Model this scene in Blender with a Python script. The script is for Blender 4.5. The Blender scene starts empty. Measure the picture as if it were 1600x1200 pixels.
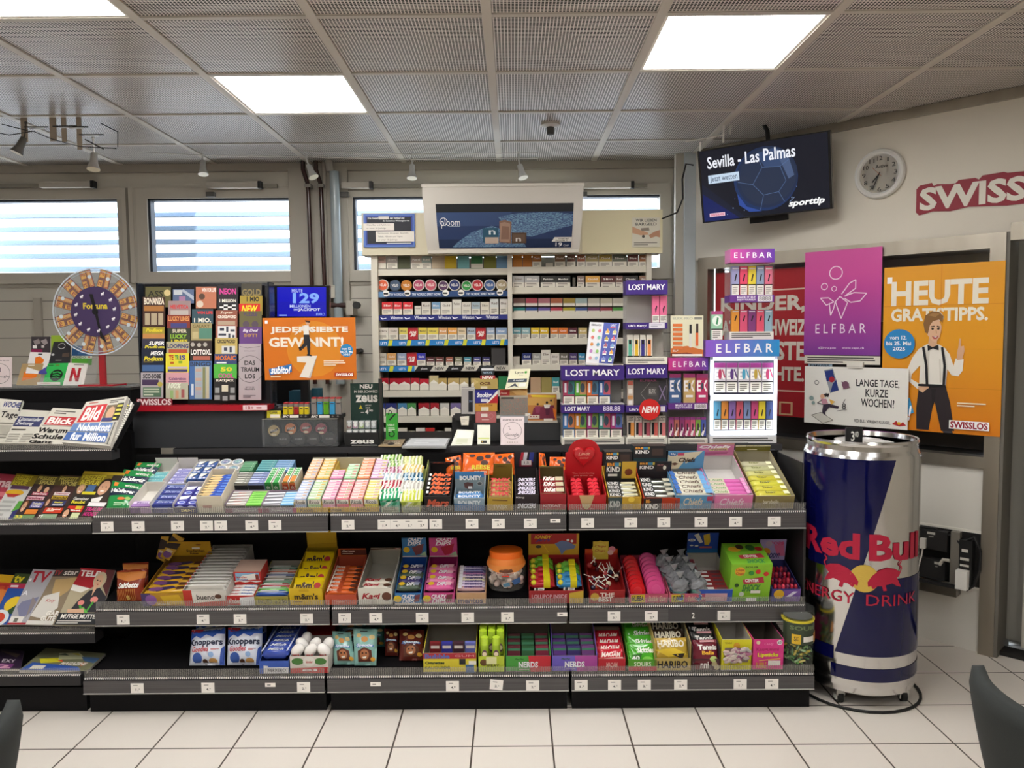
import bpy, math, random
from mathutils import Vector, Matrix
from mathutils.geometry import tessellate_polygon
C = bpy.context.scene.collection
SC = bpy.context.scene
V = Vector
# ---------------------------------------------------------------- camera, world, exposure
F, PITCH, ROLL, YAW = 1215.0, math.atan(78/1215), -0.0080, 0.0025
EYE = V((0, 0, 1.55))
fw = V((math.sin(-YAW)*math.cos(PITCH), math.cos(YAW)*math.cos(PITCH), -math.sin(PITCH)))
r0 = V((math.cos(YAW), math.sin(YAW), 0)); u0 = r0.cross(fw)
RT = r0*math.cos(ROLL) + u0*math.sin(ROLL)
UP = -r0*math.sin(ROLL) + u0*math.cos(ROLL)
cd = bpy.data.cameras.new('camera'); cam = bpy.data.objects.new('camera', cd); C.objects.link(cam)
cd.sensor_fit = 'HORIZONTAL'; cd.sensor_width = 36; cd.lens = 36*F/1600; cd.clip_start = .05; cd.clip_end = 200
m = Matrix((RT, UP, -fw)).transposed().to_4x4(); m.translation = EYE
cam.matrix_world = m
SC.camera = cam
w = bpy.data.worlds.new('sky'); SC.world = w; w.use_nodes = True
wn = w.node_tree.nodes; wl = w.node_tree.links
bg = wn['Background']; bg.inputs[1].default_value = 4.2
tc = wn.new('ShaderNodeTexCoord'); sx = wn.new('ShaderNodeSeparateXYZ'); cr = wn.new('ShaderNodeValToRGB')
wl.new(tc.outputs['Generated'], sx.inputs[0]); wl.new(sx.outputs[2], cr.inputs[0]); wl.new(cr.outputs[0], bg.inputs[0])
cr.color_ramp.elements[0].color = (.86, .93, 1, 1); cr.color_ramp.elements[1].color = (.45, .66, 1, 1)
SC.view_settings.view_transform = 'Standard'; SC.view_settings.look = 'None'; SC.view_settings.gamma = 1
SC.view_settings.use_curve_mapping = False; SC.view_settings.exposure = 0.7
SC.cycles.transparent_max_bounces = 24; SC.cycles.max_bounces = 8; SC.cycles.sample_clamp_indirect = 6
LAMP = 13.0          # radiance of the ceiling light panels

# ---------------------------------------------------------------- pixel of the photograph -> point of the place
def at(px, py, Y):
    v = RT*((px-800)/F) + UP*((600-py)/F) + fw
    return EYE + v*(Y/v.y)
def atz(px, py, z):
    v = RT*((px-800)/F) + UP*((600-py)/F) + fw
    return EYE + v*((z-1.55)/v.z)
def X(px, Y, py=640): return at(px, py, Y).x
def Z(px, py, Y): return at(px, py, Y).z
# ---------------------------------------------------------------- materials
_M = {}
def lin(h):
    if len(h) == 3: h = ''.join(c*2 for c in h)
    f = lambda x: x/12.92 if x <= .04045 else ((x+.055)/1.055)**2.4
    return tuple(f(int(h[i:i+2], 16)/255) for i in (0, 2, 4)) + (1,)
def M(c):
    """colour code -> material: hex, then ^ glossy, ~ metal, ! lit screen, % fabric, & clear plastic"""
    c = c.replace('*', '').replace('/', '')
    if c in _M: return _M[c]
    if not all(ch in '0123456789abcdef' for ch in c.rstrip('^~!%&')): raise Exception('no material '+c)
    h = c.rstrip('^~!%&'); md = c[len(h):]
    mt = bpy.data.materials.new('surface_'+h+{'': '', '^': '_gloss', '~': '_metal', '!': '_lit', '%': '_fabric', '&': '_clear'}.get(md, ''))
    mt.use_nodes = True; nt = mt.node_tree; b = nt.nodes['Principled BSDF']; col = lin(h)
    b.inputs['Base Color'].default_value = col; b.inputs['Roughness'].default_value = .5
    b.inputs['Specular IOR Level'].default_value = .35
    if '^' in md: b.inputs['Roughness'].default_value = .18; b.inputs['Specular IOR Level'].default_value = .5
    if '~' in md: b.inputs['Metallic'].default_value = 1; b.inputs['Roughness'].default_value = .28
    if '!' in md:
        b.inputs['Emission Color'].default_value = col; b.inputs['Emission Strength'].default_value = .6
        b.inputs['Base Color'].default_value = (.01, .01, .01, 1); b.inputs['Roughness'].default_value = .2
    if '%' in md:
        b.inputs['Roughness'].default_value = .9
        n = nt.nodes.new('ShaderNodeTexNoise'); n.inputs['Scale'].default_value = 420
        mx = nt.nodes.new('ShaderNodeMix'); mx.data_type = 'RGBA'; mx.inputs[6].default_value = tuple(x*.6 for x in col[:3])+(1,)
        mx.inputs[7].default_value = tuple(min(1, x*1.5) for x in col[:3])+(1,)
        nt.links.new(n.outputs[0], mx.inputs[0]); nt.links.new(mx.outputs[2], b.inputs['Base Color'])
    if '&' in md:
        t = nt.nodes.new('ShaderNodeBsdfTransparent'); ms = nt.nodes.new('ShaderNodeMixShader'); ms.inputs[0].default_value = .08
        b.inputs['Roughness'].default_value = .08; b.inputs['Specular IOR Level'].default_value = .8
        nt.links.new(t.outputs[0], ms.inputs[1]); nt.links.new(b.outputs[0], ms.inputs[2])
        nt.links.new(ms.outputs[0], nt.nodes['Material Output'].inputs[0])
    _M[c] = mt; return mt
def nodemat(name, fn):
    mt = bpy.data.materials.new(name); mt.use_nodes = True; nt = mt.node_tree
    fn(nt, nt.nodes['Principled BSDF'], nt.nodes['Material Output']); _M[name] = mt
def N(nt, t, **k):
    n = nt.nodes.new('ShaderNode'+t)
    for a, v in k.items(): setattr(n, a, v)
    return n
def mathn(nt, op, a, b=None):
    n = N(nt, 'Math', operation=op)
    for i, x in enumerate((a, b)):
        if x is None: continue
        if isinstance(x, (int, float)): n.inputs[i].default_value = x
        else: nt.links.new(x, n.inputs[i])
    return n.outputs[0]
def mixc(nt, fac, a, b):
    n = N(nt, 'Mix', data_type='RGBA'); nt.links.new(fac, n.inputs[0])
    for i, x in ((6, a), (7, b)):
        if isinstance(x, tuple): n.inputs[i].default_value = x
        else: nt.links.new(x, n.inputs[i])
    return n.outputs[2]
def pos(nt):
    g = N(nt, 'NewGeometry'); s = N(nt, 'SeparateXYZ'); nt.links.new(g.outputs['Position'], s.inputs[0]); return s.outputs
def m_perf(nt, b, out):      # perforated sheet steel: square array of round holes, 12.5 mm pitch
    p = pos(nt); d = []
    for i in (0, 1):
        q = mathn(nt, 'FRACT', mathn(nt, 'MULTIPLY', p[i], 80)); d.append(mathn(nt, 'ABSOLUTE', mathn(nt, 'SUBTRACT', q, .5)))
    r = mathn(nt, 'MAXIMUM', d[0], d[1]); hole = mathn(nt, 'LESS_THAN', r, .335)
    nt.links.new(mixc(nt, hole, lin('e0dad3'), lin('282522')), b.inputs['Base Color'])
    b.inputs['Roughness'].default_value = .33; b.inputs['Specular IOR Level'].default_value = .5
    sp = mathn(nt, 'SUBTRACT', .5, mathn(nt, 'MULTIPLY', hole, .48)); nt.links.new(sp, b.inputs['Specular IOR Level'])
def m_tile(nt, b, out):
    p = pos(nt); e = []
    for i, off in ((0, 1.677-30*.302), (1, -3.139+30*.302)):
        q = mathn(nt, 'FRACT', mathn(nt, 'MULTIPLY', mathn(nt, 'ADD', p[i], off+20*.302+.0035), 1/.302)); e.append(mathn(nt, 'LESS_THAN', q, .022))
    g = mathn(nt, 'MAXIMUM', e[0], e[1])
    n = N(nt, 'TexNoise'); n.inputs['Scale'].default_value = 3.5; n.inputs['Detail'].default_value = 6
    base = mixc(nt, n.outputs[0], lin('d2cac0'), lin('dfd8d0'))
    nt.links.new(mixc(nt, g, base, lin('4a4038')), b.inputs['Base Color'])
    b.inputs['Roughness'].default_value = .42
def m_wall(a, c, sc=1.2):
    def f(nt, b, out):
        n = N(nt, 'TexNoise'); n.inputs['Scale'].default_value = sc; n.inputs['Detail'].default_value = 5
        nt.links.new(mixc(nt, n.outputs[0], lin(a), lin(c)), b.inputs['Base Color']); b.inputs['Roughness'].default_value = .6
    return f
def m_board(nt, b, out):     # glazed wall panelling with horizontal joints
    p = pos(nt); q = mathn(nt, 'FRACT', mathn(nt, 'MULTIPLY', p[2], 1/.119)); g = mathn(nt, 'LESS_THAN', q, .045)
    nt.links.new(mixc(nt, g, lin('c6c0b4'), lin('77726a')), b.inputs['Base Color']); b.inputs['Roughness'].default_value = .45
def m_guard(nt, b, out):     # clear ribbed plastic upstand with a dotted foot
    p = pos(nt); q = mathn(nt, 'FRACT', mathn(nt, 'MULTIPLY', p[0], 1/.0085)); rib = mathn(nt, 'LESS_THAN', q, .4)
    fac = mathn(nt, 'ADD', .06, mathn(nt, 'MULTIPLY', rib, .24))
    t = N(nt, 'BsdfTransparent'); ms = N(nt, 'MixShader'); nt.links.new(fac, ms.inputs[0])
    b.inputs['Base Color'].default_value = lin('b8b4ae'); b.inputs['Roughness'].default_value = .25
    nt.links.new(t.outputs[0], ms.inputs[1]); nt.links.new(b.outputs[0], ms.inputs[2]); nt.links.new(ms.outputs[0], out.inputs[0])
def m_dots(nt, b, out):
    p = pos(nt); q = mathn(nt, 'FRACT', mathn(nt, 'MULTIPLY', p[0], 1/.0085)); rib = mathn(nt, 'LESS_THAN', q, .5)
    nt.links.new(mixc(nt, rib, lin('15141a'), lin('f2efe9')), b.inputs['Base Color'])
def m_steel(nt, b, out):
    p = N(nt, 'TexNoise'); p.inputs['Scale'].default_value = 9; tcx = N(nt, 'TexCoord'); mp = N(nt, 'Mapping'); mp.inputs['Scale'].default_value = (1, 1, .05)
    nt.links.new(tcx.outputs['Object'], mp.inputs[0]); nt.links.new(mp.outputs[0], p.inputs[0])
    nt.links.new(mixc(nt, p.outputs[0], lin('8d8578'), lin('b5ada0')), b.inputs['Base Color'])
    b.inputs['Metallic'].default_value = .85; b.inputs['Roughness'].default_value = .36
def m_lamp(nt, b, out):
    e = N(nt, 'Emission'); e.inputs[0].default_value = (1, .985, .955, 1); e.inputs[1].default_value = LAMP; nt.links.new(e.outputs[0], out.inputs[0])
def m_rail(nt, b, out):
    n = N(nt, 'TexNoise'); n.inputs['Scale'].default_value = 6; tcx = N(nt, 'TexCoord'); mp = N(nt, 'Mapping'); mp.inputs['Scale'].default_value = (.4, 1, 30)
    nt.links.new(tcx.outputs['Object'], mp.inputs[0]); nt.links.new(mp.outputs[0], n.inputs[0])
    nt.links.new(mixc(nt, n.outputs[0], lin('3b393a'), lin('565354')), b.inputs['Base Color']); b.inputs['Roughness'].default_value = .22
def m_black(nt, b, out):
    n = N(nt, 'TexNoise'); n.inputs['Scale'].default_value = 40
    nt.links.new(mixc(nt, n.outputs[0], lin('0f0e10'), lin('181719')), b.inputs['Base Color']); b.inputs['Roughness'].default_value = .55; b.inputs['Specular IOR Level'].default_value = .12
def m_grad(c0, c1, ax, lo, hi, gloss=.3):
    def f(nt, b, out):
        p = pos(nt); r = N(nt, 'MapRange'); nt.links.new(p[ax], r.inputs[0]); r.inputs[1].default_value = lo; r.inputs[2].default_value = hi
        nt.links.new(mixc(nt, r.outputs[0], lin(c0), lin(c1)), b.inputs['Base Color']); b.inputs['Roughness'].default_value = gloss
    return f
def m_ice(nt, b, out):       # printed splash of crystals
    n = N(nt, 'TexNoise'); n.inputs['Scale'].default_value = 70; n.inputs['Detail'].default_value = 3
    r = N(nt, 'ValToRGB'); nt.links.new(n.outputs[0], r.inputs[0]); r.color_ramp.elements[0].position = .42; r.color_ramp.elements[1].position = .68
    r.color_ramp.elements[0].color = lin('33487a'); r.color_ramp.elements[1].color = lin('86b4cc')
    nt.links.new(r.outputs[0], b.inputs['Base Color']); b.inputs['Roughness'].default_value = .3
def m_lava(nt, b, out):
    n = N(nt, 'TexVoronoi'); n.inputs['Scale'].default_value = 55
    r = N(nt, 'ValToRGB'); nt.links.new(n.outputs[0], r.inputs[0]); r.color_ramp.elements[0].color = lin('1c1712'); r.color_ramp.elements[1].color = lin('c2613a')
    r.color_ramp.elements.new(.45).color = lin('7a8a84'); nt.links.new(r.outputs[0], b.inputs['Base Color'])
def m_can(c, metal, r):
    def f(nt, b, out):
        n = N(nt, 'TexNoise'); n.inputs['Scale'].default_value = 3; rr = N(nt, 'MapRange'); nt.links.new(n.outputs[0], rr.inputs[0]); rr.inputs[3].default_value = r*.85; rr.inputs[4].default_value = r*1.15
        nt.links.new(rr.outputs[0], b.inputs['Roughness']); b.inputs['Base Color'].default_value = lin(c); b.inputs['Metallic'].default_value = metal; b.inputs['Specular IOR Level'].default_value = .4
    return f
for nm, fn in (('perforated_steel', m_perf), ('floor_tiles', m_tile), ('wall_paint', m_wall('cfc8ba', 'dad3c6')), ('frame_paint', m_wall('c6c0b4', 'cec8bc', 2)),
               ('wall_boards', m_board), ('clear_guard', m_guard), ('dotted_strip', m_dots), ('brushed_steel', m_steel), ('lamp_panel', m_lamp),
               ('price_rail', m_rail), ('black_steel', m_black), ('ice_print', m_ice), ('crowd_print', m_lava), ('can_blue', m_can('07093e', 0, .09)), ('can_silver', m_can('cfcdcb', 1, .17)), ('side_wall', m_wall('b5aea2', 'bdb6aa')),
               ('white_panel', m_wall('cfcbc2', 'd8d4cc', 3))):
    nodemat(nm, fn)
def K(c): return _M[c] if c in _M else M(c)
# ---------------------------------------------------------------- lettering: glyph outlines cached in a unit box
_T = {}
def glyphs(s, bold, ital):
    k = (s, bold, ital)
    if k in _T: return _T[k]
    cu = bpy.data.curves.new('t', 'FONT'); cu.body = s; cu.resolution_u = 2; cu.offset = (0, .017, .036, .05)[bold]; cu.shear = .28 if ital else 0
    cu.align_x = 'CENTER'; cu.space_line = .85
    o = bpy.data.objects.new('t', cu); C.objects.link(o)
    dg = bpy.context.evaluated_depsgraph_get(); me = bpy.data.meshes.new_from_object(o.evaluated_get(dg))
    vs = [(v.co.x, v.co.y) for v in me.vertices]; fs = [tuple(p.vertices) for p in me.polygons]
    bpy.data.objects.remove(o); bpy.data.curves.remove(cu); bpy.data.meshes.remove(me)
    if vs:
        a, b = min(v[0] for v in vs), max(v[0] for v in vs); c, d = min(v[1] for v in vs), max(v[1] for v in vs)
        vs = [((x-a)/max(b-a, 1e-6), (y-c)/max(d-c, 1e-6)) for x, y in vs]
    _T[k] = (vs, fs); return _T[k]
# ---------------------------------------------------------------- mesh builder
def FR(x, y, z, rx=0, rz=0): return Matrix.Translation((x, y, z)) @ Matrix.Rotation(rz, 4, 'Z') @ Matrix.Rotation(rx, 4, 'X')
class MB:
    def __init__(s, fr=None):
        s.v, s.f, s.c, s.sm, s.fr = [], [], [], [], fr
        s.S = None; s.k = 0; s.lay = .0003; s.cv = 0
    def add(s, vs, fs, c, smooth=False, raw=False):
        n = len(s.v)
        for p in vs:
            p = V(p); s.v.append(p if raw or s.fr is None else s.fr @ p)
        for i, f in enumerate(fs):
            s.f.append(tuple(n+j for j in f)); s.c.append(c[i] if isinstance(c, list) else c); s.sm.append(smooth)
    def box(s, x0, x1, y0, y1, z0, z1, c, front=None, top=None, side=None):
        vs = [(x, y, z) for z in (z0, z1) for y in (y0, y1) for x in (x0, x1)]
        s.add(vs, [(0, 2, 3, 1), (4, 5, 7, 6), (0, 1, 5, 4), (2, 6, 7, 3), (0, 4, 6, 2), (1, 3, 7, 5)], [c, top or c, front or c, c, side or c, side or c])
        return s
    def slab(s, q, th, c, art=None, side=None):
        """flat sheet with thickness from corner points TL, TR, BR, BL; th goes away from the reader"""
        q = [V(p) for p in q]; n = -(q[2]-q[0]).cross(q[3]-q[1]).normalized(); ct = sum(q, V((0, 0, 0)))/4      # towards the reader
        if max(abs((p-ct).dot(n)) for p in q) > 2e-5:      # lay twisted corners into one plane
            q = [EYE+(p-EYE)*((ct-EYE).dot(n)/(p-EYE).dot(n)) for p in q]
        b = [p - n*th for p in q]
        s.add(q+b, [(3, 2, 1, 0), (4, 5, 6, 7), (0, 1, 5, 4), (1, 2, 6, 5), (2, 3, 7, 6), (3, 0, 4, 7)], [c]+[side or c]*5, raw=True)
        s.quadS(q, n)
        if art: s.art(art)
        return s
    def quadS(s, q, n=None):
        q = [V(p) for p in q]
        if n is None: n = -(q[1]-q[0]).cross(q[3]-q[0]).normalized()
        s.S = lambda u, v, o: (q[0]*(1-u)+q[1]*u)*(1-v) + (q[3]*(1-u)+q[2]*u)*v + n*o
        s.k = 1
    def face(s, x0, x1, z0, z1, y, art=None):      # plane facing -y in the local frame
        f = s.fr or Matrix()
        s.quadS([f @ V((x0, y, z1)), f @ V((x1, y, z1)), f @ V((x1, y, z0)), f @ V((x0, y, z0))])
        if art: s.art(art)
        return s
    def topf(s, x0, x1, y0, y1, z, art=None):      # plane facing +z
        f = s.fr or Matrix()
        s.quadS([f @ V((x0, y1, z)), f @ V((x1, y1, z)), f @ V((x1, y0, z)), f @ V((x0, y0, z))])
        if art: s.art(art)
        return s
    def grid(s, u0, v0, u1, v1, c, nu=1, nv=1):
        o = s.k*s.lay; s.k += 1
        vs = [s.S(u0+(u1-u0)*i/nu, v0+(v1-v0)*j/nv, o) for j in range(nv+1) for i in range(nu+1)]
        fs = [(j*(nu+1)+i+nu+1, j*(nu+1)+i+nu+2, j*(nu+1)+i+1, j*(nu+1)+i) for j in range(nv) for i in range(nu)]
        s.add(vs, fs, c, raw=True)
    def poly(s, pts, c):
        o = s.k*s.lay; s.k += 1
        a = sum(pts[i][0]*pts[(i+1) % len(pts)][1]-pts[(i+1) % len(pts)][0]*pts[i][1] for i in range(len(pts)))
        if a > 0: pts = pts[::-1]
        if s.cv: s.tris([tuple(pts[i] for i in t) for t in tessellate_polygon([[V((u, v, 0)) for u, v in pts]])], o, c)
        else: s.add([s.S(u, v, o) for u, v in pts], [tuple(range(len(pts)))], c, raw=True)
    def tris(s, ts, o, c):       # triangles split until they follow a curved surface
        vs = []
        while ts:
            t = ts.pop(); e = [abs(t[i][0]-t[(i+1) % 3][0])+.5*abs(t[i][1]-t[(i+1) % 3][1]) for i in range(3)]; i = e.index(max(e))
            if e[i] > s.cv:
                p, q, r = t[i], t[(i+1) % 3], t[(i+2) % 3]; m_ = ((p[0]+q[0])/2, (p[1]+q[1])/2); ts += [(p, m_, r), (m_, q, r)]
            else:
                a = (t[1][0]-t[0][0])*(t[2][1]-t[0][1])-(t[2][0]-t[0][0])*(t[1][1]-t[0][1]); vs += list(t if a < 0 else t[::-1])
        s.add([s.S(u, v, o) for u, v in vs], [(i, i+1, i+2) for i in range(0, len(vs), 3)], c, raw=True)
    def line(s, w, pts, c, asp=1.0):
        for (a, b), (d, e) in zip(pts, pts[1:]):
            dx, dy = (d-a)*asp, e-b; L = math.hypot(dx, dy) or 1; nx, ny = -dy/L*w/2/asp, dx/L*w/2
            s.poly([(a+nx, b+ny), (d+nx, e+ny), (d-nx, e-ny), (a-nx, b-ny)], c); s.k -= 1
        s.k += 1
    def text(s, u0, v0, u1, v1, c, t):
        vs, fs = glyphs(t.replace('|', '\n'), c.count('*'), '/' in c); c = c.replace('*', '').replace('/', '')
        o = s.k*s.lay; s.k += 1
        p = [(u0+(u1-u0)*x, v1-(v1-v0)*y) for x, y in vs]
        if s.cv: s.tris([(p[f[0]], p[f[i]], p[f[i+1]]) for f in fs for i in range(1, len(f)-1)], o, c)
        else: s.add([s.S(u, v, o) for u, v in p], fs, c, raw=True)
    def asp(s):
        a, b, d = s.S(0, 0, 0), s.S(1, 0, 0), s.S(0, 1, 0); return (b-a).length/max((d-a).length, 1e-6)
    def art(s, spec, nu=1, nv=1):
        for ln in spec.split(';'):
            t = ln.split()
            if not t: continue
            k = t[0]
            if k == 'r': s.grid(*map(float, t[1:5]), t[5], nu, nv)
            elif k == 'e':
                cu, cv, ru, rv = map(float, t[1:5])
                s.poly([(cu+ru*math.cos(i*math.pi/10), cv+rv*math.sin(i*math.pi/10)) for i in range(20)], t[5])
            elif k == 'c':       # true circle: radius as share of the height
                cu, cv, r = map(float, t[1:4]); a = s.asp()
                s.poly([(cu+r/a*math.cos(i*math.pi/14), cv+r*math.sin(i*math.pi/14)) for i in range(28)], t[4])
            elif k == 'o':       # ring
                cu, cv, r, wd = map(float, t[1:5]); a = s.asp(); o = s.k*s.lay; s.k += 1
                vs = [s.S(cu+q/a*math.cos(i*math.pi/16), cv+q*math.sin(i*math.pi/16), o) for i in range(32) for q in (r, r-wd)]
                s.add(vs, [(2*i, 2*i+1, (2*i+3) % 64, (2*i+2) % 64) for i in range(32)], t[5], raw=True)
            elif k == 'p': f = list(map(float, t[2:])); s.poly(list(zip(f[::2], f[1::2])), t[1])
            elif k == 'l': f = list(map(float, t[3:])); s.line(float(t[2]), list(zip(f[::2], f[1::2])), t[1], s.asp())
            elif k == 't': s.text(*map(float, t[1:5]), t[5], ' '.join(t[6:]))
            elif k == 'x':       # lines of small print
                u0, v0, u1, v1 = map(float, t[1:5]); n = int(t[6]); rnd = random.Random(n*7+int(u0*99)); h = (v1-v0)/n
                for i in range(n):
                    s.grid(u0, v0+h*(i+.2), u0+(u1-u0)*(1 if i < n-1 else .6)*rnd.uniform(.86, 1), v0+h*(i+.72), t[5]); s.k -= 1
                s.k += 1
            else: raise Exception('art '+ln)
        return s
    def cyl(s, p0, p1, r0, r1, c, n=16, caps=True, cc=None, smooth=True):
        p0, p1 = V(p0), V(p1); d = (p1-p0).normalized(); a = d.orthogonal().normalized(); b = d.cross(a)
        vs = [p+(a*math.cos(2*math.pi*i/n)+b*math.sin(2*math.pi*i/n))*r for p, r in ((p0, r0), (p1, r1)) for i in range(n)]
        s.add(vs, [(i, (i+1) % n, n+(i+1) % n, n+i) for i in range(n)], c, smooth)
        if caps: s.add(vs, [tuple(range(n))[::-1], tuple(range(n, 2*n))], cc or c)
        return s
    def tube(s, pts, r, c, n=8):
        pts = [V(p) for p in pts]; rings = []
        a = None
        for i, p in enumerate(pts):
            d = (pts[min(i+1, len(pts)-1)]-pts[max(i-1, 0)]).normalized()
            a = d.orthogonal().normalized() if a is None else (a-d*a.dot(d)).normalized(); b = d.cross(a)
            rings += [p+(a*math.cos(2*math.pi*j/n)+b*math.sin(2*math.pi*j/n))*r for j in range(n)]
        k = len(pts)
        s.add(rings, [(i*n+j, i*n+(j+1) % n, (i+1)*n+(j+1) % n, (i+1)*n+j) for i in range(k-1) for j in range(n)], c, True)
        s.add(rings, [tuple(range(n))[::-1], tuple(range((k-1)*n, k*n))], c)
        return s
    def lathe(s, cx, cy, prof, c, n=32, smooth=True):
        """prof: (r, z) from below up; c one colour or one per band"""
        vs = [(cx+r*math.cos(2*math.pi*i/n), cy+r*math.sin(2*math.pi*i/n), z) for r, z in prof for i in range(n)]
        for j in range(len(prof)-1):
            cc = c[j] if isinstance(c, list) else c
            q = vs[j*n:(j+2)*n]; s.add(q, [(i, (i+1) % n, n+(i+1) % n, n+i) for i in range(n)], cc, smooth)
        c0, c1 = (c[0], c[-1]) if isinstance(c, list) else (c, c)
        s.add(vs[:n], [tuple(range(n))[::-1]], c0); s.add(vs[-n:], [tuple(range(n))], c1)
        return s
    def pillow(s, x0, x1, y0, y1, z0, z1, c, art=None):
        """wrapped bar: crimped ends, rounded body along x"""
        st = [(0, .12, .92), (.05, .14, .94), (.09, .75, .9), (.16, 1, 1), (.84, 1, 1), (.91, .75, .9), (.95, .14, .94), (1, .12, .92)]
        ym, zm, hy, hz = (y0+y1)/2, (z0+z1)/2, (y1-y0)/2, (z1-z0)/2; vs = []; n = 10
        for t, kz, ky in st:
            for i in range(n):
                a = 2*math.pi*i/n+math.pi/n; ca, sa = math.cos(a), math.sin(a)
                vs.append((x0+(x1-x0)*t, ym+hy*ky*math.copysign(abs(ca)**.6, ca), zm+hz*kz*math.copysign(abs(sa)**.6, sa)))
        k = len(st)
        s.add(vs, [(i*n+j, (i+1)*n+j, (i+1)*n+(j+1) % n, i*n+(j+1) % n) for i in range(k-1) for j in range(n)], c, True)
        s.add(vs, [tuple(range(n)), tuple(range((k-1)*n, k*n))[::-1]], c)
        s.topf(x0, x1, y0, y1, z1); s.k = 2
        if art: s.art(art)
        return s
    def bag(s, q, bulge, c, art=None, crimp=.07, rnd=0):
        """filled bag: bulged sheet from corners TL, TR, BR, BL, sealed along top and bottom"""
        q = [V(p) for p in q]; n = -(q[1]-q[0]).cross(q[3]-q[0]).normalized(); rg = random.Random(int(rnd*77+1))
        ph = rg.uniform(0, 6)
        def h(u, v):
            w = max(0, min(1, (v-crimp)/(1-2*crimp)))
            return bulge*(math.sin(math.pi*max(0, min(1, u)))**.55)*(math.sin(math.pi*w)**.45 if w > 0 else 0) + .0016*math.sin(u*9+ph)*math.sin(v*8+ph)
        nu, nv = 12, 14; vs, fs = [], []
        for sg in (1, -.75):
            for j in range(nv+1):
                for i in range(nu+1):
                    u, v = i/nu, j/nv
                    vs.append((q[0]*(1-u)+q[1]*u)*(1-v)+(q[3]*(1-u)+q[2]*u)*v+n*(h(u, v)*sg+(.0004 if sg > 0 else -.0004)))
        W = nu+1; L = W*(nv+1)
        for j in range(nv):
            for i in range(nu):
                a = j*W+i; fs.append((a+W, a+W+1, a+1, a)); fs.append((L+a, L+a+1, L+a+W+1, L+a+W))
        for j in range(nv): fs += [(j*W, L+j*W, L+j*W+W, j*W+W), (j*W+nu, j*W+W+nu, L+j*W+W+nu, L+j*W+nu)]
        for i in range(nu): fs += [(i, i+1, L+i+1, L+i), (nv*W+i, L+nv*W+i, L+nv*W+i+1, nv*W+i+1)]
        s.add(vs, fs, c, True, raw=True)
        s.S = lambda u, v, o: (q[0]*(1-u)+q[1]*u)*(1-v)+(q[3]*(1-u)+q[2]*u)*v+n*(h(u, v)+o+.0012)
        s.k = 1; s.cv = .12
        if art: s.art(art, 8, 8)
        return s
    def ball(s, c, r, col, n=12, m=8, sq=(1, 1, 1)):
        c = V(c); vs = [c+V((r*sq[0]*math.sin(math.pi*j/m)*math.cos(2*math.pi*i/n), r*sq[1]*math.sin(math.pi*j/m)*math.sin(2*math.pi*i/n), r*sq[2]*math.cos(math.pi*j/m))) for j in range(m+1) for i in range(n)]
        s.add(vs, [(j*n+i, (j+1)*n+i, (j+1)*n+(i+1) % n, j*n+(i+1) % n) for j in range(m) for i in range(n)], col, True); return s
# ---------------------------------------------------------------- scene objects
LABELS = {}
def tag(o, label=None, cat=None, group=None, kind=None):
    if label:
        o['label'] = label
        if cat: LABELS.setdefault(label, []).append((o.name, group))
    if cat: o['category'] = cat
    if group: o['group'] = group
    if kind: o['kind'] = kind
    return o
def O(name, b, par=None, label=None, cat=None, group=None, kind=None):
    """link what a builder holds as ONE mesh object, its origin at the foot of the thing"""
    me = bpy.data.meshes.new(name); o = bpy.data.objects.new(name, me); C.objects.link(o)
    if par is None:
        xs, ys, zs = zip(*b.v); org = V(((min(xs)+max(xs))/2, (min(ys)+max(ys))/2, min(zs))); o.location = org
    else:
        o.parent = par; org = V(par['_o'])
    me.from_pydata([p-org for p in b.v], [], b.f)
    slots = {}
    for c in b.c:
        if c not in slots: slots[c] = len(slots); me.materials.append(K(c))
    me.polygons.foreach_set('material_index', [slots[c] for c in b.c]); me.polygons.foreach_set('use_smooth', b.sm)
    me.update()
    o['_o'] = tuple(org)
    return tag(o, label, cat, group, kind)
def E(name, loc, label, cat, group=None, kind=None):
    o = bpy.data.objects.new(name, None); C.objects.link(o); o.location = V(loc); o.empty_display_size = .05; o['_o'] = tuple(V(loc))
    return tag(o, label, cat, group, kind)
def px_quad(tl, tr, br, bl): return [at(*p) for p in (tl, tr, br, bl)]
ORD = ['', 'first', 'second', 'third', 'fourth', 'fifth', 'sixth', 'seventh', 'eighth', 'ninth', 'tenth', 'eleventh', 'twelfth', 'thirteenth', 'fourteenth', 'fifteenth', 'sixteenth', 'seventeenth', 'eighteenth', 'nineteenth', 'twentieth']
NAMED = dict(white='e8e4dc', red='c8202c', black='1c1c1e', grey='8a8a8c', yellow='e8c818', orange='e87818', blue='2850a8', green='3a9a3a', brown='5a3422', beige='c8b48a', purple='5a3a8a', pink='e07098', turquoise='4aa0a8', gold='b8963a')
NAMED['light blue'] = '8ab4d8'; NAMED['dark red'] = '7a1a22'; NAMED['pale green'] = 'a8d08a'; NAMED['dark green'] = '1f4a38'; NAMED['silver grey'] = 'b4b6b8'; NAMED['navy'] = '1c2458'
def cname(c):
    a = lin(c.rstrip('^~!%&'))
    return min(NAMED, key=lambda k: sum((x**.45-y**.45)**2 for x, y in zip(a[:3], lin(NAMED[k])[:3])))
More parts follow.
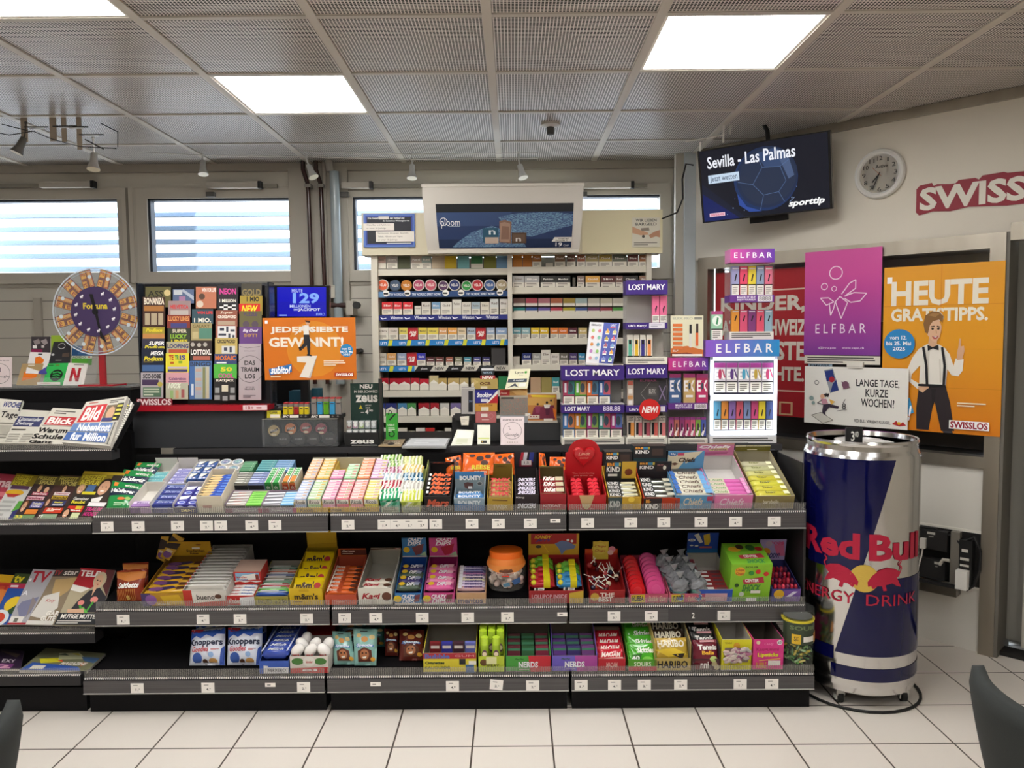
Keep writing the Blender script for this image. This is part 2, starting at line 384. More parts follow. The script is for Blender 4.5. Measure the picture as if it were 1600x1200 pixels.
# ================================================================ the room
H = 2.648; WY = 5.056
b = MB(); b.box(-3.6, 3.0, -3.0, 6.0, -.06, 0, 'floor_tiles'); O('floor', b, kind='structure')
GX = [-1.288+.6022*k for k in range(-4, 9)]; GY = [3.34+.588*k for k in range(-11, 3)]+[WY]
LIGHTS = [(0, 0), (3, -1), (-1, -2), (2, -3), (-2, -4), (0, -6), (4, -5), (3, -8), (-1, -8)]
cells = {(c+4, r+11) for c, r in LIGHTS}
b = MB()
for i in range(len(GX)-1):
    for j in range(len(GY)-1):
        if (i, j) in cells: continue
        b.add([(GX[i], GY[j], H), (GX[i+1], GY[j], H), (GX[i+1], GY[j+1], H), (GX[i], GY[j+1], H)], [(0, 3, 2, 1)], 'perforated_steel')
b.box(-3.8, 3.6, -3.1, 5.3, H+.12, H+.16, '2a2826')
ceil = O('ceiling', b, kind='structure')
b = MB()
for x in GX: b.box(x-.017, x+.017, -3, WY, H-.006, H+.03, 'c4bcb0')
for y in GY[:-1]: b.box(-3.6, 3.4, y-.013, y+.013, H-.005, H+.028, 'bcb5aa')
O('ceiling_grid', b, ceil, kind='structure')
for n, (c, r) in enumerate(LIGHTS):
    x0, x1, y0, y1 = GX[c+4]+.017, GX[c+5]-.017, GY[r+11]+.013, GY[r+12]-.013
    t = E('ceiling_light', ((x0+x1)/2, (y0+y1)/2, H-.002), ['square white ceiling light panel nearest the window wall', 'square white ceiling light panel above the television side of the room',
        'square white ceiling light panel cut off at the top left corner'][n] if n < 3 else 'square white ceiling light panel behind the viewer, light number '+ORD[n], 'ceiling light', 'square ceiling light panels')
    b = MB(); b.box(x0+.012, x1-.012, y0+.012, y1-.012, H+.002, H+.006, 'lamp_panel'); O('diffuser', b, t)
    b = MB()
    for q in ((x0, x1, y0, y0+.012), (x0, x1, y1-.012, y1), (x0, x0+.012, y0+.012, y1-.012), (x1-.012, x1, y0+.012, y1-.012)): b.box(*q, H-.002, H+.06, 'e6e2da')
    b.box(x0, x1, y0, y1, H+.06, H+.064, 'e6e2da'); O('frame', b, t)
# smoke detector and hanging wire lights come with the small things
# ---- walls
b = MB(); b.box(-3.7, -3.6, -3, 5.2, 0, H+.15, 'side_wall'); O('wall_left', b, kind='structure')
b = MB(); b.box(-3.7, 3.1, -3.1, -3.0, 0, H+.15, 'side_wall'); O('wall_front', b, kind='structure')
# window wall with real openings
def zz(py, px=500, Y=WY): return Z(px, py, Y)
WT, WB = zz(309), zz(423)
wins = [(X(-60, WY, 365), X(195, WY, 365)), (X(234, WY, 365), X(455, WY, 365)), (X(553, WY, 365), X(1030, WY, 365))]
b = MB(); D = WY+.12
edges = [-3.6]+[e for w_ in wins for e in w_]+[1.12]
b.box(-3.6, 1.12, WY, D, 0, zz(440), 'wall_boards'); b.box(-3.6, 1.12, WY, D, zz(440), WB-.07, 'frame_paint')
b.box(-3.6, 1.12, WY, D, WT+.07, H+.15, 'frame_paint')
for i in range(0, len(edges), 2):
    e0 = edges[i]+(.07 if i else 0); e1 = edges[i+1]-(.07 if i+2 < len(edges) else 0)
    b.box(e0, e1, WY, D, WB-.07, WT+.07, 'frame_paint')
b.box(-3.6, 1.1, WY-.035, WY, zz(268), H+.05, 'a8a196'); b.box(-3.6, 1.1, WY-.012, WY, zz(446), zz(440), 'a49d91')
wb = O('wall_back', b, kind='structure')
for n, (x0, x1) in enumerate(wins):
    b = MB()
    for q in ((x0-.07, x1+.07, WT, WT+.07), (x0-.07, x1+.07, WB-.07, WB), (x0-.07, x0, WB, WT), (x1, x1+.07, WB, WT)):
        b.box(q[0], q[1], WY-.025, WY+.07, q[2], q[3], 'bdb6aa')
    b.box(x0, x1, WY-.01, WY+.05, WT-.012, WT, '2a3038'); b.box(x0, x0+.016, WY-.01, WY+.05, WB, WT, '2a3038')
    wf = O('window_%d' % (n+1), b, kind='structure')
    b = MB(); b.box(x0, x1, WY+.05, WY+.056, WB, WT, 'dfeaf2&'); O('window_pane', b, wf)
    b = MB()
    for k in range(6):
        zc = WT-.018-k*(WT-WB)/5.05; b.slab([V((x0-.3, WY+.42, zc+.0)), V((x1+.3, WY+.42, zc+.0)), V((x1+.3, WY+.37, zc-.036)), V((x0-.3, WY+.37, zc-.036))], .01, '98aaba')
    O('louvre_slats', b, wf)
# panel covers, mullions and handles on the window wall
b = MB()
b.box(X(198, WY), X(230, WY), WY-.02, WY, zz(438), zz(292), 'b4ada1'); b.box(X(212, WY), X(216, WY), WY-.026, WY-.02, zz(440), zz(292), '7d776d')
b.box(X(462, WY), X(552, WY), WY-.04, WY, 0, zz(264), 'aea79b')
b.box(X(62, WY), X(74, WY), WY-.02, WY, zz(560), zz(462), 'b0a99d')
O('trim_1', b, kind='structure')
# return of the wall beside the angled partition
b = MB(); b.slab([V((1.03, WY, H)), V((1.16, 4.74, H)), V((1.16, 4.74, 0)), V((1.03, WY, 0))], .06, 'b3afa6')
O('wall_return', b, kind='structure')
b = MB(); yy = 4.8
for q, dy, c in ((1055, .06, 'c4beb2'), (1069, .03, 'd0d8de^'), (1089, 0, 'c2bcb0')): b.box(X(q, yy+dy, 450), X(q+(13, 19, 17)[(1055, 1069, 1089).index(q)], yy+dy, 450), yy+dy, yy+dy+.05, 0, H, c)  # middle strip paler and bluer: window light put into its colour
O('trim_2', b, kind='structure')
# ---- angled partition: local frame, s along the wall, depth into the wall, z up
P0 = V((1.15, 4.75, 0)); ANG = math.radians(-45); WF = FR(P0.x, P0.y, 0, rz=ANG)
WN = V((-math.sin(math.radians(45)), -math.cos(math.radians(45)), 0)); WE = V((math.cos(ANG), math.sin(ANG), 0))
def onw(px, py, off=0):     # pixel -> point on the partition, off metres in front of it
    v = RT*((px-800)/F) + UP*((600-py)/F) + fw; p = P0+WN*off
    return EYE + v*(((p-EYE).dot(WN))/v.dot(WN))
def sw(px, py, off=0): return (onw(px, py, off)-P0).dot(WE)
SE = sw(1562, 705)
b = MB(WF)
b.box(-.05, SE+1.2, 0, .1, 1.99, H+.15, 'wall_paint')
b.box(.0, SE-.06, 0, .08, 0, .9, 'white_panel')
wr = O('wall_right', b, kind='structure')
b = MB(); b.box(2.95, 3.05, -3, 3.0, 0, H+.15, 'side_wall'); O('wall_side', b, kind='structure')
b = MB(WF); b.box(-.02, SE+1.2, -.02, 0, H-.05, H-.002, 'brushed_steel'); O('trim_3', b, kind='structure')
b = MB(WF)
b.box(-.02, SE, -.02, .06, 1.93, 2.0, 'brushed_steel'); b.box(-.02, .045, -.02, .06, .9, 1.93, 'brushed_steel')
b.box(SE-.06, SE+.005, -.025, .07, 0, 2.0, 'brushed_steel'); b.box(-.02, SE-.06, -.02, .06, .895, .95, 'brushed_steel')
b.box(SE+.005, SE+.02, -.02, .2, 0, 2.0, '6d6961')
b.box(.05, .07, .06, .14, .95, 1.93, '9a958b')
b.box(.045, SE-.06, .24, .26, .9, 2.0, '3c3a38'); b.box(.045, SE-.06, .06, .24, .9, .95, '2a2827'); b.box(.045, SE-.06, .06, .24, 1.93, 1.95, '6c6a67')
b.box(.045, SE-.06, .225, .24, 1.6, 1.95, 'a3aab0')  # pale slab stands in for the reflection in the upper glass
O('window_4', b, wr, kind='structure')
b = MB(WF)
hd = V((SE, 0, 0))
b.box(SE+.02, SE+1.2, -.02, .06, 1.96, 2.04, 'brushed_steel'); b.box(SE+.02, SE+1.2, .2, .24, .02, 1.97, '8a877f'); b.box(SE+.1, SE+.6, .06, .14, .05, 1.97, 'a09c93'); b.box(SE+.02, SE+.5, .14, .16, .05, 1.97, '8d8a83')
O('door_1', b, kind='structure')
b = MB(WF); b.box(SE+.63, SE+1.2, -.01, .06, .03, 1.96, 'a19d94'); b.box(SE+.02, SE+.62, .03, .12, .0, .02, '23211f'); b.box(SE+.0, SE+1.2, .24, .3, -.01, 2.1, '8a877f'); O('door_2', b, kind='structure')  # dark threshold and backing wall added to block sky light under the door
# ================================================================ fittings on walls and ceiling
# window openers
for n, (x0, x1, xa, xb, lab) in enumerate(((-40, 145, 65, 145, 'grey window opener rail above the window behind the lucky wheel'), (322, 432, 325, 405, 'grey window opener rail above the window behind the ticket rack'),
        (532, 660, 535, 578, 'grey window opener with boxy motor beside the pipes'), (905, 1012, 908, 985, 'grey window opener rail between sign box and television corner'))):
    y0 = WY-.06; z0, z1 = Z(x0, 295, y0), Z(x0, 286, y0)
    t = E('window_opener', (X(xa, y0, 290), y0, z0), lab, 'window opener', 'window openers above the windows')
    b = MB(); b.box(X(x0, y0, 290), X(x1, y0, 290), y0+.01, WY-.036, z0+.006, z1-.006, '8d877c'); O('rail', b, t)
    b = MB(); b.box(X(xa, y0, 290), X(xb, y0, 290), y0-.03, y0+.01, z0, z1, 'b7b0a5'); b.box(X(xb, y0, 290), X(xb, y0, 290)+.02, y0-.034, y0+.014, z0-.004, z1+.004, '2c2b2b'); O('motor_box', b, t)
    b = MB(); b.box(X(x0, y0, 290), X(x0, y0, 290)+.05, y0-.01, WY-.036, z0-.05, z0-.02, '55524e'); O('bracket', b, t)
# heating pipes
for px, lab in ((483, 'dark brown heating pipe under the bright spotlight'), (503, 'dark brown heating pipe next to the grey duct')):
    y = WY-.085; x = X(px, y, 350); t = E('heating_pipe', (x, y, Z(px, 600, y)), lab, 'pipe', 'brown heating pipes')
    b = MB(); b.tube([(x+.012, y, Z(px, 600, y)), (x+.008, y, Z(px, 440, y)), (x, y, Z(px, 300, y)), (x-.005, y, Z(px, 285, y)), (x-.03, y-.0, Z(px, 265, y)), (x-.03, y, H)], .0135, '38201c^', 10); O('pipe', b, t)
    b = MB(); b.box(x-.02, x+.02, y-.02, WY-.04, Z(px, 293, y), Z(px, 288, y), '8f8a82'); O('clamp', b, t)
b = MB(); y = WY-.1; b.tube([(X(527, y, 350), y, Z(527, 600, y)), (X(524, y, 350), y, Z(524, 268, y))], .03, '9aa4a8^', 14); b.tube([(X(524, y), y, Z(524, 268, y)), (X(522, y), y, H)], .022, 'a9a49b', 10)
b.tube([(X(513, y), WY-.05, Z(513, 600, y)), (X(512, y), WY-.05, H)], .012, 'b9b2a6'); O('ventilation_duct', b, None, 'grey round duct running up the wall beside brown pipes', 'duct')
b = MB(); y = WY-.1; b.box(X(514, y), X(529, y), y-.035, y+.03, Z(520, 466, y), Z(520, 446, y), 'c2bcb0'); b.face(X(514, y), X(529, y), Z(520, 466, y), Z(520, 446, y), y-.035, 'r .08 .06 .92 .1 9a958b;c .5 .85 .05 7a756c'); O('junction_box', b, None, 'beige junction box at the foot of the grey duct', 'junction box')
b = MB(); y = WY-.12; b.tube([(X(515, y), y, Z(515, 477, y)), (X(545, y), y, Z(545, 477, y))], .016, '3a2220'); b.box(X(545, y), X(556, y), y-.02, WY, Z(550, 492, y), Z(550, 470, y), 'b9b2a6')
b.tube([(X(556, y), y, Z(556, 478, y)), (X(566, y), y, Z(566, 476, y))], .012, '2b2a2a'); b.cyl((X(561, y), y-.03, Z(561, 477, y)), (X(561, y), y+.02, Z(561, 477, y)), .022, .022, '2b2a2a'); O('valve', b, None, 'black valve on a brown pipe behind the jackpot screen', 'valve')
b = MB(); b.tube([(X(556, y), y, Z(556, 549, y)), (X(568, y), y, Z(568, 549, y))], .013, '2b2a2a'); b.cyl((X(560, y), y-.03, Z(560, 549, y)), (X(560, y), WY, Z(560, 549, y)), .018, .018, '2b2a2a'); O('valve', b, None, 'black valve beside the orange jackpot poster', 'valve')
# smoke detector
t = E('smoke_detector', atz(860, 208, H-.06), 'small round smoke detector on the perforated ceiling', 'smoke detector')
p = atz(860, 208, H-.05)
b = MB(); b.lathe(p.x, p.y, [(.02, H-.02), (.052, H-.012), (.05, H)], 'c9c5bd'); O('base', b, t)
b = MB(); b.lathe(p.x, p.y, [(.012, H-.06), (.02, H-.055), (.02, H-.02)], '4c4a48'); O('sensor', b, t)
# wire lighting
def spot(px, py, lab, Y, kind='silver', lean=.3):
    p = at(px, py, Y); t = E('spotlight', (p.x, p.y, p.z-.06), lab, 'spotlight', 'low voltage wire spotlights')
    c = {'silver': 'd9d7d2~', 'dark': '5c5853', 'bulb': 'c8c4bc~'}[kind]
    b = MB(); b.tube([(p.x-lean*.03, p.y, p.z+.075), (p.x-lean*.02, p.y, p.z+.03), (p.x, p.y, p.z)], .005, c); b.ball((p.x-lean*.03, p.y, p.z+.075), .008, c); O('arm', b, t)
    d = V((lean, -.25, -1)).normalized(); q = p
    b = MB(); b.cyl(q, q+d*.055, .016, .02, c, 14); O('housing', b, t)
    b = MB(); b.cyl(q+d*.055, q+d*.085, .021, .031, c, 14, True, 'efe6cf'); O('reflector', b, t)
spot(38, 216, 'dark swivelled spotlight under the hanging bars, by the left edge', 3.95, 'dark', -.4); spot(147, 240, 'silver spotlight with wide reflector between hanging bars and bare bulb', 3.95, 'silver', .05)
spot(317, 252, 'small glass bulb spotlight hanging alone on the wires', 4.75, 'bulb', .1); spot(482, 258, 'bright silver spotlight in front of the brown pipes', 4.75, 'silver', .45)
spot(644, 258, 'silver spotlight pointing down above the small age notice', 4.75, 'silver', 0); spot(812, 258, 'silver spotlight above the middle of the sign box', 4.75, 'silver', .25)
ends = [(160, 228), (330, 235), (480, 237), (645, 241), (840, 239)]
for off, lab in ((0, 'upper thin lighting wire stretched below the ceiling'), (8, 'lower thin lighting wire stretched below the ceiling')):
    b = MB(); b.tube([at(x, y+off, 4.72) for x, y in ends], .0028, 'd6d2cb', 6); O('lighting_wire', b, None, lab, 'wire', 'lighting wires')
for n, (px, py) in enumerate(((39, 222), (84, 221), (101, 222), (125, 234))):
    Y = 3.95; p = at(px, py, Y); wd = .012 if n > 1 else .016
    t = E('hanging_bar', (p.x, p.y, p.z), 'flat beige bar hanging from the ceiling, %s of four from the window-side corner' % ORD[n+1], 'hanging bar', 'flat bars carrying the wire lights')
    b = MB(); b.box(p.x-wd, p.x+wd, Y-.003, Y+.003, p.z, H, 'a09384'); O('bar', b, t)
    b = MB(); b.box(p.x-.0, p.x+.12, Y-.005, Y+.003, p.z+.07, p.z+.076, '4a4744'); b.box(p.x+.03, p.x+.1, Y-.007, Y+.002, p.z+.064, p.z+.07, 'd8dde0'); O('cross_arm', b, t)
b = MB(); Y = 3.93
b.tube([at(0, 208, Y), at(14, 211, Y), at(52, 205, Y), at(83, 218, Y), at(125, 229, Y), at(182, 232, Y)], .0022, '3b3836', 6); b.tube([at(3, 194, Y), at(50, 206, Y)], .0022, '3b3836', 6)
b.tube([at(158, 193, Y), at(184, 206, Y), at(184, 230, Y)], .0022, '3b3836', 6); b.tube([at(133, 218, Y), at(162, 233, Y)], .0035, '3b3836', 6); O('lighting_wire', b, None, 'dark sagging lighting wires looped between the hanging bars', 'wire')
b = MB(); Y = 4.2
b.tube([at(1098, 189, Y), at(1131, 190, Y), at(1130, 223, Y)], .006, 'd9d5ce', 6); b.tube([at(1108, 176, Y), at(1143, 176, Y), at(1141, 210, Y)], .006, 'd9d5ce', 6); b.tube([at(1070, 222, Y), at(1135, 210, Y)], .003, 'd9d5ce', 6)
b.tube([at(1094, 222, Y), at(1094, 236, Y)], .005, 'd9d5ce', 6); O('wire_bracket', b, None, 'bent white wire bracket on the ceiling above the television', 'bracket')
# ---------------------------------------------------------------- television, clock, wall logo
q = px_quad((1089.5, 236, 4.33), (1297, 203, 3.98), (1301, 326, 4.04), (1098, 349, 4.39)); ctr = sum(q, V())/4
t = E('television', tuple(ctr), 'flat television showing a football match tip, hung in the corner', 'television')
b = MB(); b.slab(q, .045, '141416^'); O('body', b, t)
qi = [ctr+(p-ctr)*.965 for p in q]; nn = -(q[1]-q[0]).cross(q[3]-q[0]).normalized(); qi = [p+nn*.002 for p in qi]
b = MB(); b.slab(qi, .002, '0c1020!')
b.art('p 101830! 0 .45 0 1 .35 1;p 0a1c5c! 0 .6 0 1 .3 1;c .52 .5 .44 16305e!;c .53 .48 .42 1c2a48!;p 2a4a9a! .29 .66 .36 .85 .48 .94 .38 .93 .3 .82;c .535 .47 .39 232f48!;p 34486e! .46 .14 .6 .1 .7 .22 .64 .36 .52 .34;p 4a5c80! .6 .1 .7 .2 .745 .5 .7 .54 .655 .34;'
      'l 55709c! .006 .46 .14 .5 .34 .42 .56 .5 .72 .62 .7 .68 .56 .64 .36 .5 .34;l 55709c! .006 .3 .5 .42 .56;l 55709c! .006 .5 .72 .47 .92;l 55709c! .006 .62 .7 .66 .84;l 55709c! .006 .64 .36 .71 .28;'
      't .06 .09 .76 .26 f4f6ff!* Sevilla - Las Palmas;r .06 .35 .315 .47 c8dcf0!;t .075 .365 .3 .465 1a2440! Jetzt wetten;t .69 .84 .965 .95 ffffff!**/ sporttip;r .05 .89 .18 .94 f0c8d8!;t .06 .9 .17 .93 c02040!* SWISSLOS;'
      'c .25 .85 .008 9ab0d8!;c .2 .93 .006 9ab0d8!;c .34 .9 .006 9ab0d8!;c .72 .8 .01 7a90b8!;l 9ab0d8! .006 .7 .86 .74 .8;c .27 .72 .006 6a80b8!;c .76 .66 .006 6a80b8!')
O('screen', b, t)
nn2 = -nn*.075
b = MB(); p = q[0]*.4+q[1]*.6; b.tube([p+V((0, .08, -.05)), p+V((-.01, .08, .06)), V((p.x-.02, p.y+.1, H))], .012, '1c1b1b'); ux = (q[1]-q[0]).normalized()*.1; uz = (q[0]-q[3]).normalized()*.1; b.slab([ctr+nn2-ux+uz, ctr+nn2+ux+uz, ctr+nn2+ux-uz*2.3, ctr+nn2-ux-uz*2.3], .03, '1c1b1b'); O('mount', b, t)
b = MB(); b.tube([at(1083, 258, 4.45), at(1072, 256, 4.5), at(1066, 280, 4.5), at(1067, 310, 4.52), at(1058, 332, 4.55), at(1034, 342, 4.6)], .005, '1d1c1c', 6); O('cable', b, None, 'thin black cable curving from the television to the tobacco cabinet', 'cable')
cp = onw(1376, 272); s0 = (cp-P0).dot(WE); R = .125
t = E('wall_clock', tuple(cp), 'round white wall clock between television and red wall lettering', 'clock')
cf = WF @ Matrix.Translation((s0, 0, cp.z)) @ Matrix.Rotation(math.radians(90), 4, 'X')
b = MB(cf); b.lathe(0, 0, [(R-.004, .002), (R, .012), (R-.006, .028), (R-.018, .034), (R-.027, .026), (R-.029, .012)], 'd9d8d4^', 48); O('rim', b, t)
b = MB(cf); b.cyl((0, 0, .001), (0, 0, .012), R-.026, R-.026, 'd2cabc', 40, smooth=False); O('dial', b, t)
b = MB(WF); b.face(s0-R, s0+R, cp.z-R, cp.z+R, -.013)
for h in range(1, 13):
    a = h*math.pi/6; u, v = .5+.31*math.sin(a), .5-.31*math.cos(a); wd = .012 if h == 1 else .035 if h < 10 else .05
    b.art('t %f %f %f %f 2c2a28 %d' % (u-wd, v-.042, u+wd, v+.042, h))
b.art('t .42 .32 .66 .39 2c2a28* Active'); O('dial_print', b, t)
b = MB(WF); b.face(s0-R, s0+R, cp.z-R, cp.z+R, -.016); b.art('l 1c1a1a .028 .5 .5 .36 .66'); O('hour_hand', b, t)
b = MB(WF); b.face(s0-R, s0+R, cp.z-R, cp.z+R, -.018); b.art('l 1c1a1a .02 .51 .47 .37 .8'); O('minute_hand', b, t)
b = MB(WF); b.face(s0-R, s0+R, cp.z-R, cp.z+R, -.020); b.art('l b06040 .008 .54 .55 .36 .36'); O('second_hand', b, t)
sa, sb = sw(1432, 310), sw(1432, 310)+(sw(1605, 305)-sw(1437, 310))*1.72; za, zb = onw(1445, 336).z, onw(1445, 283).z
b = MB(WF); b.face(sa, sb, za, zb, -.004)
b.art('p 8c1d30 .0 .22 .02 .12 .09 .08 .1 .18 .12 .14 .22 .2 .24 .1 .33 .1 .35 .16 .37 .06 .48 .04 .5 .08 .62 .1 .99 .1 1 .95 .5 .98 .3 .9 .2 .97 .1 .92 .02 1 0 .9')
b.art('t .02 .2 .98 .88 ded8cc** SWISSLOS'); b.box(sa+.02, sb-.02, -.004, 0, za+.03, zb-.03, '8c1d30'); O('wall_lettering', b, None, 'red and white lettering stuck on the wall beside the clock', 'sign')
# ---------------------------------------------------------------- posters at the partition window
def wposter(name, px0, py0, px1, py1, off, th, c, art, label, tilt=0):
    s0, s1 = sw(px0, (py0+py1)/2, off), sw(px1, (py0+py1)/2, off); z1, z0 = onw((px0+px1)/2, py0, off).z, onw((px0+px1)/2, py1, off).z
    b = MB(WF); b.box(s0, s1, -off, -off+th, z0, z1, c); b.face(s0, s1, z0, z1, -off); b.art(art)
    return O(name, b, None, label, 'poster')
nodemat('poster_orange', m_grad('d87a1a', 'e8a018', 2, 1.0, 1.5)); nodemat('poster_magenta', m_grad('6a3a98', 'd04a9c', 2, 1.35, 1.85))
wposter('poster', 1118, 422, 1262, 648, -.045, .004, 'a81c26', 't .06 .18 .98 .3 d8cfc2** KINDER,;t .0 .34 .98 .45 d8cfc2** HAT DIE SCHWEIZ;t .06 .49 .98 .62 d8cfc2** LUSTIGSTE;t .05 .66 .97 .76 d8cfc2** GESCHICHTE.;r .5 .135 .98 .145 e0b8a8;r .5 .82 .98 .83 e0b8a8;r .72 .9 .86 .99 d8b088;r .74 .91 .84 .98 a81c26',
        'dark red poster with large white lettering behind the vape stands')
po = wposter('poster', 1379, 413, 1567, 676, .028, .003, 'poster_orange',
    'r .03 .06 .075 .1 fff;t .07 .09 .88 .24 f2ead8** HEUTE;t .07 .255 .88 .335 f2ead8** GRATISTIPPS.;r 0 .24 1 .242 c87818;r 0 .5 1 .502 d89818;r 0 .73 1 .732 c88018;r .5 0 .503 1 d07a18;'
    'p 3c3a40 .53 .97 .6 .955 .63 1 .55 1;p 2b2226 .335 .71 .555 .71 .6 .82 .64 .985 .53 .99 .465 .8 .425 .99 .32 .99 .315 .86;p 1f191c .44 .74 .48 .74 .47 .82 .45 .86;'
    'p ece7dd .325 .5 .4 .47 .5 .475 .555 .5 .575 .57 .56 .72 .335 .72 .34 .6 .27 .655 .265 .685 .345 .715 .325 .745 .225 .69 .215 .65 .27 .555;p ece7dd .545 .5 .585 .53 .62 .6 .635 .555 .7 .56 .695 .625 .66 .66 .605 .655 .55 .6;p d8d2c6 .4 .5 .42 .5 .41 .72 .395 .72;p d8d2c6 .5 .56 .51 .56 .525 .7 .51 .7;'
    'p dcae8c .325 .735 .36 .71 .41 .715 .42 .735 .39 .75 .37 .765 .34 .755;p dcae8c .645 .565 .645 .52 .655 .49 .66 .44 .675 .44 .675 .485 .7 .48 .705 .51 .69 .56;p dcae8c .41 .43 .48 .44 .475 .485 .445 .5 .405 .475;'
    'p e4b896 .385 .37 .42 .325 .49 .325 .515 .37 .5 .43 .465 .462 .435 .45 .4 .42;p 8a6236 .375 .4 .36 .35 .375 .3 .43 .275 .49 .28 .525 .305 .52 .345 .49 .325 .44 .335 .415 .36 .4 .41;p a87c48 .4 .3 .44 .285 .5 .29 .46 .31;l 4a3020 .007 .425 .368 .455 .365;l 4a3020 .007 .475 .365 .5 .37;e .44 .38 .011 .006 2a2018;e .488 .38 .011 .006 2a2018;l c89870 .005 .468 .385 .474 .408;p b84444 .435 .425 .492 .422 .475 .441 .452 .441;p f4ece4 .445 .427 .484 .425 .47 .433;'
    'p 17151a .4 .475 .445 .49 .49 .475 .495 .508 .447 .497 .405 .512;l 1c1a1e .014 .365 .488 .395 .6 .405 .715;l 1c1a1e .014 .525 .49 .55 .6 .545 .715;r .33 .712 .56 .726 17151a;'
    'c .155 .47 .09 2a88c8;t .07 .42 .22 .445 fff* vom 12.;t .04 .455 .26 .48 fff* bis 25. Mai;t .1 .49 .21 .512 fff* 2025;'
    'p 3a9ad0 0 .86 .26 .8 .3 .89 0 .97;t .0 .845 .28 .94 fff**/ subito!;t .02 .95 .25 .965 fff Gratis;x .66 .81 .92 .84 f4e4c4 2;r .6 .92 .92 .97 fff;t .61 .925 .91 .965 9c1c34** SWISSLOS',
    'orange poster of a person in white shirt and black braces')
wposter('poster', 1257, 390, 1377, 555, .035, .003, 'poster_magenta',
    'o .42 .215 .065 .009 f6dcee;o .27 .34 .034 .008 f6dcee;o .4 .365 .026 .007 f6dcee;l f6dcee .01 .22 .45 .3 .52 .4 .49 .33 .45 .22 .45;l f6dcee .01 .34 .5 .36 .62 .4 .55 .42 .48;l f6dcee .01 .42 .49 .5 .65 .58 .5 .48 .44 .42 .49;'
    'l f6dcee .01 .5 .42 .6 .32 .68 .29 .68 .37 .56 .43;l f6dcee .01 .54 .44 .66 .41 .82 .42 .74 .49 .62 .5 .54 .46;t .16 .7 .82 .79 f4e4f4 E L F B A R;t .2 .92 .44 .945 f4e4f4 @vape;t .52 .92 .8 .945 f4e4f4 www.vape.ch',
    'pink to purple poster with white leaf and bubble emblem')
wposter('warning_strip', 1257, 556, 1375, 569, .037, .003, 'dfd9cc', 'x .04 .12 .96 .9 3a3836 3', 'narrow white warning strip under the pink to purple poster')
wposter('shelf_card', 1263, 568, 1300, 578, .03, .004, '9ab0c4', 't .08 .15 .9 .6 2a3440* BM6000', 'pale blue card between purple poster and white cartoon poster')
wposter('marker_holder', 1323, 566, 1348, 575, .06, .02, 'e8e4da^', 'r 0 .7 1 .8 b8b4aa', 'white clip holder at the top edge of the cartoon poster')
wposter('poster', 1257, 574, 1419, 666, .05, .003, 'eeebe4',
    't .52 .2 .92 .34 1c1a1c* LANGE TAGE,;t .61 .36 .82 .49 1c1a1c* KURZE;t .57 .52 .88 .66 1c1a1c* WOCHEN?;t .51 .88 .85 .93 2a2828* RED BULL VERLEIHT FLUUGEL.;p c03030 .86 .92 .9 .86 .93 .92 .96 .87 .99 .93 .93 .95;c .925 .9 .025 e8b020;'
    'p 9aa0a8 .2 .06 .29 .03 .355 .4 .265 .46;p 283a80 .205 .08 .285 .05 .31 .2 .23 .26;p 283a80 .29 .3 .325 .22 .35 .4 .27 .44;c .28 .22 .05 b02838;p 3a3a40 .18 .5 .23 .46 .25 .5 .22 .53;c .19 .52 .04 e0b090;p 2a2428 .2 .49 .26 .46 .25 .53;'
    'p c890a0 .17 .56 .23 .56 .25 .64 .19 .66;p 3a3040 .2 .66 .26 .64 .36 .68 .35 .72 .26 .7 .22 .8 .24 .9 .2 .9 .19 .78;l 303030 .012 .19 .58 .14 .64 .2 .66;p e8b858 .26 .56 .32 .6 .28 .66;'
    'p d8d4ca .08 .86 .18 .8 .3 .92 .2 1;l 6a6660 .008 .08 .86 .18 .8 .3 .92 .2 .99 .08 .86;o .13 .28 .04 .01 5a5a5a;c .42 .3 .06 7a5468;p 7a5468 .38 .24 .47 .34 .4 .38;l 3a3a3a .01 .4 .62 .42 .55;t .39 .62 .43 .72 2a2a2a 8;l 3a3a3a .008 .34 .76 .44 .72;c .08 .56 .04 8aa0a0;c .1 .64 .03 8aa0a0',
    'white cartoon poster of a running person and a drinks can')
# cable tray and chargers on the white panel
S_ = lambda px: sw(px, 870)
t = E('power_rack', tuple(onw(1470, 925)), 'black recessed cable rack with power adapters in the white panel', 'power rack')
zt, zb_ = onw(1480, 826).z, onw(1480, 908).z; hz_ = zt-zb_
b = MB(WF); b.box(S_(1395), S_(1540), -.006, 0, zb_-.012, zt+.012, 'e4e0d6'); b.box(S_(1395), S_(1535), -.008, -.004, zb_, zt, '1a1919'); O('back_plate', b, t)
b = MB(WF); b.box(S_(1395), S_(1503), -.075, -.008, zb_-.05, zb_-.008, '8a857c~'); b.box(S_(1395), S_(1505), -.078, -.05, zb_-.008, zb_+.004, '2a2828'); O('tray', b, t)
b = MB(WF); b.box(S_(1489), S_(1503), -.045, -.008, zb_, zt, '7a756c'); O('divider', b, t)
for pa, pb, za_, zc in ((1408, 1484, .6, .97), (1440, 1482, .04, .42)):
    b = MB(WF); b.box(S_(pa), S_(pb), -.05, -.008, zb_+hz_*za_, zb_+hz_*zc, '262525'); b.face(S_(pa), S_(pb), zb_+hz_*za_, zb_+hz_*zc, -.05, 'r .6 .1 .76 .22 c8c4ba;r .63 .3 .73 .36 8a8680'); O('adapter', b, t)
b = MB(WF); b.box(S_(1504), S_(1524), -.06, -.008, zb_+.02, zt-.03, '1c1b1b'); b.face(S_(1504), S_(1524), zb_+.02, zt-.03, -.06, 'r .2 .2 .7 .27 c8c4ba;r .1 .4 .8 .46 c8c4ba;r .1 .55 .8 .6 c8c4ba'); O('power_strip', b, t)
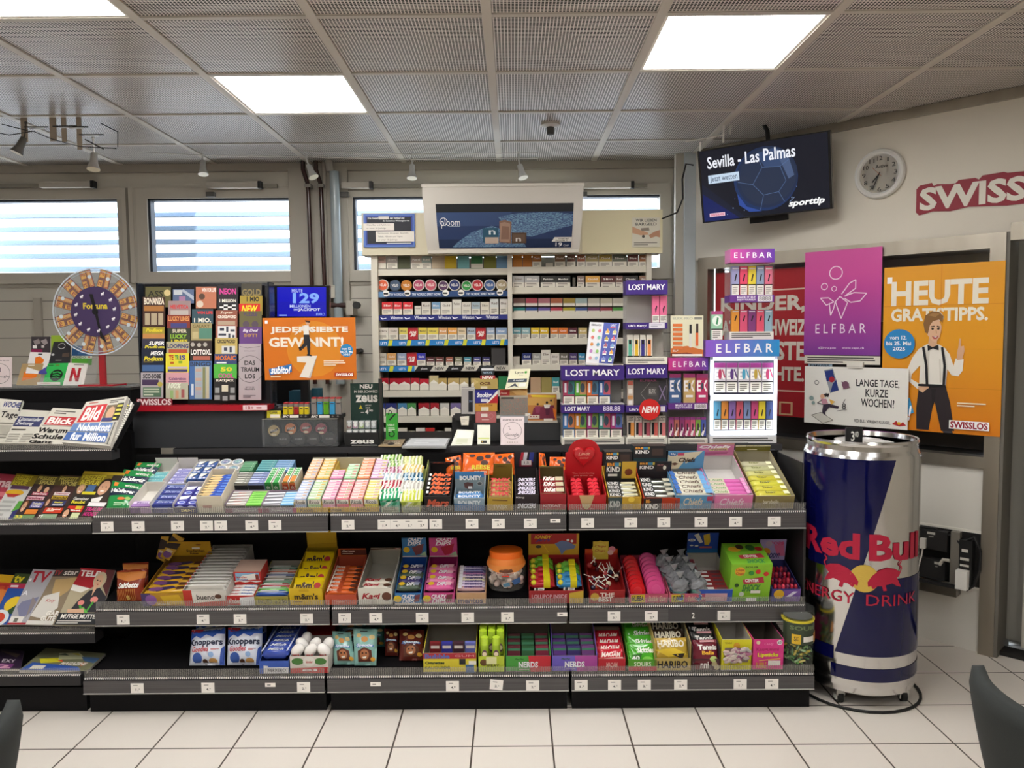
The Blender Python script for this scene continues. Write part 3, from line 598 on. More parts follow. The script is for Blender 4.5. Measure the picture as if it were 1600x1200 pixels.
b = MB(WF); b.box(S_(1503), S_(1521), -.1, -.06, zb_+.0, zb_+.09, 'e8e5de'); O('charger', b, t)
b = MB(WF); b.tube([(S_(1420), -.03, zt-.01), (S_(1460), -.03, zt-.0), (S_(1496), -.035, zt-.03), (S_(1506), -.05, zt-.06)], .006, '161515', 6); b.tube([(S_(1514), -.05, zt-.03), (S_(1526), -.05, zt-.01), (S_(1536), -.05, zt-.07), (S_(1536), -.05, zb_+.1), (S_(1528), -.055, zb_+.02), (S_(1516), -.06, zb_-.01)], .007, '161515', 6)
b.tube([(S_(1448), -.055, zb_+.18), (S_(1446), -.06, zb_+.12), (S_(1438), -.06, zb_+.01)], .004, 'd8d4cc', 6); b.tube([(S_(1474), -.055, zb_+.09), (S_(1480), -.06, zb_+.12), (S_(1490), -.06, zb_+.12)], .009, 'b8b2a6', 6); O('cord', b, t)
b = MB(WF); b.box(S_(1430), S_(1438), -.08, -.05, zb_+.08, zb_+.2, 'e8e5de'); b.box(S_(1444), S_(1452), -.075, -.05, zb_+.16, zb_+.21, 'd8d4cc'); O('plug', b, t)
b = MB(WF); b.box(sw(1218, 835), sw(1262, 835), -.05, 0, onw(1240, 842).z, onw(1240, 826).z, 'd8d4ca'); O('socket_box', b, None, 'flat white socket box on the panel behind the gondola end', 'socket')
b = MB(WF); s_ = sw(1226, 860); b.tube([(s_, -.02, onw(1226, 842).z), (s_, -.02, onw(1226, 900).z)], .006, '2a2828', 6); O('cable', b, None, 'short dark cable below the white socket box', 'cable')
# ================================================================ tobacco cabinet behind the counter
CY_ = 4.65                       # plane of the pack fronts
def cx(px): return X(px, CY_, 550)
def cz(py, px=690): return Z(px, py, CY_)
CB = CY_+.33
t = E('tobacco_cabinet', (cx(800), CY_+.15, 0), 'tall cream open cabinet full of cigarette packs behind the counter', 'cabinet')
cream = 'd6cfbf'
b = MB(); b.box(cx(583), cx(1017), CB-.012, CB, .3, cz(395), '5a554e'); O('back_panel', b, t)
for a, c in ((583, 593), (794, 801), (1009, 1017)):
    b = MB(); b.box(cx(a), cx(c), CY_-.02, CB-.012, 0, cz(395), cream); O('upright', b, t)
b = MB(); b.box(cx(593), cx(1009), CY_-.01, CB-.012, 0, .45, cream); O('base', b, t)
LS = [(420, 430, cream, ''), (455, 464, '2c4a7a', 'r 0 0 .05 1 6a90b8;t .08 .3 .2 .75 e8eef6* TRY NORDIC;t .26 .3 .48 .75 e8eef6* TRY NORDIC SPIRIT NOW!;t .68 .3 .9 .75 e8eef6* TRY NORDIC SPIRIT NOW!;c .06 .3 .55 f0ece4;c .225 .3 .55 f0ece4;c .52 .3 .55 f0ece4;c .64 .3 .55 f0ece4;c .94 .3 .55 f0ece4;r .04 .2 .075 .5 2a2a2a;r .205 .2 .24 .5 2a2a2a;r .5 .2 .535 .5 2a2a2a;r .62 .2 .655 .5 2a2a2a;r .92 .2 .955 .5 2a2a2a'),
      (492, 500, '28307c', ''.join('p f0f2f8 %f .3 %f .62 %f .5 %f .58 %f .82 %f .78;t %f .18 %f .82 f0f2f8* Winston;' % (u, u+.022, u+.045, u+.05, u+.02, u+.012, u+.08, u+.175) for u in (.01, .195, .38, .565, .75))),
      (531, 540, '2a80c4', ''.join('p d8d838 %f 0 %f 0 %f 1 %f 1;t %f .28 %f .75 f4f6fa* LET\'S;' % (u+.095, u+.125, u+.115, u+.085, u+.03, u+.08) for u in (-.02, .125, .27, .415, .56, .705, .85))),
      (571.5, 580, 'd8d2c4', 'r 0 0 .27 1 2a80c4;p d8d838 .08 0 .11 0 .1 1 .07 1;p d8d838 .225 0 .255 0 .245 1 .215 1;t .0 .28 .05 .75 f4f6fa* LET\'S;t .15 .28 .2 .75 f4f6fa* LET\'S;p 1c1a1c .3 0 .42 0 .39 1 .27 1;p 1c1a1c .54 0 .66 0 .63 1 .51 1;p 1c1a1c .78 0 .9 0 .87 1 .75 1;t .32 .3 .37 .8 e8e8e8* ploom;t .56 .3 .61 .8 e8e8e8* ploom;t .43 .22 .5 .8 2a2828* NEW;t .67 .22 .74 .8 2a2828* NEW;t .91 .22 .98 .8 2a2828* NEW'),
      (610, 620, cream, ''), (650, 660, cream, ''), (680, 690, cream, '')]
RS = [(418, 428, cream, ''), (450, 460, cream, ''), (489, 500, cream, ''), (530, 540, cream, ''), (571, 580, cream, ''), (615, 625, cream, ''), (655, 665, cream, '')]
for xs, lst in (((593, 794), LS), ((801, 1009), RS)):
    for y0, y1, c, art in lst:
        b = MB(); b.box(cx(xs[0]), cx(xs[1]), CY_+.012, CB-.012, cz(y1)+.004, cz(y0)-.002, 'a9a294'); sh = O('shelf', b, t)
        b = MB(); b.box(cx(xs[0]), cx(xs[1]), CY_, CY_+.012, cz(y1), cz(y0), c, top='e8e2d4'); b.face(cx(xs[0]), cx(xs[1]), cz(y1), cz(y0), CY_, art); O('edge_strip', b, sh)
# header boards and the curved sign box
b = MB(); y = CY_-.05
b.box(X(565, y, 360), X(1034, y, 360), y, y+.16, Z(800, 397, y), Z(800, 331, y), 'cfc6ac'); b.box(X(910, y), X(1034, y), y-.004, y, Z(970, 396, y), Z(970, 328, y), 'ddd3ae'); O('header_board', b, t)
t2 = E('sign_box', (X(786, 4.5), 4.55, Z(786, 395, 4.5)), 'curved white sign box with blue splash advert above the tobacco cabinet', 'sign')
b = MB(); n = 12; yb = CY_-.055
zt, zl = Z(786, 288, 4.42), Z(786, 394, 4.52); xl, xr = X(661, 4.45, 340), X(911, 4.45, 340)
prof = [(4.42+.1*(k/n)**2, zt+(zl-zt)*k/n, .012*(k/n)**1.5*1.4) for k in range(n+1)]
for (ya, za, ia), (yc, zc, ic) in zip(prof, prof[1:]):
    b.add([(xl+ia, ya, za), (xr-ia, ya, za), (xr-ic, yc, zc), (xl+ic, yc, zc), (xl+ia, yb, za), (xr-ia, yb, za), (xr-ic, yb, zc), (xl+ic, yb, zc)], [(3, 2, 1, 0), (0, 4, 7, 3), (1, 2, 6, 5)], 'd5cfc6')
b.add([(xl, 4.42, zt), (xr, 4.42, zt), (xr, yb, zt), (xl, yb, zt)], [(0, 1, 2, 3)], 'e6e0d6'); b.add([(prof[-1][2]+xl, 4.52, zl), (xr-prof[-1][2], 4.52, zl), (xr-prof[-1][2], yb, zl), (xl+prof[-1][2], yb, zl)], [(3, 2, 1, 0)], 'c0b9ac')
b.box(xl-.004, xr+.004, 4.415, 4.44, zt-.012, zt+.004, 'dcd6cb'); b.box(xl+.02, xr-.02, 4.505, 4.55, zl-.006, zl+.012, 'c9c2b6')
O('housing', b, t2)
def sgn(u, v, o):     # advert sheet following the curve of the box
    k = (.288+.65*v); ia = .012*1.4*k**1.5
    x0, x1 = xl+.072+ia*.8, xr-.052-ia*.8
    return V((x0+(x1-x0)*u, 4.42+.1*k*k-.002-o, zt+(zl-zt)*k))
b = MB(); b.S = sgn; b.k = 1; b.cv = .3
b.art('r 0 0 1 1 2c3e66', 1, 8); b.art('r 0 0 1 .19 1e2024', 1, 3); b.art('r .0 .19 .55 .5 3a4f78;r 0 .8 1 1 202f50', 1, 4)
b.poly([(.45, .3), (.6, .22), (.85, .2), (1, .25), (1, .5), (.85, .62), (.7, .75), (.55, .7), (.5, .5)], 'ice_print'); b.poly([(.15, .85), (.25, .65), (.4, .5), (.5, .6), (.62, .8), (.66, .98), (.1, .98)], 'ice_print')
b.art('t .03 .33 .17 .55 f2f2f4 ploom;o .05 .4 .09 .014 f2f2f4;r .09 .5 .17 .512 b0bccc;r .335 .55 .45 .88 2f5a70;r .35 .76 .45 .9 c8b4a4;p 8a6a5a .46 .4 .5 .37 .55 .42 .545 .9 .455 .88;p a98874 .465 .44 .5 .42 .54 .46 .535 .87 .46 .86;r .55 .66 .66 .9 5a4638;r .56 .7 .65 .86 6a5444;t .38 .6 .43 .7 d8e4ea* n;t .58 .78 .62 .86 d8d0c8* n;p e8e4dc .87 .77 1 .77 1 .87 .85 .87;t .9 .79 .98 .82 202020* STARTSET;t .88 .83 .97 .86 202020* PLOOM X;t .88 .89 .93 .98 f0f0f0* 19;t .94 .94 .98 .98 f0f0f0 CHF')
O('advert_sheet', b, t2)
y = CY_-.06
b = MB(); x0, x1, z0, z1 = X(568, y, 360), X(648, y, 360), Z(608, 386, y), Z(608, 334, y)
b.box(x0, x1, y, y+.006, z0, z1, '5a78c0'); b.face(x0, x1, z0, z1, y, 'r .04 .06 .96 .94 3a4c9a;r .07 .1 .93 .9 23242c;t .09 .1 .3 .16 f4f4f4* Das Gesetz;r .3 .08 .5 .17 d8d0c8;t .52 .1 .8 .16 f4f4f4* den Verkauf und;t .38 .19 .9 .25 f4f4f4* die kostenlose Weitergabe von;r .0 .29 .6 .5 e4ddd4;t .06 .31 .52 .37 6a625c Wein, Bier und Apfelwein;t .06 .41 .44 .47 6a625c an unter 16-Jaehrige;r .24 .53 .99 .84 e4ddd4;t .28 .56 .88 .62 6a625c Spirituosen, Alcopops, Aperitifs,;t .28 .66 .76 .72 6a625c Tabak, Nikotin und Vapes;t .28 .76 .66 .82 6a625c an unter 18-Jaehrige;r .45 .88 .93 .9 e8e8e8')
O('age_notice', b, None, 'blue framed age limit notice on the cream header board', 'notice')
b = MB(); x0, x1, z0, z1 = X(988, y, 360), X(1031, y, 360), Z(1008, 386, y), Z(1008, 340, y)
b.box(x0, x1, y, y+.004, z0, z1, 'd8d2c0'); b.face(x0, x1, z0, z1, y, 't .12 .04 .88 .14 3a3632* WIR LIEBEN;t .12 .17 .88 .27 3a3632* BARGELD;p c89a78 0 .3 .3 .42 .55 .5 .6 .58 .3 .6 0 .52;p b88868 1 .42 .8 .48 .6 .6 .66 .7 .86 .64 1 .68;p 8a7f70 .3 .36 .6 .34 .62 .44 .34 .46;c .4 .64 .05 4a453e;x .06 .82 .94 .96 8a8478 2')
O('cash_notice', b, None, 'cream notice with two hands passing cash, right end of header board', 'notice')
# ---- packs
def pack(name, px0, px1, y0, y1, c, lab, grp, style='', dep=.022, Y=CY_+.016, cat='cigarette pack'):
    x0, x1, z0, z1 = X(px0, Y, y1), X(px1, Y, y1), Z((px0+px1)/2, y1, Y), Z((px0+px1)/2, y0, Y)
    b = MB(); side = 'bdb6a8' if style != 'solid' else c
    b.box(x0, x1, Y, Y+max(dep, (x1-x0)*.4), z0, z1, c, side=side); b.face(x0, x1, z0, z1, Y)
    if style == 'chev': b.art('r 0 .52 1 1 dcd6c8;p eae4d8 0 .52 .5 .28 1 .52')
    elif style == 'tall': b.art('r 0 .55 1 1 d8d2c4')
    elif style == 'tag': b.art('r 0 0 1 .12 8c1a28;r 0 .7 1 1 a81c2a;t .15 .3 .85 .5 f6efe6**/ FOR;t .2 .5 .8 .74 f6efe6**/ 38')
    elif style == 'solid': pass
    elif style == 'half': b.art('r 0 .62 1 .97 dcd6c8')
    else: b.art('r 0 .55 1 1 dcd6c8;x .12 .62 .9 .94 8a847a 3')
    if style in ('', 'tall'): b.art('t .16 .2 .84 .36 %s* %s' % ('f2eee6' if sum(lin(c.rstrip("^~"))[:3]) < 1.3 else '6a5a4c', random.Random(px0).choice(['Parisien', 'Slim', 'Gold', 'Blue', 'Red', 'Classic', 'Menthol', 'Silver'])))
    return O(name, b, None, lab, cat, grp)
def packrow(spec, y0, y1, where, name='cigarette_pack', noun='cigarette pack', style='', cat='cigarette pack', Y=CY_+.016):
    its = [s.split(',') for s in spec.split()]
    for i, p in enumerate(its):
        a, c_, col = float(p[0]), float(p[1]), p[2]; st = p[3] if len(p) > 3 and p[3] else style; ty = float(p[4]) if len(p) > 4 else y0
        nn = noun if st != 'tag' else 'offer card'
        pack(name if st != 'tag' else 'offer_card', a, c_, ty, y1, col, '%s %s, %s from the left %s' % (cname(col), nn, ORD[i+1], where), 'packs %s' % where, st, Y=Y, cat=cat if st != 'tag' else 'offer card')
packrow('587,603,c8a89c,tall 604,621,b0a6a0 622,641,4a4c34,solid 642,659,b8a89a 659,674,9aa8a0 675,695,b8a68c,solid 695,713,d8b828,solid 715,733,78b4b8,solid 736,754,3a7a4a,half 756,775,7a7a2c,solid 776,793,6a90b0,solid', 400, 419.5, 'on the top shelf of the divided cabinet', 'tobacco_pack', 'tobacco pack', cat='tobacco pack')
packrow('597,614,d02c30 615,628,d83038 630,645,d83038 648,658,d8d2c6,tall,478 659,673,d4cec2 675,688,7aa0c0 689,706,e0dace 707,721,dcd8cc,tall,468 722,736,dcd6ca 737,750,a8b8c0 751,765,ddd6c4 766,779,d4d4d0,,467 781,793,d8d2ca,,467', 472, 491.5, 'above the navy edge strip')
packrow('589,607,d8d0c4 608,622,d8ccc0 624,637,d8c860 638,653,c02028,tag 654,667,dcc84c 668,685,e0cc58 686,699,d8a068 700,714,e0a04a 715,728,d8c4a0 730,743,a8b8c8 744,759,c02028,tag 760,773,98a8c0 775,792,8ca4c4', 512, 530.5, 'above the wholly blue edge strip')
packrow('590,604,c8c0b0 605,619,d8a060 621,635,9aa8c0 636,651,c02028,tag,551 652,665,3434a8,,552 667,679,5a2c30,,558 681,693,6a3834,,558 697,708,9a5a48,,558 711,722,8a8a70,,558 725,736,4a8a9a,,558 740,751,4a4c80,,558 754,766,3c3868,,558', 552, 571, 'above the blue and black edge strip')
pack('heater_box', 768, 790, 544, 571, '3a3838', 'large dark grey box at the end of the blue and black strip shelf', None, 'solid', cat='box')
packrow('593,607,b0182c 609,623,b0182c 623,641,b0182c 642,655,b0182c 656,670,b81c30,,592 671,685,c8b888,,587 685,698,b89a58 700,718,c0a468 719,732,c4ac78 736,748,c4ac78', 591, 609.5, 'on the tin bay third lowest shelf', style='chev')
packrow('593,602,303c80 603,620,28306c 622,636,4a80a8 637,650,4a8a4a 654,671,a01c28 673,686,a01c28 688,702,c8c4bc 704,720,7a6a9a', 630, 649.5, 'on the tin bay second lowest shelf', style='chev')
packrow('594,603,d0cabe,half 622,636,d8d0c0,half 638,648,d4cebc,solid,674 650,664,d8d2c8,half 665,679,c02c28,half 682,691,d0c8b8,solid,674 695,705,d0cabe,half', 669, 679.5, 'on the bottom shelf of the tin bay')
for i, (px, c, r) in enumerate(((598, 'd8603a', 9), (617, '44546a', 8.5), (635, 'c07a2a', 8.5), (654, 'b04a68', 9), (673, 'c05868', 9), (692.5, '5a3a5c', 8), (710, '28346c', 9), (729, '3a9a4a', 8), (746, 'b83038', 9), (765, '3c5a8c', 9), (784, 'a89878', 9))):
    y = CY_+.02; p = at(px, 454.5-r, y); R = r*CY_/1215
    t3 = E('nicotine_tin', (p.x, y, p.z-R), '%s round tin standing on edge, %s from the left on the tin shelf' % (cname(c), ORD[i+1]), 'tin', 'round tins on the tin shelf')
    b = MB(); b.cyl((p.x, y+.022, p.z), (p.x, y+.002, p.z), R, R, 'd8d2ca' if i not in (1, 2) else c, 28); O('tin', b, t3)
    b = MB(); b.cyl((p.x, y+.002, p.z), (p.x, y, p.z), R*.86, R*.86, c, 28); b.face(p.x-R, p.x+R, p.z-R, p.z+R, y, 't .2 .38 .8 .6 f4eee6* VELO'); O('label', b, t3)
packrow('801,816,c07a28,solid 817,831,b87024,solid 832,846,b8783a 853,864,b8b0a2,solid,411 867,883,8a6a50 886,899,7a5244 902,914,9a5a3a 915,935,a89868 936,956,b0984c 957,979,6a6c5c 981,997,6a3a34 999,1010,a06a44', 398, 417.5, 'on the top shelf of the grey bay', 'cigar_pack', 'cigarillo pack', cat='cigarillo pack')
packrow('801,819,b4b2b0 820,843,b0aeac 845,868,34322c 869,891,2c2a28 895,899,5c564e,solid,434 902,913,8c7870 915,937,e0a850 939,961,5a2c28 962,973,7a5a50 974,997,34302c 999,1010,8a6a58', 431, 449.5, 'on the second shelf of the grey bay', 'cigar_pack', 'cigarillo pack', cat='cigarillo pack')
for rw, (y0, y1, cs) in enumerate(((466, 478.5, '6a4a42 a03c4a a0646c a05a3c 9a8238 98a8a4 b8b0a0 b8b098 b8b0a0'), (480.5, 488.5, '2a7a78 34508c 6a5a9c b03a4c a89c2c 44548c 6a3458 8c343c 4a8a3c'))):
    packrow(' '.join('%f,%f,%s' % (802.5+19.4*i, 820.5+19.4*i, c) for i, c in enumerate(cs.split())), y0, y1, 'in the %s tier of heat sticks' % ('upper', 'lower')[rw], 'stick_pack', 'heat stick pack', 'half', 'heat stick pack', Y=CY_+(.03, .016)[rw])
packrow('801,814,6aa0a8 815,828,8ab0b4 830,843,d8b828 844,857,d8b020 860,872,d87828 873,887,d87020 888,902,5a2430 904,917,c8b070', 512, 529.5, 'beside the tilted flavour card')
packrow('802,812,c8c2b4,solid,557 816,830,28346c 832,845,9c9c96 846,860,dad4c8,,547 861,874,d4cec4 875,888,6a665a 890,902,4a3a6a 904,914,3a88b0', 552, 570.5, 'on the shelf above the pale phone card')
packrow('829,845,b89878,solid 846,862,9a8a50,solid 863,874,4a9a9c', 590, 614.5, 'behind the football card packet')
pack('tobacco_pouch', 779, 797, 588, 612, '2a7a48', 'green pouch partly hidden behind the pale phone card', None, 'solid', cat='tobacco pouch')
# ================================================================ counter
CZ, CF = 1.02, 3.66
t = E('service_counter', (-.1, 3.9, 0), 'long black service counter behind the sweets shelves', 'counter')
xA, xB = -1.62, X(1222, CF, 700)
b = MB(); b.box(xA, xB, CF, 4.25, CZ-.03, CZ, 'black_steel', front='3a393b'); O('worktop', b, t)
b = MB(); b.box(xA+.01, xB-.01, CF+.02, 4.22, 0, CZ-.03, 'black_steel'); O('body', b, t)
bx0, bx1 = X(209, 3.7, 670), X(414, 3.7, 670); PZ = Z(310, 641, 3.7)
b = MB(); b.box(bx0, bx1, 3.69, 4.0, CZ, PZ, '34363a', top='2c2d30'); O('pedestal', b, None, 'charcoal pedestal box under the scratch ticket rack', 'pedestal')
# ---- scratch ticket rack
y = 3.72; x0, x1 = X(217, y, 540), X(417, y, 540); z0, z1 = PZ, Z(320, 441, y)
t = E('ticket_rack', ((x0+x1)/2, y, z0), 'dark acrylic rack full of scratch tickets on charcoal pedestal', 'ticket rack')
lean = .05
b = MB(); b.slab([V((x0, y+lean+.03, z1)), V((x1, y+lean+.03, z1)), V((x1, y+.03, z0)), V((x0, y+.03, z0))], .012, '1b1b20^'); O('back_plate', b, t)
b = MB(); b.box(x0-.012, x1+.012, y-.06, y+.05, z0, z0+.026, 'a81c2a^'); b.face(x0-.012, x1+.012, z0, z0+.026, y-.06, 'r .82 .0 1 .9 e8d0d4;t .84 .2 .9 .75 a81c2a* 18+;x .92 .3 .99 .7 a81c2a 1'); O('base', b, t)
b = MB(); b.face(x0+.006, x0+.174, z0+.026, z0+.062, y-.058); b.art('t .02 .1 .98 .9 f2dada** SWISSLOS'); b.box(x0+.006, x0+.174, y-.056, y-.053, z0+.026, z0+.06, '8a1c2e'); O('name_plate', b, t)
b = MB(); b.box(x0-.012, x0-.004, y+.02, y+.1, z0+.026, z1, '20242c^'); b.box(x1+.004, x1+.012, y+.02, y+.1, z0+.026, z1, '20242c^'); b.box(x0-.012, x1+.012, y+.02, y+.1, z1-.004, z1+.004, 'c8ccd0&'); O('side_plates', b, t)
TK = [  # px0 px1 py0 py1 colour art words
 (227, 267, 448, 480, '6a6440', 't .1 .2 .7 .5 2a2a20* ASS;c .86 .3 .16 d8c48c', 'olive ticket'), (223, 258, 464, 510, '4a3028', 't .06 .02 .96 .26 f0e4d0** BONANZA;r .06 .3 .94 .48 b07840;r .1 .55 .32 .95 b8a88c;r .38 .55 .64 .95 b8a88c;r .7 .55 .92 .95 b8a88c', 'brown ticket with three pale columns'),
 (223, 257, 511, 532, 'a8983c', 't .14 .1 .9 .36 e8d838**/ Podium;r 0 .5 1 1 c88c50', 'yellow podium ticket'), (222, 257, 529, 546, '3c3a4c', 't .3 .25 .98 .6 fff**/ SUPER;t .1 .6 1 .98 e8d838**/ Podium', 'dark podium ticket with yellow words'),
 (221, 256, 544, 584, '22283c', 't .4 .12 .98 .28 fff**/ MEGA;t .1 .32 .96 .5 e8d838**/ Podium;r .04 .66 1 .9 4a6a9c;x .1 .52 .9 .56 c8b040 1', 'navy podium ticket'), (220, 255, 582, 622, 'b8b0b4', 't .1 .06 .9 .24 28242c** SCO-SOBE;r .06 .28 .8 .5 4a3858;c .86 .46 .1 c0b050;r .1 .58 .92 .95 5a7a60;x .14 .6 .88 .93 c8d0b8 3', 'grey and purple ticket'),
 (270, 303, 452, 474, '5a6a8c', 'r .05 .05 .45 .4 c8ccd0;p b0b8c8 .5 0 1 .5 1 .8 .4 .1;r .3 .5 .6 .9 a87ca0', 'steel blue ticket'), (263, 298, 470, 495, 'a08888', 't .1 .25 .9 .5 d83838** HELVETICA;r .1 .6 .9 .95 c0b8b4', 'grey ticket with red headline'),
 (261, 297, 492, 513, '8a3a30', 't .06 .1 .96 .46 e8a060** LUCKY LINES;r .16 .62 .86 .96 4a4a80', 'dark red lucky ticket'), (262, 297, 513, 536, '3a4034', 't .2 .06 .86 .3 e0d8c0** SUPER;t .12 .4 .86 .7 98c840** LUCKY;t .16 .76 .9 .98 e8d840** LINES', 'black lucky ticket with green word'),
 (260, 296, 534, 552, 'b8b090', 't .04 .2 .96 .56 2c3a78** LOOPING;r .1 .66 .9 .96 c05a3a', 'pale ticket with navy headline'), (259, 295, 552, 582, 'e8dc40', 't .14 .1 .34 .34 c02028** TE;t .4 .1 .58 .34 208a48** TR;t .6 .1 .86 .34 303a98** IS;r .2 .44 .36 .56 c86a28;r .56 .4 .72 .52 8ab030;r .1 .7 .95 .8 c8b8d0;r .1 .84 .95 .96 4a4a78', 'bright yellow falling blocks ticket'),
 (259, 295, 582, 602, 'd8a0a8', 't .14 .36 .88 .6 5a2a6a* Celebration;r .1 .7 .9 .75 8a6078', 'pink celebration ticket'), (259, 294, 598, 624, 'b8b8a0', 't .1 .0 .7 .34 e8ecd8**/ 100%;r .2 .45 .34 .95 98b878;r .44 .45 .58 .95 c89a78;r .7 .4 .84 .9 a05a58', 'pale green ticket with columns'),
 (306, 338, 448, 482, 'c0785c', 't .3 .06 .98 .24 f4ece4** WIN FOR LIFE;c .3 .45 .14 5a4438;c .2 .8 .16 d8c8b8', 'terracotta ticket'), (300, 333, 483, 506, '3a5460', 't .24 .14 .98 .34 d83838** WIN LIFE;t .1 .6 .9 .9 f0ece0** 1 MIO.', 'slate ticket with white million'),
 (298, 331, 505, 532, 'a8986c', 'r .4 .3 1 .9 5a8a78;t .1 .08 .9 .26 6a5a30* GALAXY;r .08 .5 .36 .9 c8b888', 'sand and green ticket'), (297, 331, 532, 564, '3a302c', 'c .12 .2 .1 b8b0a8;c .42 .22 .1 b8b0a8;c .7 .2 .1 b8b0a8;t .04 .44 .98 .7 f4f0e8** LOTTOXL;r .14 .76 .92 .96 b86a58', 'black and white lotto ticket'),
 (296, 331, 564, 624, '4a70a8', 't .04 .02 .96 .14 3a4050** BINGO;r .24 .14 .9 .98 a8b8c0;r .28 .2 .54 .28 c8a898;r .28 .32 .54 .4 b0b0c0;r .28 .44 .54 .52 c8a898;r .28 .56 .54 .64 b0b0c0;r .28 .68 .54 .76 c8a898;r .28 .8 .54 .88 b0b0c0;r .6 .16 .72 .98 8a8a60;r .76 .16 .88 .98 c8c0a0;r .2 .6 .1 .9 d8e4ee', 'tall blue bingo ticket'),
 (340, 372, 446, 474, '2c262c', 't .1 .16 .9 .5 d8489c** NEON;t .1 .76 .9 .94 f0ece0** 1 MILLION', 'black ticket with neon pink word'), (340, 372, 473, 487, '2a282c', 'r .1 .2 .9 .8 e8e8e8;r .1 .2 .3 .4 1c1c1c;r .5 .2 .7 .4 1c1c1c;r .3 .4 .5 .6 1c1c1c;r .7 .4 .9 .6 1c1c1c;r .1 .6 .3 .8 1c1c1c;r .5 .6 .7 .8 1c1c1c', 'checkered black ticket'),
 (337, 371, 485, 510, '9a5a48', 't .2 .05 .8 .25 f0e4d0*/ Super;t .1 .3 .95 .5 f4eee0** CROSSWORD;r .1 .65 .9 .9 b8a088', 'brown crossword ticket'), (337, 370, 508, 530, 'a86a58', 'r .1 .06 .94 .95 e4e4e4;r .2 .2 .4 .4 444858;r .5 .1 .6 .5 444858;r .7 .3 .9 .45 444858;r .14 .6 .5 .75 444858;r .6 .6 .7 .95 444858;r .8 .7 .9 .9 444858', 'white crossword grid ticket'),
 (336, 371, 528, 553, 'c8b068', 't .1 .1 .9 .34 4a4030** CROSSWORD;r .3 .5 .9 .98 d8d8d4;r .4 .6 .55 .8 444858;r .65 .55 .75 .9 444858', 'sand crossword ticket'), (335, 370, 553, 570, '3a4a78', 't .04 .15 .96 .6 d87838** MOSAIC;x .1 .7 .9 .95 e8ecf0 1', 'navy mosaic ticket with orange word'),
 (334, 370, 569, 592, '58b848', 't .3 .2 .8 .5 e8d838** 50;t .2 .62 .86 .96 d8489c** COOL', 'bright green ticket'), (334, 369, 591, 626, '2a2828', 't .1 .04 .9 .18 f0e8d8** BLACKJACK;r .36 .3 .64 .6 d8d0b8;r .06 .42 .26 .66 9a9c9c;r .74 .42 .94 .66 9a9c9c;r .04 .76 .28 .96 9a9c9c;r .4 .8 .62 1 9a9c9c;r .72 .76 .96 .96 9a9c9c', 'black card game ticket'),
 (377, 409, 443, 464, '4a463c', 't .04 .4 .96 .9 8a7a50** GOLD', 'dark gold ticket'), (375, 410, 462, 492, 'a89038', 't .3 .05 .86 .3 2a2418** 1 MIO;r -.04 .42 .9 .95 d82c24;t .06 .5 .8 .88 f4e030**/ NEW', 'gold ticket with a red new flash'),
 (374, 409, 486, 512, '6a6440', 'c .3 .8 .2 5a4c58;c .7 .8 .2 5a4c58;t .2 .1 .8 .3 54406a* PUZZLE', 'olive ticket with two discs'), (374, 409, 511, 537, '6a4484', 't .16 .12 .84 .34 f0e8f0*/ Big Deal;t .2 .4 .8 .6 b88a58** 50T!', 'purple ticket'),
 (373, 408, 537, 625, 'b8acb0', 't .25 .12 .75 .14 5a5058 EXKLUSIV;o .5 .45 .24 .006 2c262a;t .26 .3 .74 .38 1c181c* DAS;t .1 .42 .92 .5 1c181c* TRAUM;t .28 .54 .74 .62 1c181c* LOS;t .3 .76 .7 .78 3a3438* GEWINN BIS;t .28 .79 .72 .82 3a3438* MILLIONEN;x .2 .91 .8 .96 6a6068 2;l 5a5058 .006 .05 .05 .4 .08 .95 .05', 'tall mauve ticket with ring and three words')]
for i, (a, c_, u, v_, col, art, wd) in enumerate(TK):
    f = lambda py: lean*(1-(py-441)/200)
    yy = y+.006-.0
    k = sum(1 for q in TK[:i] if abs(q[0]-a) < 22)
    off = .0035*k
    b = MB(); b.slab(px_quad((a, u, yy+f(u)-off), (c_, u, yy+f(u)-off), (c_, v_, yy+f(v_)-off), (a, v_, yy+f(v_)-off)), .0008, col, art)
    O('scratch_ticket', b, None, wd+' in the dark acrylic ticket rack', 'scratch ticket', 'scratch tickets in the rack')
# ---- jackpot screen and poster
y = 3.98; q = px_quad((424, 446, y), (515, 446, y), (515, 497, y), (424, 497, y))
t = E('jackpot_screen', tuple((q[2]+q[3])/2), 'small blue jackpot screen above the orange poster', 'screen')
b = MB(); b.slab(q, .03, '121316^'); O('body', b, t)
c0 = sum(q, V())/4; qi = [c0+V(((p-c0).x*.84+.006, -.001, (p-c0).z*.9)) for p in q]
b = MB(); b.slab(qi, .001, '1414b4!'); b.art('r 0 0 1 .5 1010c0!;t .3 .06 .52 .18 c8d4ff!* HEUTE;t .32 .2 .86 .56 8ab4ff!** 129;t .26 .6 .68 .7 c8d4ff!* MILLIONEN;t .34 .74 .42 .8 c8d4ff!* IM;t .43 .72 .88 .84 e8f0ff!* JACKPOT;t .8 .88 .98 .97 9ab8ff!* EURO;r .04 .94 .2 .98 9ab8ff!'); O('screen', b, t)
b = MB(); b.box(c0.x-.02, c0.x+.02, y+.03, y+.06, CZ, c0.z, '1b1b1d'); b.box(c0.x-.08, c0.x+.08, y-.03, y+.1, CZ, CZ+.01, '1b1b1d'); b.box(q[0].x-.02, q[0].x, y, y+.04, c0.z-.06, c0.z+.03, '1b1b1d'); O('stand', b, t)
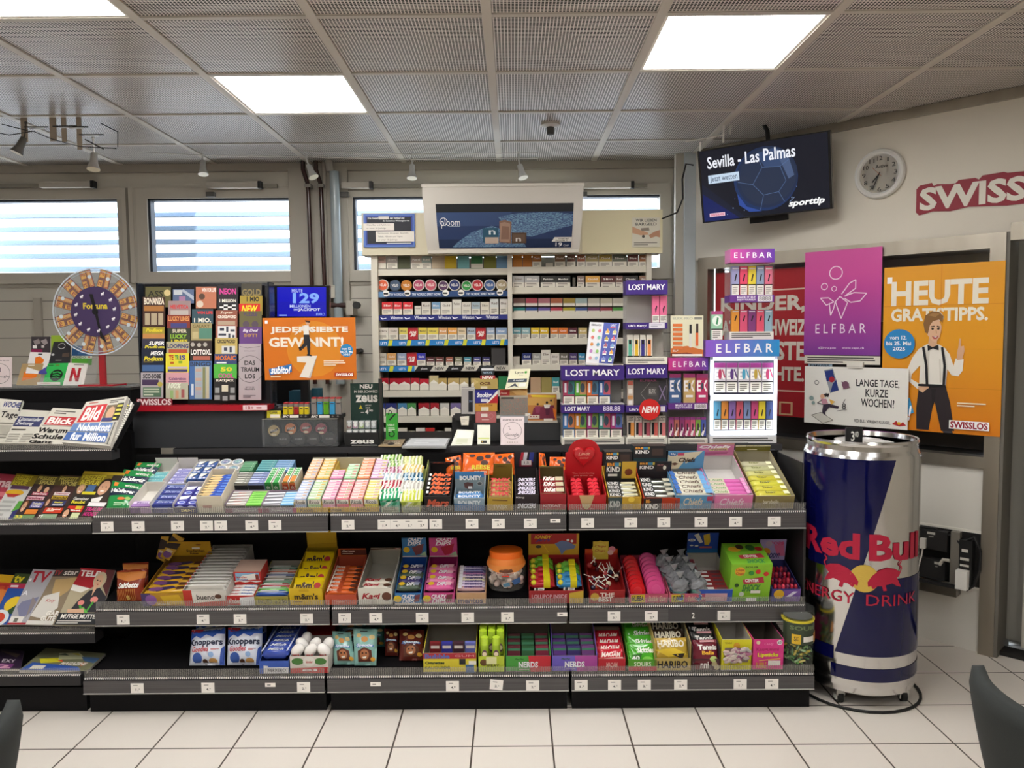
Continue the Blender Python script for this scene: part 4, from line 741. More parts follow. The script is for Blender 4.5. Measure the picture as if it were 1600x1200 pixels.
b = MB(); y = 3.655; b.slab(px_quad((410, 497, y), (555, 496, y), (557, 593, y), (414, 594, y)), .004, 'd6741a',
  'e .55 .5 .3 .45 dc8a24;r .025 .04 .055 .09 fff;t .08 .14 .92 .26 f2e8d8** JEDER SIEBTE;t .06 .31 .87 .47 f2e8d8** GEWINNT!;c .9 .53 .105 2a88c4;t .85 .48 .95 .52 fff* vom 12.;t .83 .53 .97 .57 fff* bis 25. Mai;t .86 .58 .94 .61 fff* 2025;'
  'p e8e2d8 .36 .62 .58 .61 .5 .97 .38 .95 .46 .72 .36 .71;p c8c0b4 .58 .61 .56 .68 .5 .97 .48 .96;p 23242a .44 .26 .5 .26 .51 .4 .5 .6 .48 .6 .47 .44 .43 .5 .4 .48 .44 .4;p 1c1c20 .38 .47 .41 .46 .42 .52 .39 .53;p 1c1c20 .47 .58 .52 .6 .52 .62 .47 .61;'
  'p e8e4dc .45 .12 .5 .12 .5 .27 .44 .27;p e8e4dc .45 .14 .36 .27 .34 .27 .44 .12;p e8e4dc .5 .13 .53 .21 .57 .18 .56 .21 .53 .24 .49 .18;c .49 .08 .035 e0b08c;p 4a3020 .46 .04 .52 .05 .51 .08 .47 .07;'
  'p 2a70b4 .05 .82 .3 .74 .3 .87 .06 .92;t .07 .77 .29 .9 fff**/ subito!;x .65 .68 .9 .78 f4e0c0 3;t .77 .89 .97 .94 fff** SWISSLOS;r .765 .885 .975 .95 b83a20;t .78 .895 .965 .94 fff** SWISSLOS;x .07 .93 .27 .96 f4e0c0 1')
b.box(X(468, y), X(474, y), y+.004, 4.01, Z(470, 560, y), Z(470, 552, y), '3a3a3a')
O('advert_poster', b, None, 'orange landscape poster of a person balancing on a seven', 'poster')
# ================================================================ things on the counter
def card(name, tl, tr, br, bl, th, c, art, label, cat='card', group=None):
    b = MB(); b.slab(px_quad(tl, tr, br, bl), th, c, art); return O(name, b, None, label, cat, group)
def rcard(name, x0, y0, x1, y1, Y, th, c, art, label, cat='card', group=None, lean=0):
    return card(name, (x0, y0, Y+lean), (x1, y0, Y+lean), (x1, y1, Y), (x0, y1, Y), th, c, art, label, cat, group)
def spine(t, name, x0, y0, x1, y1, Y, dep, c, art='', side=None, top=None):
    b = MB(); xa, xb, za, zb = X(x0, Y, y1), X(x1, Y, y1), Z((x0+x1)/2, y1, Y), Z((x0+x1)/2, y0, Y)
    b.box(xa, xb, Y, Y+dep, za, zb, c, side=side, top=top); b.face(xa, xb, za, zb, Y, art); return O(name, b, t)
# tins and lighters
y = 3.72; xa, xb, za, zb = X(414, y, 660), X(530, y, 660), CZ, Z(470, 653, y)
t = E('tin_tray', ((xa+xb)/2, y, za), 'clear acrylic tray of round tins carrying the lighter boxes', 'display tray')
b = MB(); b.box(xa, xb, y-.045, y-.042, za, zb, 'c8ccd0&'); b.box(xa, xa+.003, y-.045, y+.1, za, zb, 'c8ccd0&'); b.box(xb-.003, xb, y-.045, y+.1, za, zb, 'c8ccd0&'); O('front_pane', b, t)
b = MB(); b.box(xa, xb, y+.09, y+.1, za, zb, '3a3a38'); b.box(xa, xb, y-.045, y+.1, za, za+.004, '2a2a2a'); b.box(xa, xb, y-.045, y+.1, zb-.003, zb, 'a09a90'); O('shelf', b, t)
for i, (px, py, c, w_) in enumerate(((428, 673, 'b8a070', 'GOLD'), (454, 670, 'c87a4a', 'TIGER'), (478, 669, 'a04a48', 'CHERRY'), (502, 670, '9a4858', 'BERRY'), (443, 692, '2c2a2a', 'BLACK'), (467, 691, '2a2a2a', 'CUBA'), (490, 690, '302c2c', 'DARK'), (515, 690, '242426', 'CUBA'))):
    Y = y-.03 if i > 3 else y+.0; p = at(px, py, Y); R = 10.6*Y/1215; p.z = max(p.z, CZ+R+.006)
    t3 = E('snuff_tin', tuple(p-V((0, 0, R))), '%s round snuff tin, %s in the %s row of the acrylic tray' % (cname(c), ORD[i % 4+1], 'upper' if i < 4 else 'lower'), 'tin', 'snuff tins in the acrylic tray')
    b = MB(); b.cyl((p.x, Y+.026, p.z), (p.x, Y, p.z), R, R, '1e1c1c', 28); O('tin', b, t3)
    b = MB(); b.cyl((p.x, Y, p.z), (p.x, Y-.002, p.z), R*.84, R*.84, c, 28); b.face(p.x-R, p.x+R, p.z-R, p.z+R, Y-.002, ('p 2a2420 .2 .55 .8 .3 .85 .45 .25 .7;t .24 .4 .76 .56 e8e0d4*/ %s;e .5 .78 .2 .08 d8c8a8' if i < 4 else 't .22 .42 .78 .56 8a8884* %s') % w_); O('label', b, t3)
for n, (x0, x1, yt, ybm, its, lab) in enumerate(((440, 483, 630, 648, 'e0c81c e0c81c b02428 e0c81c e0c81c', 'smaller black lighter box with mostly yellow lighters'), (484, 534, 622, 648, '8a8480 3a98c8 5aa01c 3a98c8 8a8480', 'larger black lighter box with blue, green and grey lighters'))):
    Y = y-.02; t3 = E('lighter_box', (X((x0+x1)/2, Y), Y, zb), lab, 'lighter box', 'lighter boxes on the tin tray')
    spine(t3, 'box', x0, ybm, x1, 653.5, Y-.012, .09, '1c1a1a', 't .04 .2 .26 .8 e8e4dc**/ BIC;r .3 .15 .62 .85 e4e0d8;c .72 .5 .28 6a6866;c .88 .5 .28 6a6866')
    w_ = (x1-x0)/5.2
    for i, c in enumerate(its.split()):
        a = x0+2+i*w_; Xa, Xb = X(a, Y), X(a+w_*.78, Y); z1 = Z(a, yt+6, Y); r = (Xb-Xa)/2
        t4 = E('lighter', ((Xa+Xb)/2, Y+.012, zb+.006), '%s lighter, %s in the %s lighter box' % (cname(c), ORD[i+1], ('smaller', 'larger')[n]), 'lighter', 'lighters in the black boxes')
        b = MB(); b.box(Xa, Xb, Y+.006, Y+.03, zb+.006, z1, c+'^'); b.box(Xa+.003, Xb-.003, Y+.005, Y+.006, z1-.01, z1-.006, '2a2a2a'); O('body', b, t4)
        b = MB(); b.box(Xa, Xb, Y+.008, Y+.028, z1, z1+.014, 'c8c4be~'); b.box(Xa, Xb-.002, Y+.014, Y+.05, z1+.014, z1+.02, 'a82828'); O('lighter_head', b, t4)
rcard('price_card', 417, 642, 438, 653, y-.03, .012, 'd8cc30', 'r .25 .5 .95 .95 ece6da;t .2 .08 .8 .4 2a2a20* CLIPPER', 'small yellow price card on the tin tray')
b = MB(); b.box(X(452, 4.1), X(480, 4.1), 4.1, 4.2, CZ, Z(460, 611, 4.1), '2f5a6c'); O('tobacco_can', b, None, 'teal box behind the yellow lighters', 'box')
b = MB(); p = at(492, 624, 4.0); b.lathe(p.x, 4.05, [(.03, CZ), (.03, p.z+.02), (.028, p.z+.055)], '24505e', 20); O('tobacco_can', b, None, 'dark teal round can behind the larger lighter box', 'can')
b = MB(); b.box(X(430, 4.21), X(482, 4.21), 4.21, 4.25, CZ, Z(450, 594, 4.1), '17181b'); O('till_monitor', b, None, 'black till monitor seen from behind under the orange poster', 'monitor')
b = MB(); p = at(432, 634, 3.84); b.slab(px_quad((417, 600, 4.02), (427, 600, 4.02), (426, 650, 4.0), (416, 650, 4.0)), .02, 'b85a5a'); O('folder', b, None, 'faded red folder standing between ticket rack and till monitor', 'folder')
rg = random.Random(4)
b = MB()
for i in range(4): b.tube([at(424+rg.random()*18, 632+rg.random()*12, 3.9), at(424+rg.random()*22, 622+rg.random()*20, 3.92), at(424+rg.random()*22, 640, 3.9)], .006, '2c2b2b', 6)
b.ball(at(432, 640, 3.92), .035, '2c2b2b', 10, 6, (1.3, .8, .7)); O('cable_bundle', b, None, 'dark tangle of cables behind the yellow price card', 'cables')
# green carton with small bottles
Y = 3.7; t = E('carton_display', (X(565, Y), Y, CZ), 'dark green carton display with rows of small clear boxes', 'display')
xa, xb = X(538, Y, 650), X(591, Y, 650)
b = MB(); b.box(xa, xb, Y, Y+.13, CZ, Z(565, 676, Y), '1e1f1f'); b.face(xa, xb, CZ, Z(565, 686, Y), Y, 't .16 .1 .86 .66 f2f0ea** zeus;r .2 .84 .94 .92 e8e4dc'); O('base', b, t)
b = MB(); Y2 = Y+.12; zt = Z(565, 599, Y2); zm = Z(565, 650, Y2)
b.box(xa+.006, xb+.004, Y2, Y2+.01, CZ, zt, '26423a'); b.face(xa+.006, xb, zm, zt, Y2, 't .3 .03 .7 .16 f4f2ec** NEU;t .12 .21 .86 .29 f0eee8* IN DER SCHWEIZ!;t .16 .36 .86 .58 f2f0ea** zeus;p d8c838 .26 .78 .32 .66 .38 .78;t .46 .66 .66 .7 f0eee8* JETZT;t .48 .73 .62 .77 f0eee8* NUR;t .46 .8 .56 .94 f4f2ec** 4;t .58 .8 .7 .87 f4f2ec* 90;r .32 .88 .42 .9 d8d4cc;l 4a6a5c .008 .85 .1 .92 .4 .84 .6;l 4a6a5c .008 .1 .1 .2 .2'); b.slab([V((xb-.002, Y2, zt+.02)), V((xb+.004, Y-.0, zt+.03)), V((xb+.004, Y, CZ)), V((xb-.002, Y2, CZ))], .003, '2a2c2b'); O('header_card', b, t)
for r in range(2):
    for i in range(5):
        px = 541+i*9.6; z0 = Z(565, 684-r*14, Y+.03*r+.005); Yb = Y+.01+.04*r; c = ('a07a78', 'b08aa0', 'a0b878', 'a8b0b4', 'b8bcc0')[i]
        b = MB(); b.box(X(px, Yb), X(px+8, Yb), Yb, Yb+.03, z0, z0+.036, 'b4b8b8'); b.face(X(px, Yb), X(px+8, Yb), z0, z0+.036, Yb, 'r .1 .35 .9 .95 %s;e .5 .5 .3 .3 e4e8e4;r .1 .05 .9 .2 e8e8e6' % c)
        O('cartridge_box', b, None, '%s small clear box, %s in the %s row of the dark green carton' % (cname(c), ORD[i+1], ('front', 'back')[r]), 'small box', 'small boxes in the dark green carton')
# green hang pack and mats
t = rcard('cable_pack', 603, 646, 621, 687, 3.72, .02, '3aa038', 't .15 .4 .75 .48 e8f0e0* USB-C;l 1c1c1c .06 .3 .25 .8 .02;o .5 .78 .12 .04 1c2a1c;x .2 .52 .8 .7 d0e8c8 3;l 1c1c1c .03 .2 .05 .3 -.12 .45 -.1 .5 .02', 'bright green hanging cable pack beside the dark green carton', 'pack')
b = MB(); b.slab([V(atz(599, 686, CZ+.006)), V(atz(633, 686, CZ+.006)), V(atz(627, 697, CZ+.006)), V(atz(591, 697, CZ+.006))], .004, 'a08868', 't .1 .3 .9 .75 d8ccb4* CAMEL;e .5 .7 .14 .2 3a302a'); O('change_mat', b, None, 'small brown change mat at the counter edge', 'mat')
b = MB(); b.slab([V(atz(641, 684, CZ+.01)), V(atz(704, 684, CZ+.01)), V(atz(697, 698, CZ+.01)), V(atz(628, 698, CZ+.01))], .008, 'a4a6a8^', 'r .04 .1 .96 .9 b8babc;x .2 .3 .8 .7 cfd1d2 2'); O('change_mat', b, None, 'grey plastic change mat on the counter', 'mat')
b = MB(); b.slab(px_quad((714, 671, 3.82), (741, 672, 3.82), (737, 697, 3.69), (704, 697, 3.69)), .03, 'd6d6c8', 'r .12 .08 .88 .5 e4e6da;x .2 .55 .8 .9 c4c8a8 4'); O('card_terminal', b, None, 'white sloping card terminal on the counter', 'card terminal')
Y = 3.86; b = MB(); b.box(X(706, Y), X(745, Y), Y, Y+.1, CZ, Z(725, 652, Y), '1b1a1a'); b.box(X(711, Y), X(736, Y), Y-.02, Y+.02, Z(725, 656, Y), Z(725, 646, Y), '2c2a2a'); O('receipt_printer', b, None, 'black receipt printer behind the white card terminal', 'printer')
b = MB(); b.slab(px_quad((719, 651, Y-.03), (733, 650, Y-.02), (732, 664, Y-.04), (721, 664, Y-.05)), .006, 'c8c0b0', 'x .1 .3 .9 .7 a8a294 3'); O('receipt', b, None, 'crumpled receipt hanging on the black printer', 'receipt')
rcard('stick_box', 721, 605, 742, 647, 3.84, .03, 'a8a4a0', 'r .52 .14 .85 .92 1a1c26;t .55 .48 .82 .56 6a7a9c* ZAP;r .04 .03 .96 .06 c8c4be', 'grey upright pack with a black vapour stick window', 'pack')
b = MB(); b.box(X(720, 3.85), X(742, 3.85), 3.85, 3.9, CZ, Z(730, 648, 3.85), '1c1b1b'); O('pack_stand', b, None, 'black stand under the grey stick pack', 'stand')
# till back with papers
Y = 3.84; b = MB(); b.box(X(741, Y, 680), X(879, Y, 680), Y, Y+.22, CZ+.001, Z(800, 661, Y), '3c3d3e'); b.cyl((X(827, Y), Y+.002, Z(827, 694, Y)), (X(827, Y), Y-.004, Z(827, 694, Y)), .006, .006, '18181a', 12); till = O('cash_register', b, None, 'dark grey back of the cash register between signs and vape rack', 'cash register')
ZT = Z(800, 661, Y)
for x0, y0, x1, y1, c, art, lab in ((741, 592, 778, 608, 'b09a5a', 't .25 .3 .7 .6 5a2a1c** OCB;r .28 .72 .56 .96 d8d0b8;p c8b070 0 0 .2 .3 0 .6', 'tan rolling paper box, topmost in the stack on the register'), (740, 609, 778, 630, '2c2c88', 'p b82430 1 .3 1 1 .5 1;p e8e4e0 1 .02 1 .3 .6 .98 .52 .98;t .14 .2 .76 .66 f2f0f4**/ Smoking;r .3 .68 .6 .9 d8d8e0', 'blue rolling paper box with white curve in the stack'),
        (741, 630, 777, 643, 'c8923c', 't .18 .1 .8 .34 8a5a20* Smoking;r .3 .45 .62 .9 e0d8c4', 'orange rolling paper box in the stack on the register'), (743, 643, 775, 660.5, 'b86868', 'r .26 .2 .58 .5 e4d8d0;r .3 .7 .66 .76 e0c8c0;o .75 .4 .2 .02 d09898', 'dusty pink rolling paper box, lowest in the stack')):
    Yb = 3.845; b = MB(); xa, xb, z0, z1 = X(x0, Yb), X(x1, Yb), Z(760, y1, Yb), Z(760, y0, Yb); b.box(xa, xb, Yb, Yb+.07, z0+.0005, z1-.0005, c); b.face(xa, xb, z0, z1, Yb, art); O('paper_box', b, None, lab, 'box', 'rolling paper boxes on the register')
b = MB(); Yb = 3.86; p = at(762, 581, Yb); b.cyl((p.x, Yb+.006, p.z), (p.x, Yb, p.z), .034, .03, '2c3034', 24); b.face(p.x-.034, p.x+.034, p.z-.045, p.z+.034, Yb, 'r .05 .2 .95 .34 d8dadc;t .16 .42 .84 .54 98b4c8* WAVE;r -.05 .66 1.05 .96 a83038;t .1 .7 .92 .92 f2f0ec** NEW')
b.tube([(p.x, Yb+.01, p.z-.03), (p.x, Yb+.03, p.z-.07)], .004, 'c8ccd0'); O('promotion_disc', b, None, 'small dark promotion disc with red new flash above the rolling papers', 'sign')
card('phone_card', (797, 577, 3.93), (829, 576, 3.93), (824, 607, 3.88), (789, 608, 3.88), .003, 'dcd8b8', 't .28 .12 .7 .26 4a4a40* Lyca;c .8 .18 .06 4a9a3a;t .5 .3 .7 .34 8a8a7a Mobile;r .04 .5 .92 .68 3a4450;t .3 .54 .8 .64 c8d0d0* Lager;p 4a5058 .1 .95 .4 .72 .6 .95 .4 .86;r .6 .72 .9 .9 e8e8e0', 'pale cream phone card standing behind the card packet box')
t = E('card_packet_box', (X(812, 3.85), 3.85, ZT), 'box of collector card packets with red header, on the register', 'card box')
spine(t, 'header_card', 781, 608, 824, 619, 3.9, .004, 'b8884a', 'r 0 .1 .36 1 b02c2c;t .03 .4 .26 .7 f0c0b0*/ Panini;p d8b070 .4 .2 .7 .1 1 .3 1 .9 .6 .8')
spine(t, 'carton', 781, 619, 825, 649, 3.85, .06, 'crowd_print', 'r 0 0 1 .08 b0a898;r .05 .05 .5 .14 2a2a28;r .9 .9 1.08 1.04 e4e0d8')
b = MB(); b.box(X(781, 3.85), X(825, 3.85), 3.85, 3.91, ZT, Z(800, 649, 3.85), '9a9c9e'); O('foot', b, t)
t = E('card_packet_box', (X(848, 3.85), 3.85, ZT), 'yellow and maroon box of football card packets, on the register', 'card box')
spine(t, 'carton', 825, 617, 870, 657, 3.85, .05, 'b87a40', 'p d8c030 .1 0 .95 .02 .95 .1 .15 .08;r 0 .1 .9 .4 c89a50;p 7a2a40 .2 .5 .9 .4 .95 .95 .1 .95;c .66 .3 .05 3a2a20;p e4dcd4 .55 .38 .78 .38 .74 .52 .58 .52;c .8 .22 .04 3a2a20;p 5a2038 .6 .52 .76 .52 .74 .8 .62 .8;c .34 .36 .045 4a3020;p 8a3a58 .24 .44 .44 .44 .4 .7 .28 .7;p e87820 .86 .5 .98 .6 .96 .98 .9 .8;r 0 .78 .4 .92 d8c8b8;r .55 .92 .86 1 e4dcd0;c .1 .84 .03 9a4a4a;c .2 .84 .03 9a4a4a;c .3 .84 .03 9a4a4a')
b = MB(); b.box(X(825, 3.85), X(871, 3.85), 3.835, 3.9, ZT, Z(848, 657, 3.85), 'c4beb2'); O('foot', b, t)
rcard('payment_sign', 746, 664, 766, 694, 3.72, .003, 'dcdccc', 'r .06 .66 .94 .74 c8d080;r .28 .82 .74 .94 2a2824;r .34 .85 .4 .91 c8a040', 'small white payment sign leaning on the cash register', 'sign', lean=.07)
rcard('review_sign', 782, 651, 819, 698, 3.7, .004, 'd8c8c8', 't .1 .09 .9 .14 3a3034* BEWERTEN SIE UNS AUF;o .5 .47 .29 .012 3a3034;t .22 .55 .78 .68 4a4248 Google;l 3a3034 .012 .32 .34 .38 .33 .36 .42 .46 .43;c .3 .86 .022 b8a8a0;c .4 .86 .022 b8a8a0;c .5 .86 .022 b8a8a0;c .6 .86 .022 b8a8a0;c .7 .86 .022 b8a8a0', 'pale pink review sign with a ring, in front of the cash register', 'sign', lean=.08)
# ---------------------------------------------------------------- vape stands
def vapebox(px0, px1, y0, y1, Y, c, art, lab, grp, foot=1, dep=.022):
    xa, xb, za, zb = X(px0, Y, y1), X(px1, Y, y1), Z((px0+px1)/2, y1, Y), Z((px0+px1)/2, y0, Y)
    b = MB(); b.box(xa, xb, Y, Y+dep, za, zb, c); b.face(xa, xb, za, zb, Y); b.art(art)
    return O('vape_box', b, None, lab, 'vape box', grp)
WARN = 'r .0 .62 1 .66 1c1a1c;r .04 .66 .96 1 e4e0d4;x .14 .7 .86 .96 7a766c 4;'
def vstand(name, lab, px0, px1, y0, y1, Y, dep, back, heads, side='b8b4b0', foot=True):
    xa, xb, za, zb = X(px0, Y, y1), X(px1, Y, y1), Z((px0+px1)/2, y1, Y), Z((px0+px1)/2, y0, Y)
    t = E(name, ((xa+xb)/2, Y, za), lab, 'display stand')
    b = MB(); b.box(xa, xb, Y+dep-.006, Y+dep, za, zb, back); O('back_panel', b, t)
    b = MB(); b.box(xa, xa+.003, Y, Y+dep-.006, za, zb, 'c4c8cc&'); b.box(xb-.003, xb, Y, Y+dep-.006, za, zb, 'c4c8cc&'); O('side_pane', b, t)
    for hy0, hy1, c, art, sd in heads:
        b = MB(); b.box(xa-.001, xb+.001, Y-.003, Y+dep-.006, Z((px0+px1)/2, hy1, Y), Z((px0+px1)/2, hy0, Y), sd or c, front=c); b.face(xa, xb, Z((px0+px1)/2, hy1, Y), Z((px0+px1)/2, hy0, Y), Y-.003); b.art(art); O('header_panel' if hy1-hy0 > 12 else 'price_strip', b, t)
    return t
PU = '3c2476'; Y = 3.7
warn = 'x .04 .15 .96 .85 4a4844 3'
vstand('vape_stand', 'wide purple headed vape stand beside the red heart carton', 878, 975, 572, 697, Y, .1, '8a8884', [(572, 594, PU, 't .06 .24 .93 .7 f4f2f6* LOST MARY', None), (632, 645, PU, 't .05 .24 .45 .74 f4f2f6* LOST MARY;t .66 .2 .94 .8 d8d0e8* 888.88', None), (684, 697, 'dcd8cc', warn, None), (631, 633, 'b8b4b8', '', None)])
for r, (n, ya, yb_, cs) in enumerate(((4, 595, 632, 'a83a5c:3a7a78 5aa838:b8885c d86a30:4a7898 3a6ab0:c05868'), (5, 646, 684, '3a78b8:c87a48 d88a30:68a048 a83a80:7a9a48 3a8a80:b85868 a83878:5870b0'))):
    for i, cc in enumerate(cs.split()):
        a, bb = cc.split(':'); px = 880+i*18.6
        vapebox(px, px+17.6, ya, yb_, Y+.02, a, 'p %s .5 0 1 0 1 .58 .4 .58;r .12 .1 .3 .5 e8e8f0;e .66 .3 .2 .2 3a4a58;' % bb+WARN, '%s vape box, %s on the %s tier of the wide purple stand' % (cname(a), ORD[i+1], ('upper', 'lower')[r]), 'vape boxes on the wide purple stand')
vstand('vape_stand', 'narrow purple headed vape stand with a red round sticker', 978, 1042, 570, 695, Y, .1, 'a8a49c', [(570, 591, PU, 't .05 .26 .95 .7 f4f2f6* LOST MARY', None), (634, 644, PU, 't .08 .3 .3 .75 f4f2f6* Life\'s;r .84 .1 .95 .9 d8d4dc', None), (684, 695, 'dcd8cc', warn, None)])
vstand('vape_stand', 'narrow purple headed vape stand, topmost, with two pink boxes', 978, 1042, 438, 569, Y, .1, 'b4b0a6', [(438, 460, PU, 't .06 .28 .94 .68 f4f2f6* LOST MARY', None), (504, 514, PU, 't .06 .3 .5 .75 f4f2f6* Life\'s Merry!;r .56 .1 .94 .9 d8d4dc;x .6 .25 .9 .75 8a88a0 2', None), (558, 569, 'dcd8cc', warn, None)])
for i in range(2): vapebox(1019+i*12, 1030+i*12, 462, 504, Y+.02, 'dc6a90', 'p 1c1a20 .4 .5 .6 .36 .72 .4 .5 .66;' +'r 0 .72 1 1 e0dcd0;x .1 .76 .9 .96 7a766c 4', 'pink vape box, %s of two on the topmost purple stand' % ORD[i+1], 'pink vape boxes')
for i, c in enumerate(('5aa890', 'd8b030', '34307c', 'e08a4c')): vapebox(980+i*10, 989+i*10, 523, 558, Y+.02, 'd4d0c4', 'r .2 .22 .8 .95 %s;r .3 .24 .7 .42 1c1a1c;r .0 .94 1 1 2a2826' % c, 'slim vape box with %s stick, %s on the topmost purple stand' % (cname(c), ORD[i+1]), 'slim vape boxes on the topmost purple stand')
for i, c in enumerate(('d89048', 'c86a70', 'b85a68', 'c86058', 'd07878')): vapebox(980+i*12.2, 991+i*12.2, 650, 684, Y+.02, 'c8bcb0', 'r .5 .3 1 .92 %s;r .16 .3 .5 .85 1c1a1c;t .1 .04 .9 .24 3a3634* LOST;r 0 .9 1 1 e4e0d4' % c, 'slim vape box with black stick, %s below the red sticker' % ORD[i+1], 'slim vape boxes below the red sticker')
rcard('flavour_card', 991, 592, 1041, 634, Y+.03, .002, '4a4848', 't .18 .03 .7 .1 c86090* ELFBAR;l 8a8884 .02 .2 .55 .5 .12;l 8a8884 .02 .2 .55 .5 1;r .42 .3 .7 .62 5a5856;t .46 .38 .66 .54 c0bcb8* ELFX;r .76 .05 1 .95 3c3a40;l 8a7a9a .04 .78 .25 .98 .8;l 8a7a9a .04 .98 .25 .78 .8', 'dark grey flavour card behind the red sticker', 'card')
rcard('flavour_card', 980, 594, 990, 634, Y+.025, .002, 'c8b8a8', 'r .1 .04 .9 .2 d06a58;r .2 .34 .8 .52 e8e4dc;r .1 .6 .9 .74 c8905a;r .2 .8 .8 .96 e8e4dc', 'narrow beige flavour card beside the dark grey card', 'card')
b = MB(); p = at(1015.5, 640, Y-.012); R = 16.5*Y/1215; b.cyl((p.x, Y-.006, p.z), (p.x, Y-.009, p.z), R, R, 'd02420', 36, smooth=False); b.face(p.x-R, p.x+R, p.z-R, p.z+R, Y-.009); b.art('t .12 .34 .9 .66 f6f0ea**/ NEW!'); O('round_sticker', b, None, 'round red new sticker on the narrow purple stand', 'sticker')
# tilted flavour card
card('flavour_sheet', (922, 503, 3.76), (969, 505, 3.76), (957, 572, 3.7), (915, 570, 3.7), .025, 'd8d8dc',
     'p 4a58a8 .46 0 .97 .0 1 1 .48 1;t .06 .04 .4 .09 4a4a50* BM6000;t .7 .03 .9 .08 f4f4f6* LOST;t .7 .09 .9 .13 e06a5a* MARY;'+''.join('e %f %f .055 .04 %s;' % (u, .2+.16*j, c) for j, row in enumerate(('b0c070 d07080', 'd07068 78b8a0', 'c8803c 5890a8', 'b078b0 80b060', 'c88a90 88a8c8')) for u, c in zip((.14, .36), row.split()))+''.join('r %f %f %f %f e8e4dc;p %s %f %f %f %f %f %f;' % (u, .2+.16*j, u+.13, .28+.16*j, c, u, .25+.16*j, u+.06, .14+.16*j, u+.13, .25+.16*j) for j, row in enumerate(('e0a040 c8c078', 'b8a030 d06070', 'a05a6a 78a0c8', 'b86aa0 e0a030', '7a8ac8 58a878')) for u, c in zip((.56, .8), row.split()))+'r 0 .96 1 1 c8c4c0', 'tilted blue and white flavour card on top of the wide purple stand')
# pink/purple stands
nodemat('vape_head', m_grad('c83a86', '5a3a9a', 0, X(1043, Y), X(1107, Y))); nodemat('vape_head_glow', m_grad('8a5ac8', '2a90d0', 0, X(1104, Y), X(1214, Y))); nodemat('vape_head_tall', m_grad('cc4c9c', '6a40a8', 0, X(1140, Y), X(1208, Y)))
vstand('vape_stand', 'pink and purple headed vape stand beside the glowing case', 1044, 1105, 559, 695, Y, .1, 'a49c98', [(559, 579, 'vape_head', 't .1 .28 .96 .7 f6f0f6* E L F B A R', None), (630, 640, '5c2c7c', 't .18 .15 .6 .45 f0e8f4* MAKE IT ELF;t .18 .52 .6 .85 f0e8f4* ENJOY YOURSELF!;r .66 .08 .98 .92 dcd6dc;t .69 .2 .95 .8 8a8488* 8888', None), (685, 695, 'dcd8cc', warn, None)])
for i, (px, c, yt) in enumerate(((1046, '44608c', 584), (1068, 'c0a068', 584), (1088, 'b83060', 584))): vapebox(px, px+18, yt, 630, Y+.02, c, 'r 0 0 1 .14 a03a70;t .04 .22 .96 .6 e8e4e4** EX;e .5 .42 .16 .2 %s;e .5 .42 .1 .12 3a4a58;r .2 .72 .8 .8 e8e4e4' % c, '%s vape box with large letters, %s on the pink and purple stand' % (cname(c), ORD[i+1]), 'vape boxes on the pink and purple stand')
for i, c in enumerate(('a04a78', 'b86a5a', '903a6a', 'b04468', 'c8607a', '7aa040', '4a5aa0')): vapebox(1045+i*8.4, 1052.6+i*8.4, 652, 684, Y+.02, c, 'p e8e0dc .0 .85 .6 .5 .9 .5 .4 .95;r .35 .3 .65 .65 3a2a3a;r 0 .92 1 1 2a2826;r 0 0 1 .12 8a3a7a', '%s slim pod pack, %s in the pink and purple stand' % (cname(c), ORD[i+1]), 'slim pod packs in the pink and purple stand')
# glowing case
t = E('glowing_vape_case', (X(1160, Y), Y, CZ), 'white glowing vape display case with blue and purple header', 'display case')
b = MB(); xa, xb = X(1109, Y, 640), X(1214, Y, 640); zf = lambda py: Z(1160, py, Y)
b.box(xa, xb, Y+.1, Y+.11, CZ, zf(556), '9a98a0')
b.box(xa, xb, Y, Y+.1, zf(692), zf(680), 'd8d8dc'); b.box(xa, xa+.004, Y, Y+.1, zf(680), zf(556), 'c8ccd4^'); b.box(xb-.004, xb, Y, Y+.1, zf(680), zf(556), 'c8ccd4^'); b.box(xa, xb, Y, Y+.1, zf(626), zf(617), 'e8eaf0'); b.face(xa, xb, zf(696), zf(681), Y, 'r 0 0 1 1 e4e2e0;x .05 .15 .95 .9 4a4844 3'); O('housing', b, t)
b = MB()
nodemat('glow_tube', lambda nt, bs, out: (lambda e: (e.inputs[0].__setattr__('default_value', (.85, .93, 1, 1)), e.inputs[1].__setattr__('default_value', 3.0), nt.links.new(e.outputs[0], out.inputs[0])))(N(nt, 'Emission')))
for q in ((1110, 562, 1114, 678), (1209, 562, 1213, 678), (1114, 558, 1209, 563), (1114, 616.5, 1209, 623), (1114, 673, 1209, 679)): b.box(X(q[0], Y), X(q[2], Y), Y-.006, Y+.004, zf(q[3]), zf(q[1]), 'glow_tube')
O('light_tube', b, t)
b = MB(); b.box(X(1101, Y-.0), xb+.004, Y-.012, Y+.1, zf(557), zf(531), '8a5ac0', front='vape_head_glow'); b.face(X(1104, Y), xb, zf(557), zf(531), Y-.012, 't .12 .22 .92 .76 f4f2f8* E L F B A R'); O('header_panel', b, t)
for i, c in enumerate(('b03a5c', '5a3a78', '4a9ab8', 'b89a40', 'c04870')):
    vapebox(1116+i*18.6, 1133.4+i*18.6, 567, 613, Y+.02, 'c8c0c8', 'r 0 0 1 .16 9a3a80;t .04 .22 .96 .56 f4f0ec** EX;e .5 .38 .16 .18 %s;l %s .04 .7 .22 .95 .5;' % (c, c)+WARN, '%s vape box, %s on the upper tier of the glowing case' % (cname(c), ORD[i+1]), 'vape boxes on the upper tier of the glowing case')
